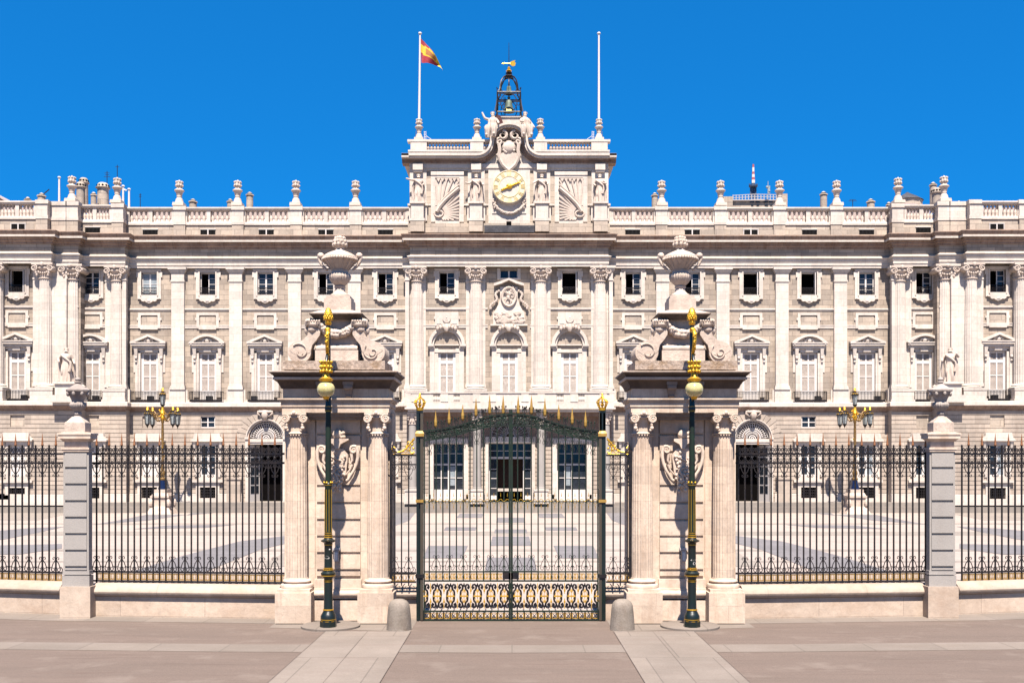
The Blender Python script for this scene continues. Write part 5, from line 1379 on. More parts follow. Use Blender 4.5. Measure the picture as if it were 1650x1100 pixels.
# seated figures on the arch
for c,lab,ar,rz in ((794,'seated stone figure raising a torch, left above the clock arch',(((.18,-.05,.5),(.22,-.2,.42)),((-.22,-.06,.66),(-.30,-.08,.86))),-0.25),
                    (846,'seated stone figure with a dark cloth, right above the clock arch',(((.20,.0,.5),(.26,-.1,.36)),((-.17,-.08,.52),(-.1,-.22,.48))),0.35)):
    t = statue('seated_statue', (WX(c,Yk-0.1),Yk-0.35,WZ(226 if c<820 else 226,Yk)), 2.75, lab, ar, 'seated figures above the clock', rot=rz, seated=True)
    m = MB(True)
    if c < 820: m.prism([(WX(a,Yk),WZ(b,Yk)) for a,b in ((798,185.5),(806,186.5),(811,199),(805,200),(801,193))][::-1],Yk-0.1,Yk+0.05)
    else: m.prism([(WX(a,Yk),WZ(b,Yk)) for a,b in ((849,190),(855,192),(858,202),(860,212),(854,210),(851,200))][::-1],Yk-0.1,Yk+0.05)
    t2 = m.build('cloth', M['cloth'] if c < 820 else M['darkcloth'], None, smooth=0)
    tag(t2, 'dark red cloth behind the left seated figure' if c < 820 else 'dark blue cloth hanging behind the right seated figure', 'cloth')

# ---------------- chimneys, antennas, far roofs
def chimney(c, top, hw, Y, kind='small', base=336):
    m = MB(True); x = WX(c,Y); u = Y/1650; z = lambda p: WZ(p,Y)
    if kind == 'small':
        m.lathe([(hw*u*1.0,z(base)),(hw*u*1.0,z(top+6)),(hw*u*0.75,z(top+5)),(hw*u*1.25,z(top+4.2)),(hw*u*1.15,z(top+3)),(hw*u*.6,z(top+2.5)),(hw*u*.55,z(top+1.2)),(hw*u*.8,z(top+1)),(hw*u*.2,z(top-1.5))],x,Y,12)
    else:
        m.lathe([(hw*u,z(base+6)),(hw*u*.93,z(top+12)),(hw*u*.95,z(top+9.5)),(hw*u*1.22,z(top+8.8)),(hw*u*1.25,z(top+7.6)),(hw*u*1.0,z(top+6.5)),(hw*u*.93,z(top+3)),(hw*u*.80,z(top+1.2)),(hw*u*.74,z(top+0.8)),(hw*u*.6,z(top)),(hw*u*.05,z(top-0.2))],x,Y,16)
    o = m.build('chimney', M['attic'] if kind != 'dark' else M['stain_and_shade'], palace)
    q = MB(True)
    for k in range(10):
        a = 2*math.pi*k/10
        if kind == 'small': q.ball((x+hw*u*.56*math.cos(a),Y+hw*u*.56*math.sin(a),z(top+1.9)),(.09,.09,.06),5,3)
        else: q.ball((x+hw*u*.93*math.cos(a),Y+hw*u*.93*math.sin(a),z(top+4.8)),(.11,.11,.10),5,3)
    q.build('chimney_opening', M['black'], o)
for c,t,h,Y,k in ((44.7,319,5,96,'small'),(67,312.5,6,96,'small'),(130,294,7,95,'big'),(135,287,7,99,'big'),(151,311,4.5,95,'small'),(166,295,9.2,96,'big'),(311,322,6,96,'small'),(371,322,5,96,'small'),(402.5,311,5.5,96,'small'),
                  (1055,312,5,96,'small'),(1327,310,5.5,96,'small'),(1403,322,6,96,'small'),(1432,327,4,96,'small'),(1503.5,295,5.2,97,'small'),(1509,303,7.5,95,'big'),(1545,325,4,96,'small'),(120,316,4,97,'small')):
    chimney(c,t,h,Y,k)
m = MB(True); Y = 97
m.prism([(WX(a,Y),WZ(b,Y)) for a,b in ((136,336),(150,327.5),(160,327.5),(178,336))][::-1],Y,Y+3); m.prism([(WX(a,Y),WZ(b,Y)) for a,b in ((1440,336),(1455,327),(1475,328),(1500,336))][::-1],Y,Y+3)
m.build('roof_ridge', M['roof'], palace, smooth=0)
m = MB(True); Y = 104; u = Y/1650; x = WX(1462,Y); m.lathe([(23*u,WZ(334,Y)),(23*u,WZ(324,Y))],x,Y,12); dr = m.build('lantern_drum', M['attic'], palace)
m = MB(True); m.lathe([(25*u,WZ(324.5,Y)),(15*u,WZ(318,Y)),(3*u,WZ(311.5,Y)),(1.5*u,WZ(310,Y))],x,Y,16); m.build('lantern_roof', M['slate'], dr, smooth=0)
for c,t,Y,lab in ((95.5,286,97,'white pole standing on the roof left of the corner urn'),(198.5,300,97,'white roof pole just right of the second urn'),(208,305,97,'shorter white roof pole right of its taller neighbour')):
    m = MB(True); m.tube([(WX(c,Y),Y,WZ(338,Y)),(WX(c,Y),Y,WZ(t,Y))],0.11,8,0.08); m.ball((WX(c,Y),Y,WZ(t,Y)),(0.16,0.16,0.1)); 
    if c == 198.5: m.tube([(WX(c,Y),Y,WZ(305,Y)),(WX(204,Y),Y,WZ(307,Y))],0.08,5)
    tag(m.build('roof_pole', M['white']), lab, 'pole', 'white poles on the roof')
def antenna(c, t, Y, lab, arms):
    m = MB(True); x = WX(c,Y); m.tube([(x,Y,WZ(338,Y)),(x,Y,WZ(t,Y))],0.035,4)
    for dz,w in arms: m.tube([(x-w,Y,WZ(t+dz,Y)),(x+w,Y,WZ(t+dz,Y))],0.025,4)
    tag(m.build('antenna', M['iron'], smooth=0), lab, 'antenna')
antenna(172.5,276,99,'thin aerial above the widest chimney',((3,.25),(6,.2),(9,.3)))
antenna(189,266,100,'tall thin aerial rising behind an urn',((3,.2),))
antenna(226,312,99,'thin whip aerial left of a plain stretch of roof',((2,.12),(5,.12)))
antenna(1374,322,99,'small television aerial above the right balustrade',((0,.3),(2,.4)))
m = MB(True); m.tube([(WX(70,96),96,WZ(313,96)),(WX(79.5,96),96,WZ(305,96))],0.05,4); m.tube([(WX(66.5,96),96,WZ(322,96)),(WX(70,96),96,WZ(313,96))],0.05,4)
tag(m.build('antenna', M['iron'], smooth=0), 'slanting aerial arm on a small chimney at the far left', 'antenna')
# far-off buildings seen over the roof
Y = 260; u = Y/1650
fb = empty('office_building', (WX(1216,Y),Y+5,0), 'cream distant rooftop storey seen between two urns at the right', 'building')
m = MB(True); m.prism([(WX(a,Y),WZ(b,Y)) for a,b in ((1165,345),(1165,318),(1178,323.5),(1205,322),(1216,320.5),(1230,320.8),(1250,323.5),(1268,324),(1268,345))][::-1],Y,Y+14)
m.box(WX(1165,Y),WX(1180,Y),Y-0.5,Y+14,WZ(345,Y),WZ(317.5,Y)); m.box(WX(1258,Y),WX(1268,Y),Y-0.5,Y+14,WZ(345,Y),WZ(313,Y)); m.build('wall', M['wall'], fb, smooth=0)
m = MB(True)
m.box(WX(1180,Y),WX(1262,Y),Y-0.6,Y+0.2,WZ(324,Y)+0.0,WZ(322.6,Y)); 
for a in range(1181,1262,5): m.tube([(WX(a,Y),Y,WZ(323,Y)),(WX(a,Y),Y,WZ(314,Y))],0.12,4)
for p in (314,318): m.tube([(WX(1181,Y),Y,WZ(p+1,Y)),(WX(1216,Y),Y,WZ(p-1,Y)),(WX(1262,Y),Y,WZ(p,Y))],0.1,4)
m.build('roof_railing', M['acframe'], fb, smooth=0)
m = MB(True)
for k,(a,w) in enumerate(((1208,7),(1217,7),(1230.5,7),(1239,6))): m.box(WX(a,Y),WX(a+w,Y),Y-0.15,Y+1,WZ(326.5,Y),WZ(324.3,Y)); m.box(WX(a+2,Y),WX(a+w-1,Y),Y-0.15,Y+1,WZ(331.5,Y),WZ(330.3,Y))
m.build('window', M['glass'], fb, smooth=0)
Y = 300; u = Y/1650; x = WX(1213.7,Y)
tw = empty('telecom_tower', (x,Y,0), 'distant telecom mast with red and white striped top and dark platform', 'mast')
m = MB(True)
for k,(a,b) in enumerate(((265,270),(270,277),(277,281),(281,286),(286,290),(290,296))): 
    m.cur = k%2; m.tube([(x,Y,WZ(b,Y)),(x,Y,WZ(a,Y))],0.28+k*0.045,6)
m.build('striped_mast', [M['mastred'],M['white']], tw, smooth=0)
m = MB(True); m.lathe([(5*u,WZ(302,Y)),(7.2*u,WZ(301,Y)),(7.2*u,WZ(298.5,Y)),(3*u,WZ(298,Y)),(3*u,WZ(295.5,Y))],x,Y,12)
for e in (-1,0,1): m.tube([(x+e*4*u,Y,WZ(320,Y)),(x+e*4*u,Y,WZ(302,Y))],0.25,5)
for k in range(4): m.tube([(x-4*u,Y,WZ(302+k*3,Y)),(x+4*u,Y,WZ(305+k*3,Y))],0.15,4); m.tube([(x+4*u,Y,WZ(302+k*3,Y)),(x-4*u,Y,WZ(305+k*3,Y))],0.15,4)
for a in (-6.5,-5,5,6.5): m.tube([(x+a*u,Y,WZ(299,Y)),(x+a*u,Y,WZ(296,Y))],0.12,4)
m.build('platform', M['mastblue'], tw, smooth=0)
m = MB(True); Y = 258; x = WX(1237.5,Y); m.tube([(x,Y,WZ(322,Y)),(x,Y,WZ(292,Y))],0.10,4); m.ball((x-.2,Y,WZ(301.5,Y)),(.35,.3,.35)); m.box(x-0.1,x+0.5,Y-0.1,Y+0.1,WZ(312,Y),WZ(299.5,Y)); m.ball((x+.3,Y,WZ(308,Y)),(.3,.3,.3))
tag(m.build('antenna', M['lampglass'], smooth=0), 'small aerial with white dishes left of an urn above the distant cream rooftop', 'antenna')
Y = 150; m = MB(True); m.prism([(WX(a,Y),WZ(b,Y)) for a,b in ((-60,345),(-60,300),(-8,312),(15.5,325.5),(13,327),(13,345))][::-1],Y,Y+12)
lb = m.build('roof_house', M['wall'], None, smooth=0); tag(lb, 'distant stone gable with grey roof at the far left edge', 'building')
m = MB(True); m.prism([(WX(a,Y),WZ(b,Y)) for a,b in ((-61,299),(-7,311),(17,326.5),(14,327.3),(-8,314),(-61,302))][::-1],Y-0.5,Y+12.5); m.build('roof', M['roof'], lb, smooth=0)
# ================================================================ FOREGROUND
YG = 21.44
# ---------------- gate piers
def pier(Y0, cpx, label):
    S = YG/1650.0
    cx = WX(cpx, YG); t = empty('gate_pier', (cx, YG, 0), label, 'gate pier', 'stone gate piers')
    z = lambda p: WZ(p, YG)
    # blocks: rusticated centre
    m = MB(); yb = 0.36; dep = 1.02
    m.box(-0.70,0.70,yb+0.05,dep,0,z(664)); t_ = m.build('core', M['pierblock'], t, smooth=0)
    m = MB(); js = [960]+[893+28-28*k for k in range(0,8)]; ys = [932]+[921,893,865.9,838.7,811,783,756,727.6,699,672]
    prev = None
    for a,b in zip(ys, ys[1:]):
        m.box(-0.465,0.465,yb-0.005,yb+0.1,z(a)+0.026,z(b)-0.026)
    for sgn in (-1,1): m.box(*sorted((sgn*0.50,sgn*1.15)),yb+0.02,dep-0.05,z(950),z(664))
    m.build('ashlar_blocks', M['pierblock'], t, smooth=0)
    # base moulding between the pedestals
    m = MB(); m.box(-0.5,0.5,yb-0.12,yb+0.2,0,z(969)); m.box(-0.5,0.5,yb-0.12,yb+0.2,z(966.5),z(950))
    m.tube([(-0.5,yb-0.11,z(958.5)),(0.5,yb-0.11,z(958.5))],0.075,10); m.box(-0.5,0.5,yb-0.06,yb+0.2,z(950),z(935)); m.build('base_moulding', M['pier'], t, smooth=40)
    # columns
    for s in (-1,1):
        x = s*0.857
        c = MB(); r = 0.225; n = 20
        fl = lambda a,i,zv: 1-0.06*max(0.0, math.cos(n*a))**0.5 if math.cos(n*a) > 0 else 1.0
        c.lathe([(r,z(933)),(r*1.0,z(880)),(r*0.985,z(820)),(r*0.95,z(760)),(r*0.90,z(703)),(r*0.90,z(699.5))],x,r+0.02,n*6,mod=fl,caps=False)
        col = c.build('column', M['pierblock'], t, smooth=20)
        b = MB(); b.lathe([(0.335,z(948.3)),(0.345,z(945)),(0.33,z(942)),(0.275,z(940.8)),(0.262,z(939.6)),(0.285,z(938.5)),(0.295,z(936.8)),(0.28,z(935)),(0.24,z(934)),(0.228,z(931))],x,r+0.02,36,caps=False)
        b.box(x-0.34,x+0.34,-0.11,0.7,z(953.5),z(948)); b.build('column_base', M['pier'], col, smooth=40)
        k = MB(); k.lathe([(0.205,z(699.5)),(0.23,z(699)),(0.235,z(697.6)),(0.215,z(696.6)),(0.19,z(695.5)),(0.185,z(684)),(0.20,z(676)),(0.24,z(671)),(0.25,z(669.5)),(0.2,z(668))],x,r+0.02,32,caps=False)
        for kk in range(12): a = math.pi+math.pi*(kk+0.5)/12; k.ball((x+0.222*math.cos(a),r+0.02+0.222*math.sin(a),z(701)),(0.016,0.016,0.022),5,4)
        k.box(x-0.25,x+0.25,-0.05,0.6,z(668.4),z(664)); k.box(x-0.22,x+0.22,-0.02,0.6,z(670.5),z(668.4))
        for e in (-1,1):
            k.spiral((x+e*0.19,-0.035,z(674.5)),0.088,2.0,0.022,start=math.pi/2,sgn=e,n=14,nn=6); k.ball((x+e*0.19,-0.035,z(674.5)),0.026,8,6)
            k.prism([(x+e*0.19+0.08*math.cos(q),z(674.5)+0.08*math.sin(q)) for q in [2*math.pi*j/16 for j in range(16)]],-0.03,0.45)
            k.ball((x+e*0.165,-0.0,z(684)),(0.035,0.05,0.06),7,5); k.ball((x+e*0.17,-0.02,z(689.5)),(0.045,0.05,0.045),7,5); k.ball((x+e*0.14,-0.02,z(693)),(0.03,0.04,0.03),6,5)
        for j in range(9): k.ball((x-0.10+0.025*j,-0.03,z(671.5)-0.012*(1-abs(j-4)/4)),(0.016,0.02,0.02),5,4)
        k.ball((x,-0.07,z(665)),(0.045,0.04,0.05),7,5); k.ball((x-0.045,-0.06,z(667)),(0.03,0.03,0.03),6,4); k.ball((x+0.045,-0.06,z(667)),(0.03,0.03,0.03),6,4)
        k.build('capital', M['pier'], col, smooth=45)
        d = MB(); d.box(x-0.375,x+0.375,-0.16,0.98,0,z(953.2)); d.build('pedestal', M['pierblock'], col, smooth=0)
    # entablature
    m = MB(); hw = 1.12
    m.box(-hw,hw,0.0,1.04,z(664.3),z(655)); m.box(-hw-0.02,hw+0.02,-0.02,1.06,z(655),z(647)); 
    m.box(-hw-0.05,hw+0.05,-0.05,1.09,z(646.8),z(644)); m.box(-hw-0.08,hw+0.08,-0.08,1.12,z(644),z(641.5)); m.box(-hw+0.02,hw-0.02,0.0,1.04,z(641.5),z(612))
    m.box(-0.5,0.5,-0.005,0.3,z(664.6),z(661)) 
    m.build('entablature', M['pierblock'], t, smooth=0)
    m = MB(); m.box(-0.60,0.60,0.10,0.5,z(671),z(664)); m.box(-0.60,0.60,0.05,0.5,z(667),z(664.1)); m.box(-0.60,0.60,0.18,0.5,z(675.5),z(671)); m.build('lintel', M['weathered_shade'], t, smooth=0)  # dark stone paints in the shade below the entablature
    # cornice: stepped, the shade underneath painted in with darker stone
    m = MB()
    def ring(d0,p0,d1,p1):
        e0, e1 = (d*0.62 if d > 0 else d for d in (d0,d1))
        m.add([(-hw-e0,-d0,z(p0)),(hw+e0,-d0,z(p0)),(hw+e0,1.04+e0,z(p0)),(-hw-e0,1.04+e0,z(p0)),(-hw-e1,-d1,z(p1)),(hw+e1,-d1,z(p1)),(hw+e1,1.04+e1,z(p1)),(-hw-e1,1.04+e1,z(p1))],[(0,1,5,4),(1,2,6,5),(2,3,7,6),(3,0,4,7)])
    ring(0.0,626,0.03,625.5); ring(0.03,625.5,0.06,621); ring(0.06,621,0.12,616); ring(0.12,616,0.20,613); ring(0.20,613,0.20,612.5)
    m.build('cornice_soffit', M['shade_dark'], t, smooth=0)
    m = MB(); ring(0.20,612.8,0.23,612.5); ring(0.23,612.5,0.23,608.6); m.build('cornice_fascia', M['pier'], t, smooth=0)
    m = MB(); ring(0.20,609,0.20,607.6); ring(0.20,607.6,0.30,602.5); ring(0.30,602.5,0.31,601.8); m.build('cornice_crown', M['shade_dark'], t, smooth=0)
    m = MB(); ring(0.33,602.0,0.34,600); ring(0.34,600,0.30,599.3); ring(0.30,599.3,-0.6,597.5); m.build('cornice_edge', M['pier'], t, smooth=0)
    for x in (-0.28,0.28):
        m = MB(); m.box(x-0.11,x+0.11,-0.14,0.1,z(620),z(612.6)); m.frustum(x,0.0,z(640),z(620),0.06,0.03,0.10,0.13); m.tube([(x-0.09,-0.09,z(624)),(x+0.09,-0.09,z(624))],0.06,8); m.tube([(x-0.06,-0.03,z(638)),(x+0.06,-0.03,z(638))],0.035,8)
        m.build('bracket', M['weathered_shade'], t, smooth=40)
    yc = 0.55; Sc = (YG+yc)/1650; zc = lambda p: WZ(p, YG+yc-0.3); w = lambda px: px*Sc
    m = MB(); m.box(-1.06,1.06,yc-0.76,yc+0.62,zc(598.5),zc(584.5)); m.build('attic_slab', M['rough'], t, smooth=0)
    m = MB()
    m.box(-w(34),w(34),yc-0.42,yc+0.42,zc(585),zc(565)); m.box(-w(32),w(32),yc-0.36,yc+0.36,zc(565),zc(556))
    m.tube([(-w(33),yc-0.36,zc(562)),(w(33),yc-0.36,zc(562))],0.07,10); m.box(-w(26),w(26),yc-0.30,yc+0.30,zc(535),zc(516)); m.frustum(0,yc,zc(557),zc(535),w(33),0.33,w(27),0.305)
    m.frustum(0,yc,zc(517),zc(514),w(28),0.33,w(31),0.38)
    m.build('plinth_block', M['urn'], t, smooth=40)
    m = MB(); m.frustum(0,yc,zc(516),zc(509),w(35),0.42,w(40.5),0.52); m.box(-w(41.5),w(41.5),yc-0.56,yc+0.56,zc(509),zc(506.8)); m.build('plinth_cap', M['shade_dark'], t, smooth=0)
    m = MB(); m.frustum(0,yc,zc(506.8),zc(500),w(41.5),0.56,w(24),0.34); m.box(-w(21.5),w(21.5),yc-0.30,yc+0.30,zc(500),zc(481)); m.box(-w(19.5),w(19.5),yc-0.27,yc+0.27,zc(481.5),zc(476))
    m.build('urn_block', M['urn'], t, smooth=0)
    # scroll volutes at the corners
    for s in (-1,1):
        m = MB(); 
        for yy in (-0.38,0.30):
            path = []
            cxv, czv = s*w(57), zc(568.5); r0 = w(17.0)
            def out(i):  # outline of a scroll console
                return
            pts = []
            for k in range(13):
                a = R(-200+k*0)  # placeholder
            # lower roll, upper roll and the concave sweep joining them
            m.prism([(cxv+r0*math.cos(q),czv+r0*0.98*math.sin(q)) for q in [2*math.pi*j/24 for j in range(24)]],yc+yy-0.075,yc+yy+0.176)
            sweep_ = [(s*w(73.8),zc(566)),(s*w(71),zc(557)),(s*w(63),zc(552.0)),(s*w(53),zc(549)),(s*w(45),zc(541)),(s*w(42),zc(530)),(s*w(25),zc(530)),(s*w(26),zc(541)),(s*w(32),zc(550)),(s*w(38),zc(557)),(s*w(40.5),zc(568)),(s*w(57),zc(577))]
            m.prism(sweep_ if s < 0 else sweep_[::-1],yc+yy-0.08,yc+yy+0.18)
            m.spiral((cxv-s*0.0,yc+yy-0.09,czv),r0*0.86,0.9,0.020,start=math.pi*0.75,sgn=s,n=24,nn=6); m.tube([(cxv+0.055*math.cos(q),yc+yy-0.09,czv-0.02+0.05*math.sin(q)) for q in [math.pi*(1.0+j/8) for j in range(9)]],0.014,5)
        for yy in (-0.40,-0.27,-0.14,0.0,0.13,0.26,0.36):   # ribbed roll seen end-on
            m.prism([(cxv+s*w(2)+r0*1.04*math.cos(q),czv+r0*1.0*math.sin(q)) for q in [2*math.pi*j/24 for j in range(24)]],yc+yy-0.052,yc+yy+0.043)
        m.ball((s*w(36),yc-0.26,zc(524)),(w(14),0.30,w(8.5)),14,8); m.ball((s*w(38),yc-0.26,zc(532)),(w(11),0.26,w(9)),12,8)
        for k in range(6): m.tube([(s*w(25+4.2*k),yc-0.50,zc(526)),(s*w(26+4.0*k),yc-0.54,zc(520)),(s*w(27+3.8*k),yc-0.44,zc(516.5))],0.022,6)
        for k in range(7):
            q = k/6; m.ball((s*w(33+15*q),yc-0.36,zc(533+5*math.sin(q*3))),(0.05,0.07,0.09),7,5)
        for k in range(5): m.ball((s*w(34+3.4*k),yc-0.42,zc(519.5+abs(k-2)*1.2)),(0.035,0.06,0.09),7,5)
        for k in range(3): m.tube([(s*w(38+4*k),yc-0.44,zc(534)),(s*w(39+3.5*k),yc-0.40,zc(543)),(s*w(37+3*k),yc-0.38,zc(548))],0.03,6,0.015)
        m.build('scroll_volute', M['urn'], t, smooth=50)
    m = MB(); rnd = random.Random(9)
    for j in range(84):
        q = -1+2*(j%42)/41; px = q*25
        m.ball((w(px),yc-0.37-0.05*rnd.random(),zc(527+12*(1-q*q)**0.8+rnd.random()*6-3)),(0.052+0.03*rnd.random(),0.10,0.05+0.025*rnd.random()),7,5)
    m.build('garland', M['urn'], t, smooth=60)
    # urn
    m = MB(); n = 48
    gad = lambda a,i,zv: 1+0.07*abs(math.cos(12*a))
    m.lathe([(w(16.5),zc(476.5)),(w(16),zc(472)),(w(11),zc(469)),(w(8.5),zc(466)),(w(7.5),zc(461)),(w(9),zc(459.6)),(w(9),zc(458)),(w(7),zc(456.6))],0,yc,n,caps=False)
    m.lathe([(w(7),zc(457)),(w(12),zc(452)),(w(16),zc(446)),(w(17),zc(441)),(w(15.5),zc(438))],0,yc,n*2,mod=gad,caps=False)
    m.lathe([(w(15.5),zc(438.2)),(w(13.5),zc(436)),(w(13),zc(433.5)),(w(14),zc(432)),(w(13.4),zc(431)),(w(16),zc(428)),(w(21),zc(422)),(w(25.5),zc(416.5)),(w(27.5),zc(414.5)),(w(28),zc(411.5)),(w(26.5),zc(409)),(w(20),zc(405)),(w(12),zc(401.5)),(w(8),zc(399)),(w(6),zc(396.5))],0,yc,n,caps=False)
    for k in range(40): a = 2*math.pi*k/40; m.ball((w(27.8)*math.cos(a),yc+w(27.8)*math.sin(a),zc(414.6)),(0.028,0.028,0.032),5,4)
    for k in range(16):
        a = 2*math.pi*k/16; m.tube([(w(r_)*math.cos(a),yc+w(r_)*math.sin(a),zc(p)) for r_,p in ((14,430),(19,424.5),(25,416.8))],0.018,4)
        m.tube([(w(r_)*math.cos(a+.2),yc+w(r_)*math.sin(a+.2),zc(p)) for r_,p in ((26,409.5),(19,405),(11,401.4))],0.014,4)
    for s in (-1,1):
        m.tube([(s*w(r_),yc,zc(p)) for r_,p in ((22,420),(26,414),(30,407.5),(33.5,406),(34,411),(32,418),(27,425),(20,431))],0.045,8,0.03); m.ball((s*w(31),yc,zc(407.5)),(0.075,0.07,0.07),8,6)
    m.build('urn', M['urn'], t, smooth=50)
    m = MB(); m.lathe([(w(6),zc(397)),(w(8),zc(393)),(w(10),zc(391)),(w(10),zc(386)),(w(8.5),zc(381)),(w(5),zc(377)),(w(1),zc(374.8))],0,yc,24,mod=lambda a,i,zv:1+0.08*math.cos(8*a+i))
    for k in range(9):
        a = 2*math.pi*k/9
        for r_,p in ((10,390),(9.5,385),(7,380)): m.ball((w(r_)*math.cos(a+p),yc+w(r_)*math.sin(a+p),zc(p)),(0.04,0.04,0.05),6,5)
    m.build('flame_finial', M['urn'], t, smooth=60)
    # trophy relief between the columns
    m = MB(); yr = yb-0.06; X = lambda px: (px-541)*S
    for s in (-1,1):
        m.spiral((s*26*S,yr-0.04,z(724)),0.085,1.4,0.030,start=math.pi*(0.0 if s>0 else 1.0)+0.9*s,sgn=s,n=14,nn=7)
        m.tube([(s*p*S,yr-0.04,z(q)) for p,q in ((31,720),(33,727),(33,737),(31,747),(27,757),(21,766),(18,772),(15,774))],0.042,8,0.028)
        m.tube([(s*p*S,yr-0.03,z(q)) for p,q in ((22,731),(24,741),(21,747),(18,744))],0.035,7,0.02)
        m.tube([(s*p*S,yr-0.03,z(q)) for p,q in ((24,748),(20,757),(13,765))],0.028,6,0.018); m.ball((s*15*S,yr-0.03,z(774)),0.035,7,5)
    m.prism([(X(541+a),z(b)) for a,b in ((-17,732),(-14,760),(-8,776),(0,790),(8,776),(14,760),(17,732),(9,722),(-9,722))],yr-0.05,yb+0.05)
    for a,b,c_,d in ((-12,735,3,780),(12,735,-4,782),(-4,728,-6,792),(9,738,5,790)):
        k = 9
        for j in range(k): q = j/(k-1); m.ball((X(541+a+(c_-a)*q),yr-0.08,z(b+(d-b)*q)),(0.032,0.03,0.038),6,5)
        m.tube([(X(541+a-2),yr-0.07,z(b)),(X(541+c_-2),yr-0.07,z(d))],0.012,5)
    m.tube([(X(541-12),yr-0.08,z(734)),(X(541+11),yr-0.08,z(744))],0.02,6); m.tube([(X(541-11),yr-0.07,z(756)),(X(541+12),yr-0.07,z(752))],0.02,6)
    m.prism([(X(541+a),z(b)) for a,b in ((-15,710),(-6,715),(-3,722),(3,722),(6,715),(19,708),(19,706),(-15,706))][::-1],yr-0.14,yb+0.05)   # shelf / helmet brim
    rnd = random.Random(4)
    for j in range(16): m.ball((X(541-6+rnd.random()*18),yr-0.09,z(696+rnd.random()*9)),(0.045,0.05,0.04),7,5)
    m.ball((X(541),yr-0.05,z(699)),(0.11,0.12,0.12),10,7)
    for j in range(8): m.ball((X(541+rnd.random()*10-5),yr-0.05,z(780+rnd.random()*9)),(0.035,0.035,0.03),6,5)
    for j in range(10): m.ball((X(541+(rnd.random()*2-1)*12),yr-0.08,z(762+rnd.random()*14)),(0.03,0.03,0.03),6,5)
    m.build('trophy_relief', M['pier'], t, smooth=50)
    return t
p1_ = pier(YG, 540.6, 'ornate stone gate pier with columns, carved trophy and urn, left of the iron gate')
p2_ = dup(p1_, (WX(1103, YG), YG, 0), 'ornate stone gate pier with columns, carved trophy and urn, right of the iron gate')

# small speaking boxes on the piers
for i,c in enumerate((541.5,1102)):
    Y = YG+0.27; m = MB(True); m.pbox(c-3.6,c+3.6,887,904,Y,YG+0.34); m.pbox(c-6.5,c+6.5,882.5,886,Y-0.02,YG+0.34)
    o = m.build('intercom_box', M['acframe'], None, smooth=0); tag(o, 'small grey intercom box with little hood on the %s gate pier behind the lamp' % ('left','right')[i], 'intercom', 'intercom boxes on the piers')
    m = MB(True); m.pbox(c-2.2,c+2.2,889.5,902,Y-0.006,Y+0.02); m.build('panel', M['white'], o, smooth=0)
    
# ---------------- iron scroll helpers (unit: metres, drawn in xz at depth y)
def cscroll(mb, x, z, w, h, y, th, flip=1, vflip=1, turns=0.9):
    """spiral curl of width w whose tail ends at (x,z)"""
    pts = []
    n = 12; cx, cz = x+flip*w*0.5, z+vflip*h*0.5
    for i in range(n+1):
        q = i/n; r = 0.5*(0.25+0.75*(1-q)); a = math.pi+q*2*math.pi*turns
        pts.append((cx+flip*w*r*math.cos(a), y, cz+vflip*h*r*math.sin(a)*-1))
    mb.tube(pts, th, 4, th*0.8)
def lyre(mb, x, z0, h, hw, y, th, up=1):
    """pair of curls rising from a rail at z0 around a bar at x, meeting near the top"""
    for s in (-1,1):
        f = lambda a,b: (x+s*hw*a, y, z0+up*h*b)
        mb.tube([f(0.40+0.30*k_*math.cos(q), 0.20+0.165*k_*math.sin(q)) for q,k_ in [(1.2-j*0.62, 1-0.055*j) for j in range(12)]], th, 4, th*0.7)
        mb.tube([f(a,b) for a,b in ((0.92,0.08),(0.96,0.22),(0.80,0.34),(0.58,0.36),(0.50,0.47),(0.40,0.60),(0.22,0.70),(0.10,0.82),(0.12,0.93),(0.26,1.0),(0.42,0.97),(0.46,0.89),(0.38,0.84),(0.30,0.88))], th, 4, th*0.7)
        mb.ball(f(0.1,0.30),(0.022,0.012,0.022),5,3)
def spear(h=0.27, r=0.027):
    m = MB(); m.lathe([(0.012,-0.03),(r*0.9,-0.01),(r*1.1,0.0),(r,0.02),(r*0.85,0.03),(r*0.8,h*0.25),(r*0.45,h*0.6),(0.002,h)],n=8); return m
SPEAR = spear().build('spearhead', M['rustgold'], None); 
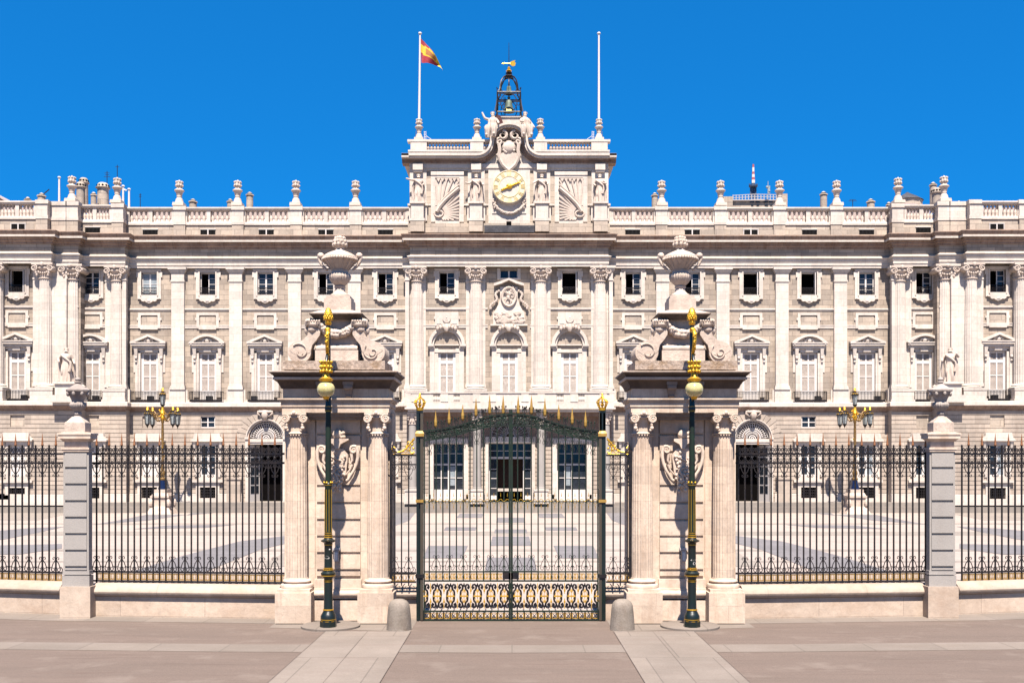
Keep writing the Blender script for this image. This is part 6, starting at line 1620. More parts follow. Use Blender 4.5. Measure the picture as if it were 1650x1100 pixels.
def fence(xa, xb, ya, yb, label, group, n, tall_first=0, z0=0.69, Yref=22.3):
    """iron railing from (xa,ya) to (xb,yb); bars are children, scrollwork one child"""
    ang = math.atan2(yb-ya, xb-xa); L = math.hypot(xb-xa, yb-ya)
    t = empty('iron_fence', (xa,ya,0), label, 'fence', group); t.rotation_euler.z = ang
    z = lambda p: WZ(p, Yref); u = Yref/1650
    m = MB()
    for p,h in ((731,0.022),(745.5,0.022),(921.8,0.02),(936.6,0.018)): m.box(0,L,-0.018,0.018,z(p)-h,z(p)+h)
    m.build('rail', M['iron'], t, smooth=0)
    m = MB(); g = MB(); b0 = None; d = L/n
    for i in range(n+1):
        x = L*(i+0.0)/n; tall = (i+tall_first)%2 == 0
        if not (0 < i < n): continue
        if b0 is None:
            b = MB(); b.box(-0.014,0.014,-0.014,0.014,z(941),z(718)); b.ball((0,0,z(941.5)),(0.025,0.025,0.02),6,4); b.ball((0,0,z(718)),(0.022,0.022,0.03),6,4)
            b.lathe([(0.015,z(738)-0.04),(0.03,z(738)-0.02),(0.03,z(738)+0.02),(0.015,z(738)+0.04)],n=6); b.ball((0,0,z(927)-0.05),(0.024,0.024,0.04),6,4)
            b0 = b.build('bar', M['iron'], t, smooth=0); b0.location = (x,0,0)
        else:
            o = b0.copy(); COL.objects.link(o); o.parent = t; o.location = (x,0,0)
        if tall:
            o = SPEAR.copy(); COL.objects.link(o); o.parent = t; o.location = (x,0,z(718)+0.02)
            lyre(m, x, z(921.8), 0.345, d*1.0, 0, 0.0115, 1)
            lyre(m, x, z(745.5), 0.31, d*1.0, 0, 0.0115, -1)
        # C scrolls above the upper rail and between the rails
        for s in (-1,1):
            if (i == 1 and s < 0) or (i == n-1 and s > 0): continue
            m.tube([(x+s*d*a,0,z(731)+b_) for a,b_ in ((0.0,0.02),(0.25,0.03),(0.42,0.07),(0.40,0.12),(0.25,0.135),(0.14,0.10),(0.2,0.065),(0.28,0.08))],0.011,4)
            m.tube([(x+s*d*a,0,z(731)-b_) for a,b_ in ((0.05,0.0),(0.12,0.045),(0.30,0.06),(0.42,0.04),(0.36,0.02))],0.0105,4)
            m.tube([(x+s*d*a,0,z(745.5)+b_) for a,b_ in ((0.05,0.0),(0.12,0.045),(0.30,0.06),(0.42,0.04),(0.36,0.02))],0.0105,4)
        if i < n:
            for q in (0.25,0.5,0.75):
                g.tube([(x+d*q+0.022*math.cos(k*math.pi/3),0,z(929.3)+0.06*math.sin(k*math.pi/3)) for k in range(7)],0.0065,3)
            for zz_ in (924.6,934): g.box(x+0.02,x+d-0.02,-0.008,0.008,z(zz_)-0.009,z(zz_)+0.009)
            for q in (0.16,0.84): g.box(x+d*q-0.007,x+d*q+0.007,-0.008,0.008,z(934),z(924.6))
    m.build('scrollwork', M['iron'], t, smooth=0); g.build('gilded_band', M['oldgold'], t, smooth=0)
    return t
FG = 'black iron fence panels on the low wall'
fence(WX(146.5,22.75),WX(463,22.25),22.72,22.3,'long black iron fence panel with gilded spearheads between left pillar and left gate pier',FG,31,1,0.69,22.5)
fence(WX(1180,22.25),WX(1500.5,22.75),22.3,22.72,'long black iron fence panel with gilded spearheads between right gate pier and right pillar',FG,31,0,0.69,22.5)
fence(-18.0,WX(101,22.95),24.69,22.95,'black iron fence panel at the left edge beyond the grey pillar',FG,47,0,0.69,23.0)
fence(WX(1539,22.95),17.8,22.95,24.69,'black iron fence panel at the right edge beyond the grey pillar',FG,47,0,0.69,23.0)
SPEAR.location = (0,0,0)
bpy.data.objects.remove(SPEAR)

# ---------------- low wall under the fence
def lowwall(xa, ya, xb, yb, label, n=1):
    ang = math.atan2(yb-ya, xb-xa); L = math.hypot(xb-xa, yb-ya)
    t = empty('low_wall', (xa,ya,0), label, 'wall', 'low stone walls under the fence'); t.rotation_euler.z = ang
    zt = 0.69
    m = MB(); m.box(0,L,0.0,0.5,-0.02,0.42); m.build('wall_face', M['wallface'], t, smooth=0)
    m = MB(); m.add([(x,y,z) for x in (0,L) for y,z in ((0.02,0.42),(-0.05,0.44),(-0.085,0.48),(-0.095,0.53),(-0.07,0.585),(-0.03,0.62),(0.02,0.66),(0.08,zt),(0.55,zt),(0.55,0.42))],[(i,i+1,i+11,i+10) for i in range(9)]+[tuple(range(10))[::-1],tuple(range(10,20))])
    m.build('coping', M['wallbase'], t, smooth=30)
    return t
lowwall(WX(146,22.4), 22.42, WX(450,22.0), 22.02, 'low cream stone wall below the long left fence panel')
lowwall(WX(1196,22.0), 22.02, WX(1499,22.4), 22.42, 'low cream stone wall below the long right fence panel')
lowwall(-17.9, 24.38, WX(99,22.65), 22.67, 'low cream stone wall at the left edge of the picture')
lowwall(WX(1543,22.65), 22.67, 17.7, 24.36, 'low cream stone wall at the right edge of the picture')
lowwall(WX(634,21.9), 21.92, WX(673,21.9), 21.92, 'short stub of cream wall between left pier and the gate')
lowwall(WX(970.5,21.9), 21.92, WX(1012,21.9), 21.92, 'short stub of cream wall between right pier and the gate')

# ---------------- grey pillars with urns
def pillar(cpx, label):
    Y = 22.15; u = Y/1650; z = lambda p: WZ(p,Y); w = lambda px: px*u
    t = empty('fence_pillar', (WX(cpx,Y),Y,0), label, 'pillar', 'grey granite fence pillars')
    m = MB(); m.box(-w(24.5),w(24.5),-0.04,0.27,-0.02,z(944.5)); m.build('pillar_base', M['wallface'], t, smooth=0)
    m = MB(); m.box(-w(18.5),w(18.5),0.04,0.18,z(945),z(727)); m.box(-w(22),w(22),0.0,0.22,z(944.5),z(927)); m.box(-w(21.5),w(21.5),0.01,0.21,z(923.5),z(919)); m.box(-w(22),w(22),0.0,0.22,z(925.5),z(923.5))
    ys = [919.5,913,886.7,860,833.5,807,780,753.5,727]
    m.box(-w(20.5),-w(17.5),0.018,0.20,z(919),z(727)); m.box(w(17.5),w(20.5),0.018,0.20,z(919),z(727))
    for a,b in zip(ys,ys[1:]): m.box(-w(17.6),w(17.6),-0.002,0.22,z(a)+0.024,z(b)-0.024)
    m.build('rusticated_shaft', M['granite'], t, smooth=0)
    m = MB(); m.box(-w(21.5),w(21.5),-0.02,0.24,z(727.3),z(724)); m.box(-w(22.5),w(22.5),-0.035,0.255,z(724),z(720.5)); m.box(-w(19),w(19),0.018,0.20,z(720.5),z(711)); m.frustum(0,0.11,z(711),z(706.5),w(20),0.10,w(24.5),0.165); 
    m.box(-w(26),w(26),-0.08,0.30,z(706.5),z(700.5)); m.box(-w(27),w(27),-0.095,0.315,z(700.5),z(697.5)); m.frustum(0,0.11,z(697.5),z(696),w(27),0.20,w(18),0.13)
    m.build('cap', M['pier'], t, smooth=0)
    m = MB(); m.box(-w(16.5),w(16.5),0.11-0.16,0.11+0.16,z(697),z(681)); m.frustum(0,0.11,z(681),z(679.5),w(16),0.155,w(15.5),0.15); m.frustum(0,0.11,z(679.8),z(671),w(14.5),0.15,w(6.5),0.085)
    m.build('urn_block', M['urn'], t, smooth=0)
    m = MB(); n = 40; yc = 0.11
    m.lathe([(w(6.5),z(671)),(w(5),z(669)),(w(6.5),z(667)),(w(6.3),z(665)),(w(5),z(663.5)),(w(7),z(660))],0,yc,n)
    m.lathe([(w(6),z(661)),(w(10),z(657)),(w(12),z(653)),(w(12),z(650)),(w(9.5),z(647.5))],0,yc,n*2,mod=lambda a,i,zv:1+0.09*abs(math.cos(10*a)),caps=False)
    m.lathe([(w(9.5),z(648)),(w(9),z(646)),(w(10.5),z(642)),(w(13),z(637)),(w(15.5),z(633)),(w(16.5),z(631)),(w(18),z(630)),(w(18.2),z(627.5)),(w(14),z(624.5)),(w(8),z(620.5)),(w(4),z(618)),(w(3.2),z(616.5)),(w(5),z(615.5)),(w(4.8),z(614)),(w(3),z(613.2)),(w(4.6),z(611.5)),(w(4.4),z(609.3)),(w(2),z(607.2)),(w(0.2),z(606.8))],0,yc,n)
    for k in range(8): a = 2*math.pi*k/8; m.ball((w(15.8)*math.cos(a),yc+w(15.8)*math.sin(a),z(634)),(0.04,0.04,0.055),7,5)
    m.build('urn', M['greyurn'], t, smooth=50)
    return t
pl1 = pillar(122, 'grey grooved granite fence pillar topped by an urn, left of the gate')
dup(pl1, (WX(1519,22.15),22.15,0), 'grey grooved granite fence pillar topped by an urn, right of the gate')

# ---------------- bollards
def bollard(cpx, label):
    Y = 20.62; m = MB(True); x = WX(cpx,Y)
    rnd = random.Random(cpx)
    k = [1+0.02*rnd.uniform(-1,1) for _ in range(40)]
    m.lathe([(0.252,-0.02),(0.25,0.0),(0.238,0.2),(0.222,0.38),(0.212,0.46),(0.19,0.52),(0.15,0.565),(0.09,0.592),(0.03,0.60),(0.001,0.60)],x,Y,40,mod=lambda a,i,z:k[int(a/6.2832*39.9)%40 if a < 6.28 else 0])
    tag(m.build('bollard', M['bollard'], None, smooth=60), label, 'bollard', 'round topped stone bollards')
bollard(642.8, 'round topped stone bollard at the left side of the gate'); bollard(1002.8, 'round topped stone bollard at the right side of the gate')
# ---------------- tall lamps in front of the piers
def street_lamp():
    Y = 20.68; u = Y/1650; z = lambda p: WZ(p,Y); w = lambda px: px*u
    t = empty('street_lamp', (WX(529,Y),Y,0.03), 'tall green lamp with marbled globe and gold pine cone, before the left gate pier', 'street lamp', 'tall lamps in front of the gate piers')
    zz_ = lambda p: z(p)-0.03
    oct_ = lambda a,i,zv: 1/max(0.924,math.cos(((a+math.pi/8)%(math.pi/4))-math.pi/8))
    m = MB(); m.lathe([(w(12.6),zz_(1009.5)),(w(12.6),zz_(999.5)),(w(12),zz_(999))],n=48,mod=oct_)
    m.lathe([(w(12),zz_(999.3)),(w(12.4),zz_(996)),(w(12.2),zz_(991)),(w(10.5),zz_(988)),(w(9),zz_(985)),(w(8.2),zz_(983.5))],n=32,caps=False)
    m.lathe([(w(8),zz_(983.5)),(w(7.3),zz_(979)),(w(6.8),zz_(955)),(w(6.9),zz_(937))],n=32,caps=False); 
    m.lathe([(w(6.5),zz_(937)),(w(7),zz_(932)),(w(9.5),zz_(928)),(w(11.8),zz_(925)),(w(12.3),zz_(922.5)),(w(10),zz_(920.5)),(w(8),zz_(919))],n=32,caps=False)
    m.build('base', M['darkgreen'], t, smooth=30)
    m = MB(); m.lathe([(w(6.8),zz_(919)),(w(6.4),zz_(910)),(w(6.3),zz_(877)),(w(7),zz_(874)),(w(11.8),zz_(871.5)),(w(12.2),zz_(870)),(w(8),zz_(868)),(w(6.5),zz_(866))],n=32,caps=False); m.build('lower_shaft', M['darkgreen'], t, smooth=30)
    m = MB()
    m.lathe([(w(6.3),zz_(866)),(w(5.9),zz_(859)),(w(5.5),zz_(784)),(w(6.3),zz_(782)),(w(6.3),zz_(779)),(w(4.9),zz_(777)),(w(4.6),zz_(700)),(w(4.4),zz_(664))],n=24,caps=False)
    m.build('shaft', M['green'], t, smooth=30)
    m = MB(); m.lathe([(w(4.4),zz_(664)),(w(5.4),zz_(662)),(w(5.8),zz_(657)),(w(4.6),zz_(652)),(w(4.4),zz_(640)),(w(4.2),zz_(610)),(w(3.9),zz_(584)),(w(3.7),zz_(524))],n=20,caps=False)
    m.build('upper_shaft', M['darkgreen'], t, smooth=40)
    m = MB()
    for p,r,h in ((981.5,8.7,1.2),(996.8,12.7,0.7),(936,7.4,0.8),(933.5,7.4,0.6),(920,8.3,1.0),(917,9.0,0.9),(926.5,11.9,0.7),(914.5,7.6,0.7),(877,7.0,0.8),(865,7.2,1.0),(861.5,6.8,0.8),(858,6.5,0.6),(781,6.5,0.5),(662,5.6,0.5),(655,5.6,0.6),(999.5,12.9,0.4)):
        m.lathe([(w(r-0.9),zz_(p+h)),(w(r),zz_(p+h*0.6)),(w(r),zz_(p-h*0.6)),(w(r-0.9),zz_(p-h))],n=28,caps=False)
    for k in range(8):
        a = 2*math.pi*k/8+math.pi/8; m.tube([(w(5.95)*math.cos(a),w(5.95)*math.sin(a),zz_(856)),(w(5.6)*math.cos(a),w(5.6)*math.sin(a),zz_(788))],0.006,4)
    for k in range(6): a = 2*math.pi*k/6+0.3; m.ball((w(6.2)*math.cos(a),w(6.2)*math.sin(a),zz_(777)),(0.022,0.022,0.025),6,4)
    m.build('gilded_rings', M['gold'], t, smooth=60)
    # gilded dragon-like bracket leaning out to the globe
    m = MB()
    P = [(0.0,-0.02,zz_(533)),(0.015,-0.12,zz_(534)),(0.02,-0.20,zz_(540)),(0.015,-0.22,zz_(550)),(0.01,-0.18,zz_(560)),(0.0,-0.10,zz_(570)),(0,-0.05,zz_(578))]
    m.tube(P,0.052,10,0.03); rnd = random.Random(2)
    for k in range(26):
        q = k/25*(len(P)-1); i = min(int(q),len(P)-2); f = q-i; c = [P[i][j]*(1-f)+P[i+1][j]*f for j in range(3)]
        m.ball((c[0]+rnd.uniform(-.03,.03),c[1]-0.02+rnd.uniform(-.03,.02),c[2]),(0.026,0.03,0.022),6,4)
    m.ball((0.0,-0.08,zz_(531.5)),(0.065,0.07,0.045),8,6)
    m.build('gilded_bracket', M['gold'], t, smooth=60)
    m = MB(); m.tube([(0.0,-0.05,zz_(568)),(0.0,-0.14,zz_(575)),(0,-0.22,zz_(583)),(0,-0.25,zz_(590))],0.03,8); m.lathe([(w(3.4),zz_(617)),(w(3.2),zz_(598))],0,-0.25,14,caps=False); m.tube([(0,0,zz_(606)),(0,-0.25,zz_(606))],0.03,6)
    m.tube([(0,0,zz_(643)),(0,-0.14,zz_(645)),(0,-0.25,zz_(641.5))],0.03,8)
    m.build('lamp_arm', M['darkgreen'], t, smooth=50)
    m = MB(); n = 40
    m.lathe([(w(8.4),zz_(601)),(w(9),zz_(598)),(w(8.2),zz_(594)),(w(8.8),zz_(588)),(w(9.6),zz_(585)),(w(8.6),zz_(584.5)),(w(7.6),zz_(592)),(w(7.5),zz_(600))],0,-0.25,n,mod=lambda a,i,zv:1+0.06*math.cos(10*a),caps=False)
    for k in range(10):
        a = 2*math.pi*k/10; m.ball((w(9)*math.cos(a),-0.25+w(9)*math.sin(a),zz_(600)),(0.028,0.028,0.035),6,4); m.ball((w(9.3)*math.cos(a+.3),-0.25+w(9.3)*math.sin(a+.3),zz_(585)),(0.024,0.024,0.028),6,4); m.ball((w(8.8)*math.cos(a+.3),-0.25+w(8.8)*math.sin(a+.3),zz_(593)),(0.03,0.03,0.034),6,4)
    m.lathe([(w(7.5),zz_(617)),(w(10.5),zz_(615)),(w(11.8),zz_(612.5)),(w(9),zz_(611)),(w(5.5),zz_(608)),(w(5),zz_(603))],0,-0.25,n,caps=False)
    m.lathe([(w(4),zz_(644.5)),(w(5),zz_(642)),(w(6),zz_(639.5))],0,-0.25,24,caps=False)
    m.lathe([(w(3.7),zz_(524)),(w(5.4),zz_(522)),(w(5.6),zz_(519)),(w(4),zz_(517.5)),(w(4.6),zz_(516.5))],n=20,caps=False)
    m.build('gilded_crown', M['gold'], t, smooth=50)
    m = MB(); m.lathe([(w(4.6),zz_(517)),(w(6.6),zz_(513)),(w(7),zz_(508)),(w(5.8),zz_(502)),(w(3.4),zz_(497.5)),(w(0.5),zz_(495.5))],n=24)
    for row in range(6):
        p = 514-row*3.1; r = [7.0,7.2,6.5,5.6,4.2,2.6][row]
        for k in range(10): a = 2*math.pi*(k+0.5*(row%2))/10; m.ball((w(r-0.4)*math.cos(a),w(r-0.4)*math.sin(a),zz_(p)),(0.02,0.02,0.026),6,4)
    m.build('pine_cone', M['gold'], t, smooth=50)
    m = MB(); m.ball((0,-0.25,zz_(628.5)),(w(14.4),w(14.4),w(12.9)),32,20); m.build('globe', M['globe'], t, smooth=80)
    return t
L1 = street_lamp()
L2 = dup(L1, (WX(1115,20.68),20.68,0.03), 'tall green lamp with marbled globe and gold pine cone, before the right gate pier')
for t,kind in ((L1,0),(L2,1)):
    Y = 20.68; m = MB(True); x = t.location.x; u = Y/1650
    if kind == 0: spots = [(0,-1.5,897,4.2,2.4),(0,3.2,884,1.1,1.0)]
    else: spots = [(0,1,901,4.4,1.2),(0,3,906.5,2.6,2.2)]
    for _,dx,p,hw,hh in spots:
        pts = []
        for k in range(14):
            a = 2*math.pi*k/14; rr = 1+0.18*math.sin(3*a+kind)
            xx_ = (dx+hw*rr*math.cos(a))*u; xx_ = max(-6.0*u,min(6.0*u,xx_)); pts.append((x+xx_, Y-math.sqrt(max(0,(6.55*u)**2-xx_**2))-0.0005, WZ(p+hh*rr*math.sin(a),Y)))
        m.add(pts,[tuple(range(14))])
    m.build('torn_sticker', M['white'], t, smooth=0)

# ---------------- gate posts, gate leaves, side railings
YGt = 21.75; ug = YGt/1650; gz = lambda p: WZ(p,YGt); gx = lambda p: WX(p,YGt)
def gatepost():
    t = empty('gate_post', (gx(676.5),YGt,0), 'green iron gate post with gilded crown, left side of the double gate', 'gate post', 'iron gate posts')
    w = lambda px: px*ug
    m = MB()
    m.box(-w(5.2),-w(1.2),-0.05,0.05,0.0,gz(664))
    q = MB(); q.box(w(1.2),w(5.2),-0.05,0.05,0.0,gz(664)); q.build('inner_stile', M['brownpaint'], t, smooth=0)
    m.box(-w(1.4),w(1.4),0.0,0.04,0,gz(700))
    m.box(-w(5.2),w(5.2),-0.055,0.055,gz(665),gz(661)); m.box(-w(4.4),w(4.4),0.01,0.05,gz(695),gz(664)); 
    for p in (672,680,688): m.box(-w(3),w(3),-0.04,0.04,gz(p+1),gz(p))
    m.build('shaft', M['darkgreen'], t, smooth=0)
    m = MB(); m.box(-w(1.0),w(1.0),-0.03,0.0,gz(930),gz(672)); m.build('stone_core', M['acframe'], t, smooth=0) if 0 else None
    m = MB(); m.box(-w(7),w(7),-0.075,0.075,gz(703),gz(698)); m.frustum(0,0,gz(698),gz(694),w(7),0.075,w(4.5),0.05); m.box(-w(6.2),w(6.2),-0.07,0.07,gz(809),gz(804.5))
    m.build('collar', M['oldgold'], t, smooth=0)
    m = MB(); m.box(-w(6.5),w(6.5),-0.075,0.075,gz(930),gz(924.5)); m.build('hinge', M['iron'], t, smooth=0)
    m = MB()
    m.lathe([(w(5.5),gz(661.5)),(w(6),gz(657)),(w(5),gz(656.5))],n=16,caps=False)
    for k in range(8):
        a = 2*math.pi*k/8; m.tube([(w(r)*math.cos(a),w(r)*math.sin(a),gz(p)) for r,p in ((5.2,657),(7.5,652),(9,647.5),(7,644.5),(3.6,642),(1.8,640))],0.012,5); m.ball((w(8.8)*math.cos(a),w(8.8)*math.sin(a),gz(648)),0.018,5,4)
    m.lathe([(w(1.5),gz(641)),(w(2.6),gz(638.5)),(w(1.2),gz(636.5)),(w(1.9),gz(635.4)),(w(0.3),gz(632.5))],n=10); m.ball((0,0,gz(652)),(w(3),w(3),w(3)),8,6)
    m.build('crown', M['gold'], t, smooth=50)
    return t
gp1 = gatepost(); gp2 = dup(gp1, (gx(970.5),YGt,0), 'green iron gate post with gilded crown, right side of the double gate'); gp2.rotation_euler.z = math.pi
def topc(q):   # q: 0 at post .. 1 at the middle ; returns upper, lower rail heights in px
    up = [(0,694.5),(0.2,691.5),(0.42,685),(0.60,677),(0.72,671.5),(0.85,668.2),(1.0,667)]
    lo = [(0,709.5),(0.2,706),(0.42,699),(0.60,692),(0.72,688),(0.85,686),(1.0,685.5)]
    def ip(P):
        for (a,b),(c,d) in zip(P,P[1:]):
            if q <= c: return b+(d-b)*(q-a)/(c-a)
        return P[-1][1]
    return ip(up), ip(lo)
def leaf(side, label):
    s = -1 if side == 'left' else 1
    xo = 682.5 if s < 0 else 964.5; xi = 822.9 if s < 0 else 823.1
    t = empty('gate_leaf', (gx(xo),YGt,0), label, 'iron gate', 'leaves of the double gate')
    X = lambda q: (xo+(xi-xo)*q-xo)*ug      # local x from fraction
    Lx = X(1.0); lo_ = lambda a,b: (min(a,b),max(a,b))
    m = MB()
    a,b = lo_(0,Lx)
    m.box(*lo_(X(1),X(1)-(2.4*ug)*(-s)*-1 if 0 else X(1)+s*3.2*ug),-0.035,0.035,gz(1001),gz(664))
    m.box(*lo_(0,-s*2.2*ug),-0.03,0.03,gz(1001),gz(700))
    for p0,p1 in ((1001.5,997),(985.2,982.8),(936.5,934),(921.6,919.4),(808.6,806.8)): m.box(a,b,-0.02,0.02,gz(p0),gz(p1))
    N = 24
    for i in range(N):
        q0,q1 = i/N,(i+1)/N
        for k in (0,1):
            z0,z1 = gz(topc(q0)[k]),gz(topc(q1)[k]); x0,x1 = X(q0),X(q1)
            if x0 > x1: x0,x1,z0,z1 = x1,x0,z1,z0
            m.add([(x0,-0.025,z0-0.016),(x1,-0.025,z1-0.016),(x1,-0.025,z1+0.016),(x0,-0.025,z0+0.016),(x0,0.025,z0-0.016),(x1,0.025,z1-0.016),(x1,0.025,z1+0.016),(x0,0.025,z0+0.016)],[(0,1,2,3),(5,4,7,6),(3,2,6,7),(1,0,4,5)])
    m.box(*lo_(X(1),X(1)+s*2.6*ug),-0.05,0.05,gz(668),gz(659)) 
    m.build('gate_frame', M['green'], t, smooth=0)
    bars = 12; proto = None; sc_ = MB(); gd = MB(); rings = MB()
    fil = MB(); rnd = random.Random(6)
    d = (141 if 1 else 0)/ (bars+0.75)*ug
    for i in range(bars):
        q = (i+0.85)/(bars+0.85); x = X(q); tu,tl = topc(q)
        bm_ = MB(); bm_.box(x-0.013,x+0.013,-0.013,0.013,gz(934),gz(tu)); bm_.ball((x,0,gz(929)),(0.022,0.022,0.05),6,4); bm_.build('bar', M['green'], t, smooth=0)
        if i%2 == 1 or True:
            pass
        bm_ = MB(); bm_.box(x-0.013,x+0.013,-0.013,0.013,gz(997),gz(983)); 
        lyre(sc_, x, gz(919.6), 0.34, abs(d)*1.0, 0, 0.009, 1) if i%2 == (1 if s < 0 else 1) else None
        # curls under the arch rail
        for e in (-1,1):
            xx = x+e*d*0.25
            sc_.tube([(x+e*abs(d)*p,0,gz(tl)-r) for p,r in ((0.0,0.30),(0.14,0.24),(0.34,0.17),(0.40,0.10),(0.28,0.05),(0.16,0.09),(0.22,0.13))],0.0085,4)
            sc_.tube([(x+e*abs(d)*p,0,gz(tl)-0.20-r) for p,r in ((0.02,0.0),(0.10,0.10),(0.26,0.13),(0.34,0.08),(0.24,0.04))],0.008,4)
        # filigree between the arch rails
        zm = (gz(tu)+gz(tl))/2; hh = (gz(tu)-gz(tl))/2
        for e in (-0.5,0.0,0.5):
            cx_ = x+e*d*0.66; r_ = hh*rnd.uniform(0.5,0.62)
            for v in (-1,1):
                fil.tube([(cx_+r_*rr*math.cos(a_)*0.75,rnd.uniform(-.01,.01),zm+v*hh*0.42+r_*0.75*rr*math.sin(a_)) for a_,rr in [(rnd.random()*0.3+k*0.62*(1 if e>=0 else -1),1-0.07*k) for k in range(11)]],0.0125,4)
                fil.ball((cx_+rnd.uniform(-.02,.02),0,zm+v*hh*0.42),(0.030,0.014,0.026),5,4); fil.ball((cx_+r_*0.6,0,zm+v*hh*rnd.uniform(.1,.8)),(0.032,0.014,0.022),5,4)
        # foliage above the rail and the spear
        for e in (-0.25,0.25):
            fil.tube([(x+e*d*a_,0,gz(tu)+b_) for a_,b_ in ((0,0.0),(0.9,0.05),(1.3,0.10),(1.0,0.15),(0.5,0.13),(0.6,0.09))],0.009,4); fil.ball((x+e*d*1.1,0,gz(tu)+0.17),(0.02,0.012,0.026),5,4)
    for k,c in enumerate((702,723.7,745.6,767,789,810.8) if s < 0 else (943.4,922,900.3,878,856.3,835)):
        tip = (661,656,651,641,636,636)[k]; bs = (681,676,670,663.6,660,660)[k]
        x = gx(c)-gx(xo); q = abs(x/Lx); tu,tl = topc(q)
        sp = MB(); h = gz(tip)-gz(bs+3)
        sp.lathe([(0.012,-0.06),(0.03,-0.03),(0.036,-0.01),(0.030,0.02),(0.036,0.04),(0.034,h*0.2),(0.018,h*0.6),(0.002,h)],n=12); o = sp.build('spearhead', M['oldgold'], t, smooth=50); o.location = (x,0,gz(bs+3))
        sc_.box(x-0.01,x+0.01,-0.01,0.01,gz(tu),gz(bs))
        if k < 5:
            x2 = x+X(0.078); t2 = topc(abs(x2/Lx))[0]; sc_.box(x2-0.008,x2+0.008,-0.008,0.008,gz(t2),gz(t2)+0.13); sc_.ball((x2,0,gz(t2)+0.15),(0.028,0.015,0.03),5,4); sc_.ball((x2-0.025,0,gz(t2)+0.12),(0.018,0.012,0.018),5,4); sc_.ball((x2+0.025,0,gz(t2)+0.12),(0.018,0.012,0.018),5,4)
    fil.build('filigree', M['green'], t, smooth=0)
    # lower scroll panel, gilded rings and gilded squares
    nq = 13; dq = Lx/nq
    for i in range(nq):
        xa = dq*i; xc = xa+dq/2
        n = 12
        if 1:
            rings.tube([(xc+0.040*math.cos(2*math.pi*k/n),0,gz(807.5)+0.05*math.sin(2*math.pi*k/n)) for k in range(n+1)],0.0085,4)
            rings.lathe([(0.004,gz(800)),(0.009,gz(799)),(0.002,gz(793))],xc,0,5); rings.lathe([(0.002,gz(821)),(0.009,gz(815)),(0.004,gz(813.5))],xc,0,5); rings.ball((xa,0,gz(807.5)),(0.022,0.022,0.018),6,4)
        if not (i == nq-1):
            for q in (0.3,0.5,0.7):
                gd.tube([(xa+dq*q+0.025*math.cos(k*math.pi/3),0,gz(927.7)+0.065*math.sin(k*math.pi/3)) for k in range(7)],0.007,3)
            gd.box(*lo_(xa+dq*0.12,xa+dq*0.88),-0.008,0.008,gz(924.4),gz(923)); gd.box(*lo_(xa+dq*0.12,xa+dq*0.88),-0.008,0.008,gz(932.6),gz(931.2))
        for q in (0.12,0.88): gd.box(*lo_(xa+dq*q-0.008,xa+dq*q+0.008),-0.008,0.008,gz(995.5),gz(986.5)); gd.box(*lo_(xa+dq*q-0.008,xa+dq*q+0.008),-0.008,0.008,gz(933),gz(923))
        for p in (986.6,995): gd.box(*lo_(xa+dq*0.12,xa+dq*0.88),-0.008,0.008,gz(p+0.8),gz(p-0.2))
        m2 = sc_
        for ca_,cb_ in (((-1),(1)),((1),(-1))): m2.tube([(xc-0.035*ca_,0,gz(994)),(xc+0.035*ca_,0,gz(988.5))],0.010,4)
        m2.box(*lo_(xa-0.012,xa+0.012),-0.012,0.012,gz(997),gz(983)); 
        if (i == 0): pass
    units = 6.5; du = Lx/units
    for i in range(7):
        xc = du*(i+0.02)
        full_ = True
        for e in (-1,1):
            for v in (-1,1):
                f = lambda a_,b_: (xc+e*abs(du)*a_, 0, gz(959.5)+v*b_)
                if not (min(0,Lx)-0.01 <= f(0.3,0)[0] <= max(0,Lx)+0.01): continue
                sc_.tube([f(a_,b_) for a_,b_ in ((0.27,0.0),(0.27,0.07),(0.24,0.11),(0.14,0.135),(0.10,0.18),(0.13,0.225),(0.22,0.245),(0.33,0.235),(0.385,0.19),(0.34,0.15),(0.28,0.17),(0.30,0.20))],0.023,5)
                sc_.tube([f(a_,b_) for a_,b_ in ((0.10,0.18),(0.04,0.20),(0.0,0.27))],0.015,4)
        if 0 <= i <= 6:
            g = gd; inside = lambda x_: min(0,Lx)-0.02 <= x_ <= max(0,Lx)+0.02
            for yoff in (0,):
                if inside(xc):
                    a0,a1 = max(min(0,Lx),xc-0.085),min(max(0,Lx),xc+0.085)
                    g.box(a0,a1,-0.035,-0.02,gz(959.5)-0.016,gz(959.5)+0.016); g.tube([(xc,-0.01,gz(959.5)-0.15),(xc,-0.01,gz(959.5)+0.15)],0.008,4)
                    for e in (-1,1):
                        if not inside(xc+e*0.05): continue
                        g.tube([(xc+e*0.012,-0.01,gz(959.5)-0.14),(xc+e*0.055,-0.01,gz(959.5)-0.03),(xc+e*0.055,-0.01,gz(959.5)+0.03),(xc+e*0.012,-0.01,gz(959.5)+0.14)],0.009,4)
                        g.ball((xc,-0.01,gz(959.5)+e*0.10),(0.018,0.012,0.03),5,4)
                xm = xc+du*0.5
                if inside(xm):
                    for v in (-1,1): g.tube([(xm,0,gz(959.5)+v*0.05),(xm,0,gz(959.5)+v*0.27)],0.012,4); g.ball((xm,-0.0,gz(959.5)+v*0.12),(0.024,0.012,0.04),5,4)
    sc_.build('scrollwork', M['iron'], t, smooth=0); gd.build('gilded_ornament', M['midgold'], t, smooth=0); rings.build('gilded_rings', M['gold'], t, smooth=0)
    m = MB()
    b0,b1 = lo_(X(1)-s*-1*0 , X(1)+s*13*ug); m.box(b0,b1,-0.035,0.035,gz(932.5),gz(922)); m.build('lock_box', M['iron'], t, smooth=0)
    return t
leaf('left', 'left leaf of the tall iron double gate with gilded spikes'); leaf('right', 'right leaf of the tall iron double gate with gilded spikes')

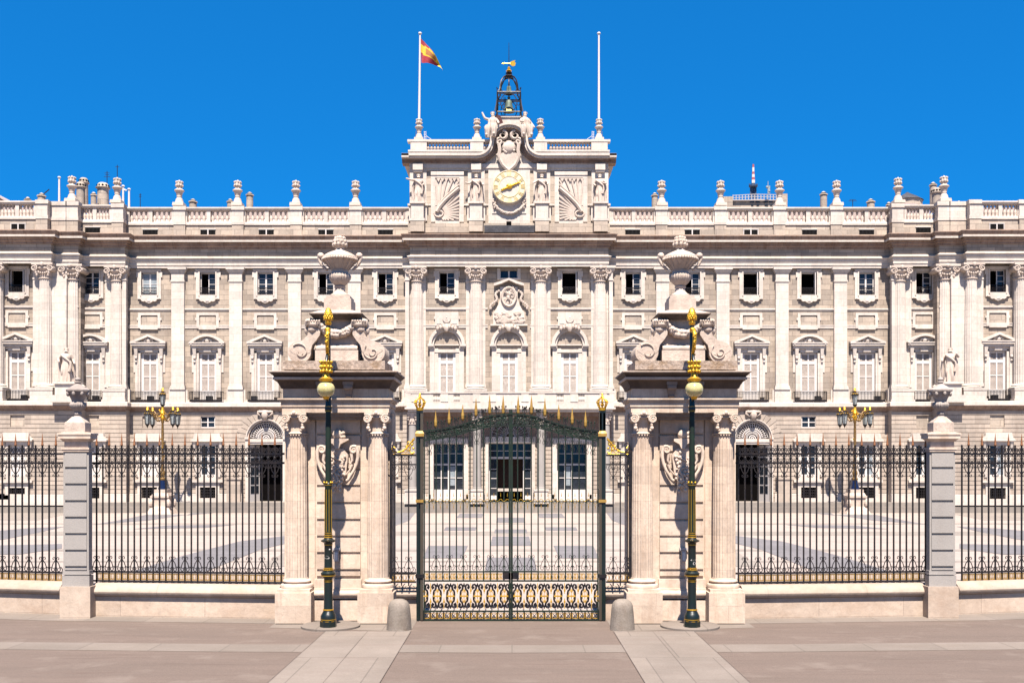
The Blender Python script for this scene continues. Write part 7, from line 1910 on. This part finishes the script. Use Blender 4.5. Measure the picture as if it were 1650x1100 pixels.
def sidefence(s, label):
    """narrow fixed railing between a pier and the gate post, with gilded bracket"""
    xa, xb = (628,670.5) if s < 0 else (976.5,1018)
    t = empty('side_railing', (gx(xa),YGt,0), label, 'railing', 'narrow railings beside the gate')
    X = lambda p: gx(p)-gx(xa); m = MB(); L = X(xb)
    for p,h in ((733,0.02),(748,0.015),(922.5,0.02),(937,0.018)): m.box(0,L,-0.018,0.018,gz(p)-h,gz(p)+h)
    w0 = (0,X(xa+4.5)) if s < 0 else (X(xb-4.5),L); m.box(w0[0],w0[1],-0.05,0.05,gz(940),gz(724)); m.build('frame', M['iron'], t, smooth=0)
    xs_ = [635.5,647,658.5] if s < 0 else [988,999.5,1011]
    sm = MB(); g = MB(); d = 11.4*ug
    for i,px in enumerate(xs_):
        x = X(px); b = MB(); b.box(x-0.013,x+0.013,-0.013,0.013,gz(943),gz(733)); b.ball((x,0,gz(928)),(0.022,0.022,0.045),6,4); b.build('bar', M['iron'], t, smooth=0)
        if i != 1 or True:
            if i%2 == 0: lyre(sm,x,gz(922.5),0.34,d,0,0.009,1); lyre(sm,x,gz(748),0.32,d,0,0.009,-1)
        for e in (-1,1):
            sm.tube([(x+e*d*a,0,gz(733)-b_) for a,b_ in ((0.05,0.0),(0.14,0.05),(0.32,0.07),(0.42,0.04),(0.36,0.02))],0.008,4); sm.tube([(x+e*d*a,0,gz(748)+b_) for a,b_ in ((0.05,0.0),(0.14,0.05),(0.32,0.07),(0.42,0.04),(0.36,0.02))],0.008,4)
    for k in range(8):
        xc = L*(k+0.5)/8; g.tube([(xc+0.03*math.cos(q*math.pi/3),0,gz(930)+0.06*math.sin(q*math.pi/3)) for q in range(7)],0.007,3)
    for p in (924.5,935): g.box(0.03,L-0.03,-0.008,0.008,gz(p)-0.009,gz(p)+0.009)
    sm.build('scrollwork', M['iron'], t, smooth=0); g.build('gilded_band', M['oldgold'], t, smooth=0)
    a = MB(); F = lambda p: X(p) if s < 0 else X(1646-p)
    a.tube([(F(p),0,gz(q)) for p,q in ((668,707),(662,713),(655,722),(647,727),(638,729),(633,727),(631,722),(634,719),(637,722))],0.020,6,0.012)
    a.tube([(F(p),0,gz(q)) for p,q in ((667,731.5),(652,731.5),(634,731.5))],0.012,5)
    a.tube([(F(p),0,gz(q)) for p,q in ((668,728),(664,730),(660,727),(661,720),(666,714),(664,709),(668,705))],0.018,6,0.012)
    a.tube([(F(p),0,gz(q)) for p,q in ((661,720),(656,716),(657,711),(661,712))],0.014,5,0.008); a.tube([(F(p),0,gz(q)) for p,q in ((655,722),(658,727),(653,729),(650,726))],0.014,5,0.008)
    for p,q in ((664,716),(660,724),(655,719),(666,722),(649,727)): a.ball((F(p),0,gz(q)),(0.028,0.015,0.024),6,4)
    a.build('gilded_bracket', M['gold'], t, smooth=50)
    b = MB(); b.tube([(F(p),-0.03,gz(q)) for p,q in ((647,729),(640,729),(634,724),(632,717),(636,713),(640,716),(638,720))],0.016,5,0.010); b.build('iron_curl', M['iron'], t, smooth=50)
sidefence(-1, 'narrow black railing with a gilded scroll between left pier and gate'); sidefence(1, 'narrow black railing with a gilded scroll between gate and right pier')

# ---------------- candelabra lamps in the courtyard
def candelabra():
    Y = 86.8; u = Y/1650; zb_ = courtZ(Y); z = lambda p: WZ(p,Y)-zb_; w = lambda px: px*u
    t = empty('candelabra_lamp', (WX(262,Y),Y,zb_), 'five lantern candelabra lamp on a stone pedestal in the courtyard, left of the gate', 'street lamp', 'candelabra lamps in the courtyard')
    m = MB(); m.frustum(0,0,z(828),z(815),w(20),w(20),w(14),w(14)); m.box(-w(13),w(13),-w(13),w(13),z(815),z(799)); m.frustum(0,0,z(799),z(793.5),w(14),w(14),w(11.5),w(11.5)); m.box(-w(15),w(15),-w(15),w(15),z(801),z(798)); m.box(-w(10.5),w(10.5),-w(10.5),w(10.5),z(794),z(788))
    for sx in (-1,1): 
        for sy in (-1,1): m.ball((sx*w(14),sy*w(14),z(810)),(w(4),w(4),w(7)),8,6)
    m.build('stone_pedestal', M['urn'], t, smooth=0)
    m = MB(); m.lathe([(w(7.5),z(789)),(w(6.8),z(786)),(w(5.2),z(780)),(w(4.2),z(774)),(w(3.6),z(772))],n=20); m.build('blue_base', M['bluebase'], t)
    m = MB(); m.lathe([(w(4.5),z(773)),(w(4.6),z(770.5)),(w(3),z(769)),(w(3.3),z(766)),(w(4.2),z(763)),(w(4),z(760)),(w(2.6),z(757)),(w(3.2),z(753)),(w(2.4),z(749)),(w(3.0),z(745)),(w(2.0),z(740)),(w(2.2),z(700)),(w(1.7),z(682)),(w(2.6),z(680)),(w(2.2),z(676))],n=16)
    m.build('gilded_column', M['antique'], t)
    m = MB()
    for k in range(5): a = k*2.4; m.ball((w(2.6)*math.cos(a),w(2.6)*math.sin(a),z(735-k*7)),(w(1),w(1),w(1.6)),6,4)
    m.lathe([(w(2),z(677)),(w(4.2),z(673)),(w(3),z(669)),(w(4.8),z(665)),(w(2.6),z(660)),(w(1.6),z(654))],n=16)
    for k in range(12): a = k*0.9; m.ball((w(5)*math.cos(a),w(5)*math.sin(a),z(676-k*1.4)),(w(1.3),w(1.3),w(1.2)),6,4)
    for p,r in ((651,5.6),(634,5.2)): m.lathe([(w(r*.6),z(p+.8)),(w(r),z(p)),(w(r*.6),z(p-.9))],n=12,caps=False) if p != 651 else None
    m.build('gilded_hub', M['gold'], t)
    arms = MB()
    for a in (R(30),R(150),R(-30),R(-150)):
        c,s_ = math.cos(a), math.sin(a)
        if a < 0: c, s_ = math.cos(a), math.sin(a)
        arms.tube([(w(r)*c,w(r)*s_,z(p)) for r,p in ((2,676),(8,678),(13,672),(15,666),(19,662.5),(22,661),(23.5,663))],w(1.1),6)
        arms.tube([(w(r)*c,w(r)*s_,z(p)) for r,p in ((3,664),(8,666),(11,671),(8,674),(6,671))],w(0.7),5); arms.tube([(w(r)*c,w(r)*s_,z(p)) for r,p in ((13,672),(17,671),(19,667),(16,665))],w(0.6),5)
        for k,(r,p) in enumerate(((8,678),(15,666),(22,662),(12,668))): arms.ball((w(r)*c,w(r)*s_,z(p)),w(1.5),6,4)
    arms.build('lamp_arm', M['antique'], t, smooth=60)
    def lantern(cx, cy, top, name='lantern'):
        # top = pixel row of the roof edge
        L = MB(); zz2 = lambda d: z(top+d)
        oct4 = lambda a,i,zv: 1
        L.lathe([(w(5.6),zz2(0.6)),(w(5.9),zz2(-0.6)),(w(4.2),zz2(-2.4)),(w(2.6),zz2(-4.0)),(w(2.8),zz2(-5.0)),(w(1.2),zz2(-6.4))],cx,cy,8)
        for k in range(6):
            a = 2*math.pi*k/6+0.2; L.tube([(cx+w(5.1)*math.cos(a),cy+w(5.1)*math.sin(a),zz2(0.5)),(cx+w(3.3)*math.cos(a),cy+w(3.3)*math.sin(a),zz2(15.5))],w(0.35),4)
        L.lathe([(w(3.5),zz2(15)),(w(3.7),zz2(16)),(w(1.6),zz2(18.5)),(w(0.5),zz2(20.5)),(w(0.9),zz2(21)),(w(0.1),zz2(22))],cx,cy,8)
        o = L.build(name, M['iron'], t, smooth=0)
        G = MB(); G.lathe([(w(3.1),zz2(15.4)),(w(4.9),zz2(0.6))],cx,cy,6,caps=False); G.build('glass', M['lampglass'], o, smooth=0)
        C = MB(); 
        for k in range(8): a = 2*math.pi*k/8; C.ball((cx+w(4.6)*math.cos(a),cy+w(4.6)*math.sin(a),zz2(-1.6)),(w(0.9),w(0.9),w(1.3)),5,4)
        C.lathe([(w(1.2),zz2(-6)),(w(2.4),zz2(-7.5)),(w(1.4),zz2(-9)),(w(2.2),zz2(-10)),(w(0.4),zz2(-12.5))],cx,cy,8); C.build('gilded_top', M['gold'], o)
    for a in (R(30),R(150),R(-30),R(-150)):
        lantern(w(23.5)*math.cos(a), w(23.5)*math.sin(a), 668)
    lantern(0,0,636.5)
    return t
c1 = candelabra(); dup(c1, (WX(1377.5,86.8),86.8,courtZ(86.8)), 'five lantern candelabra lamp on a stone pedestal in the courtyard, right of the gate')
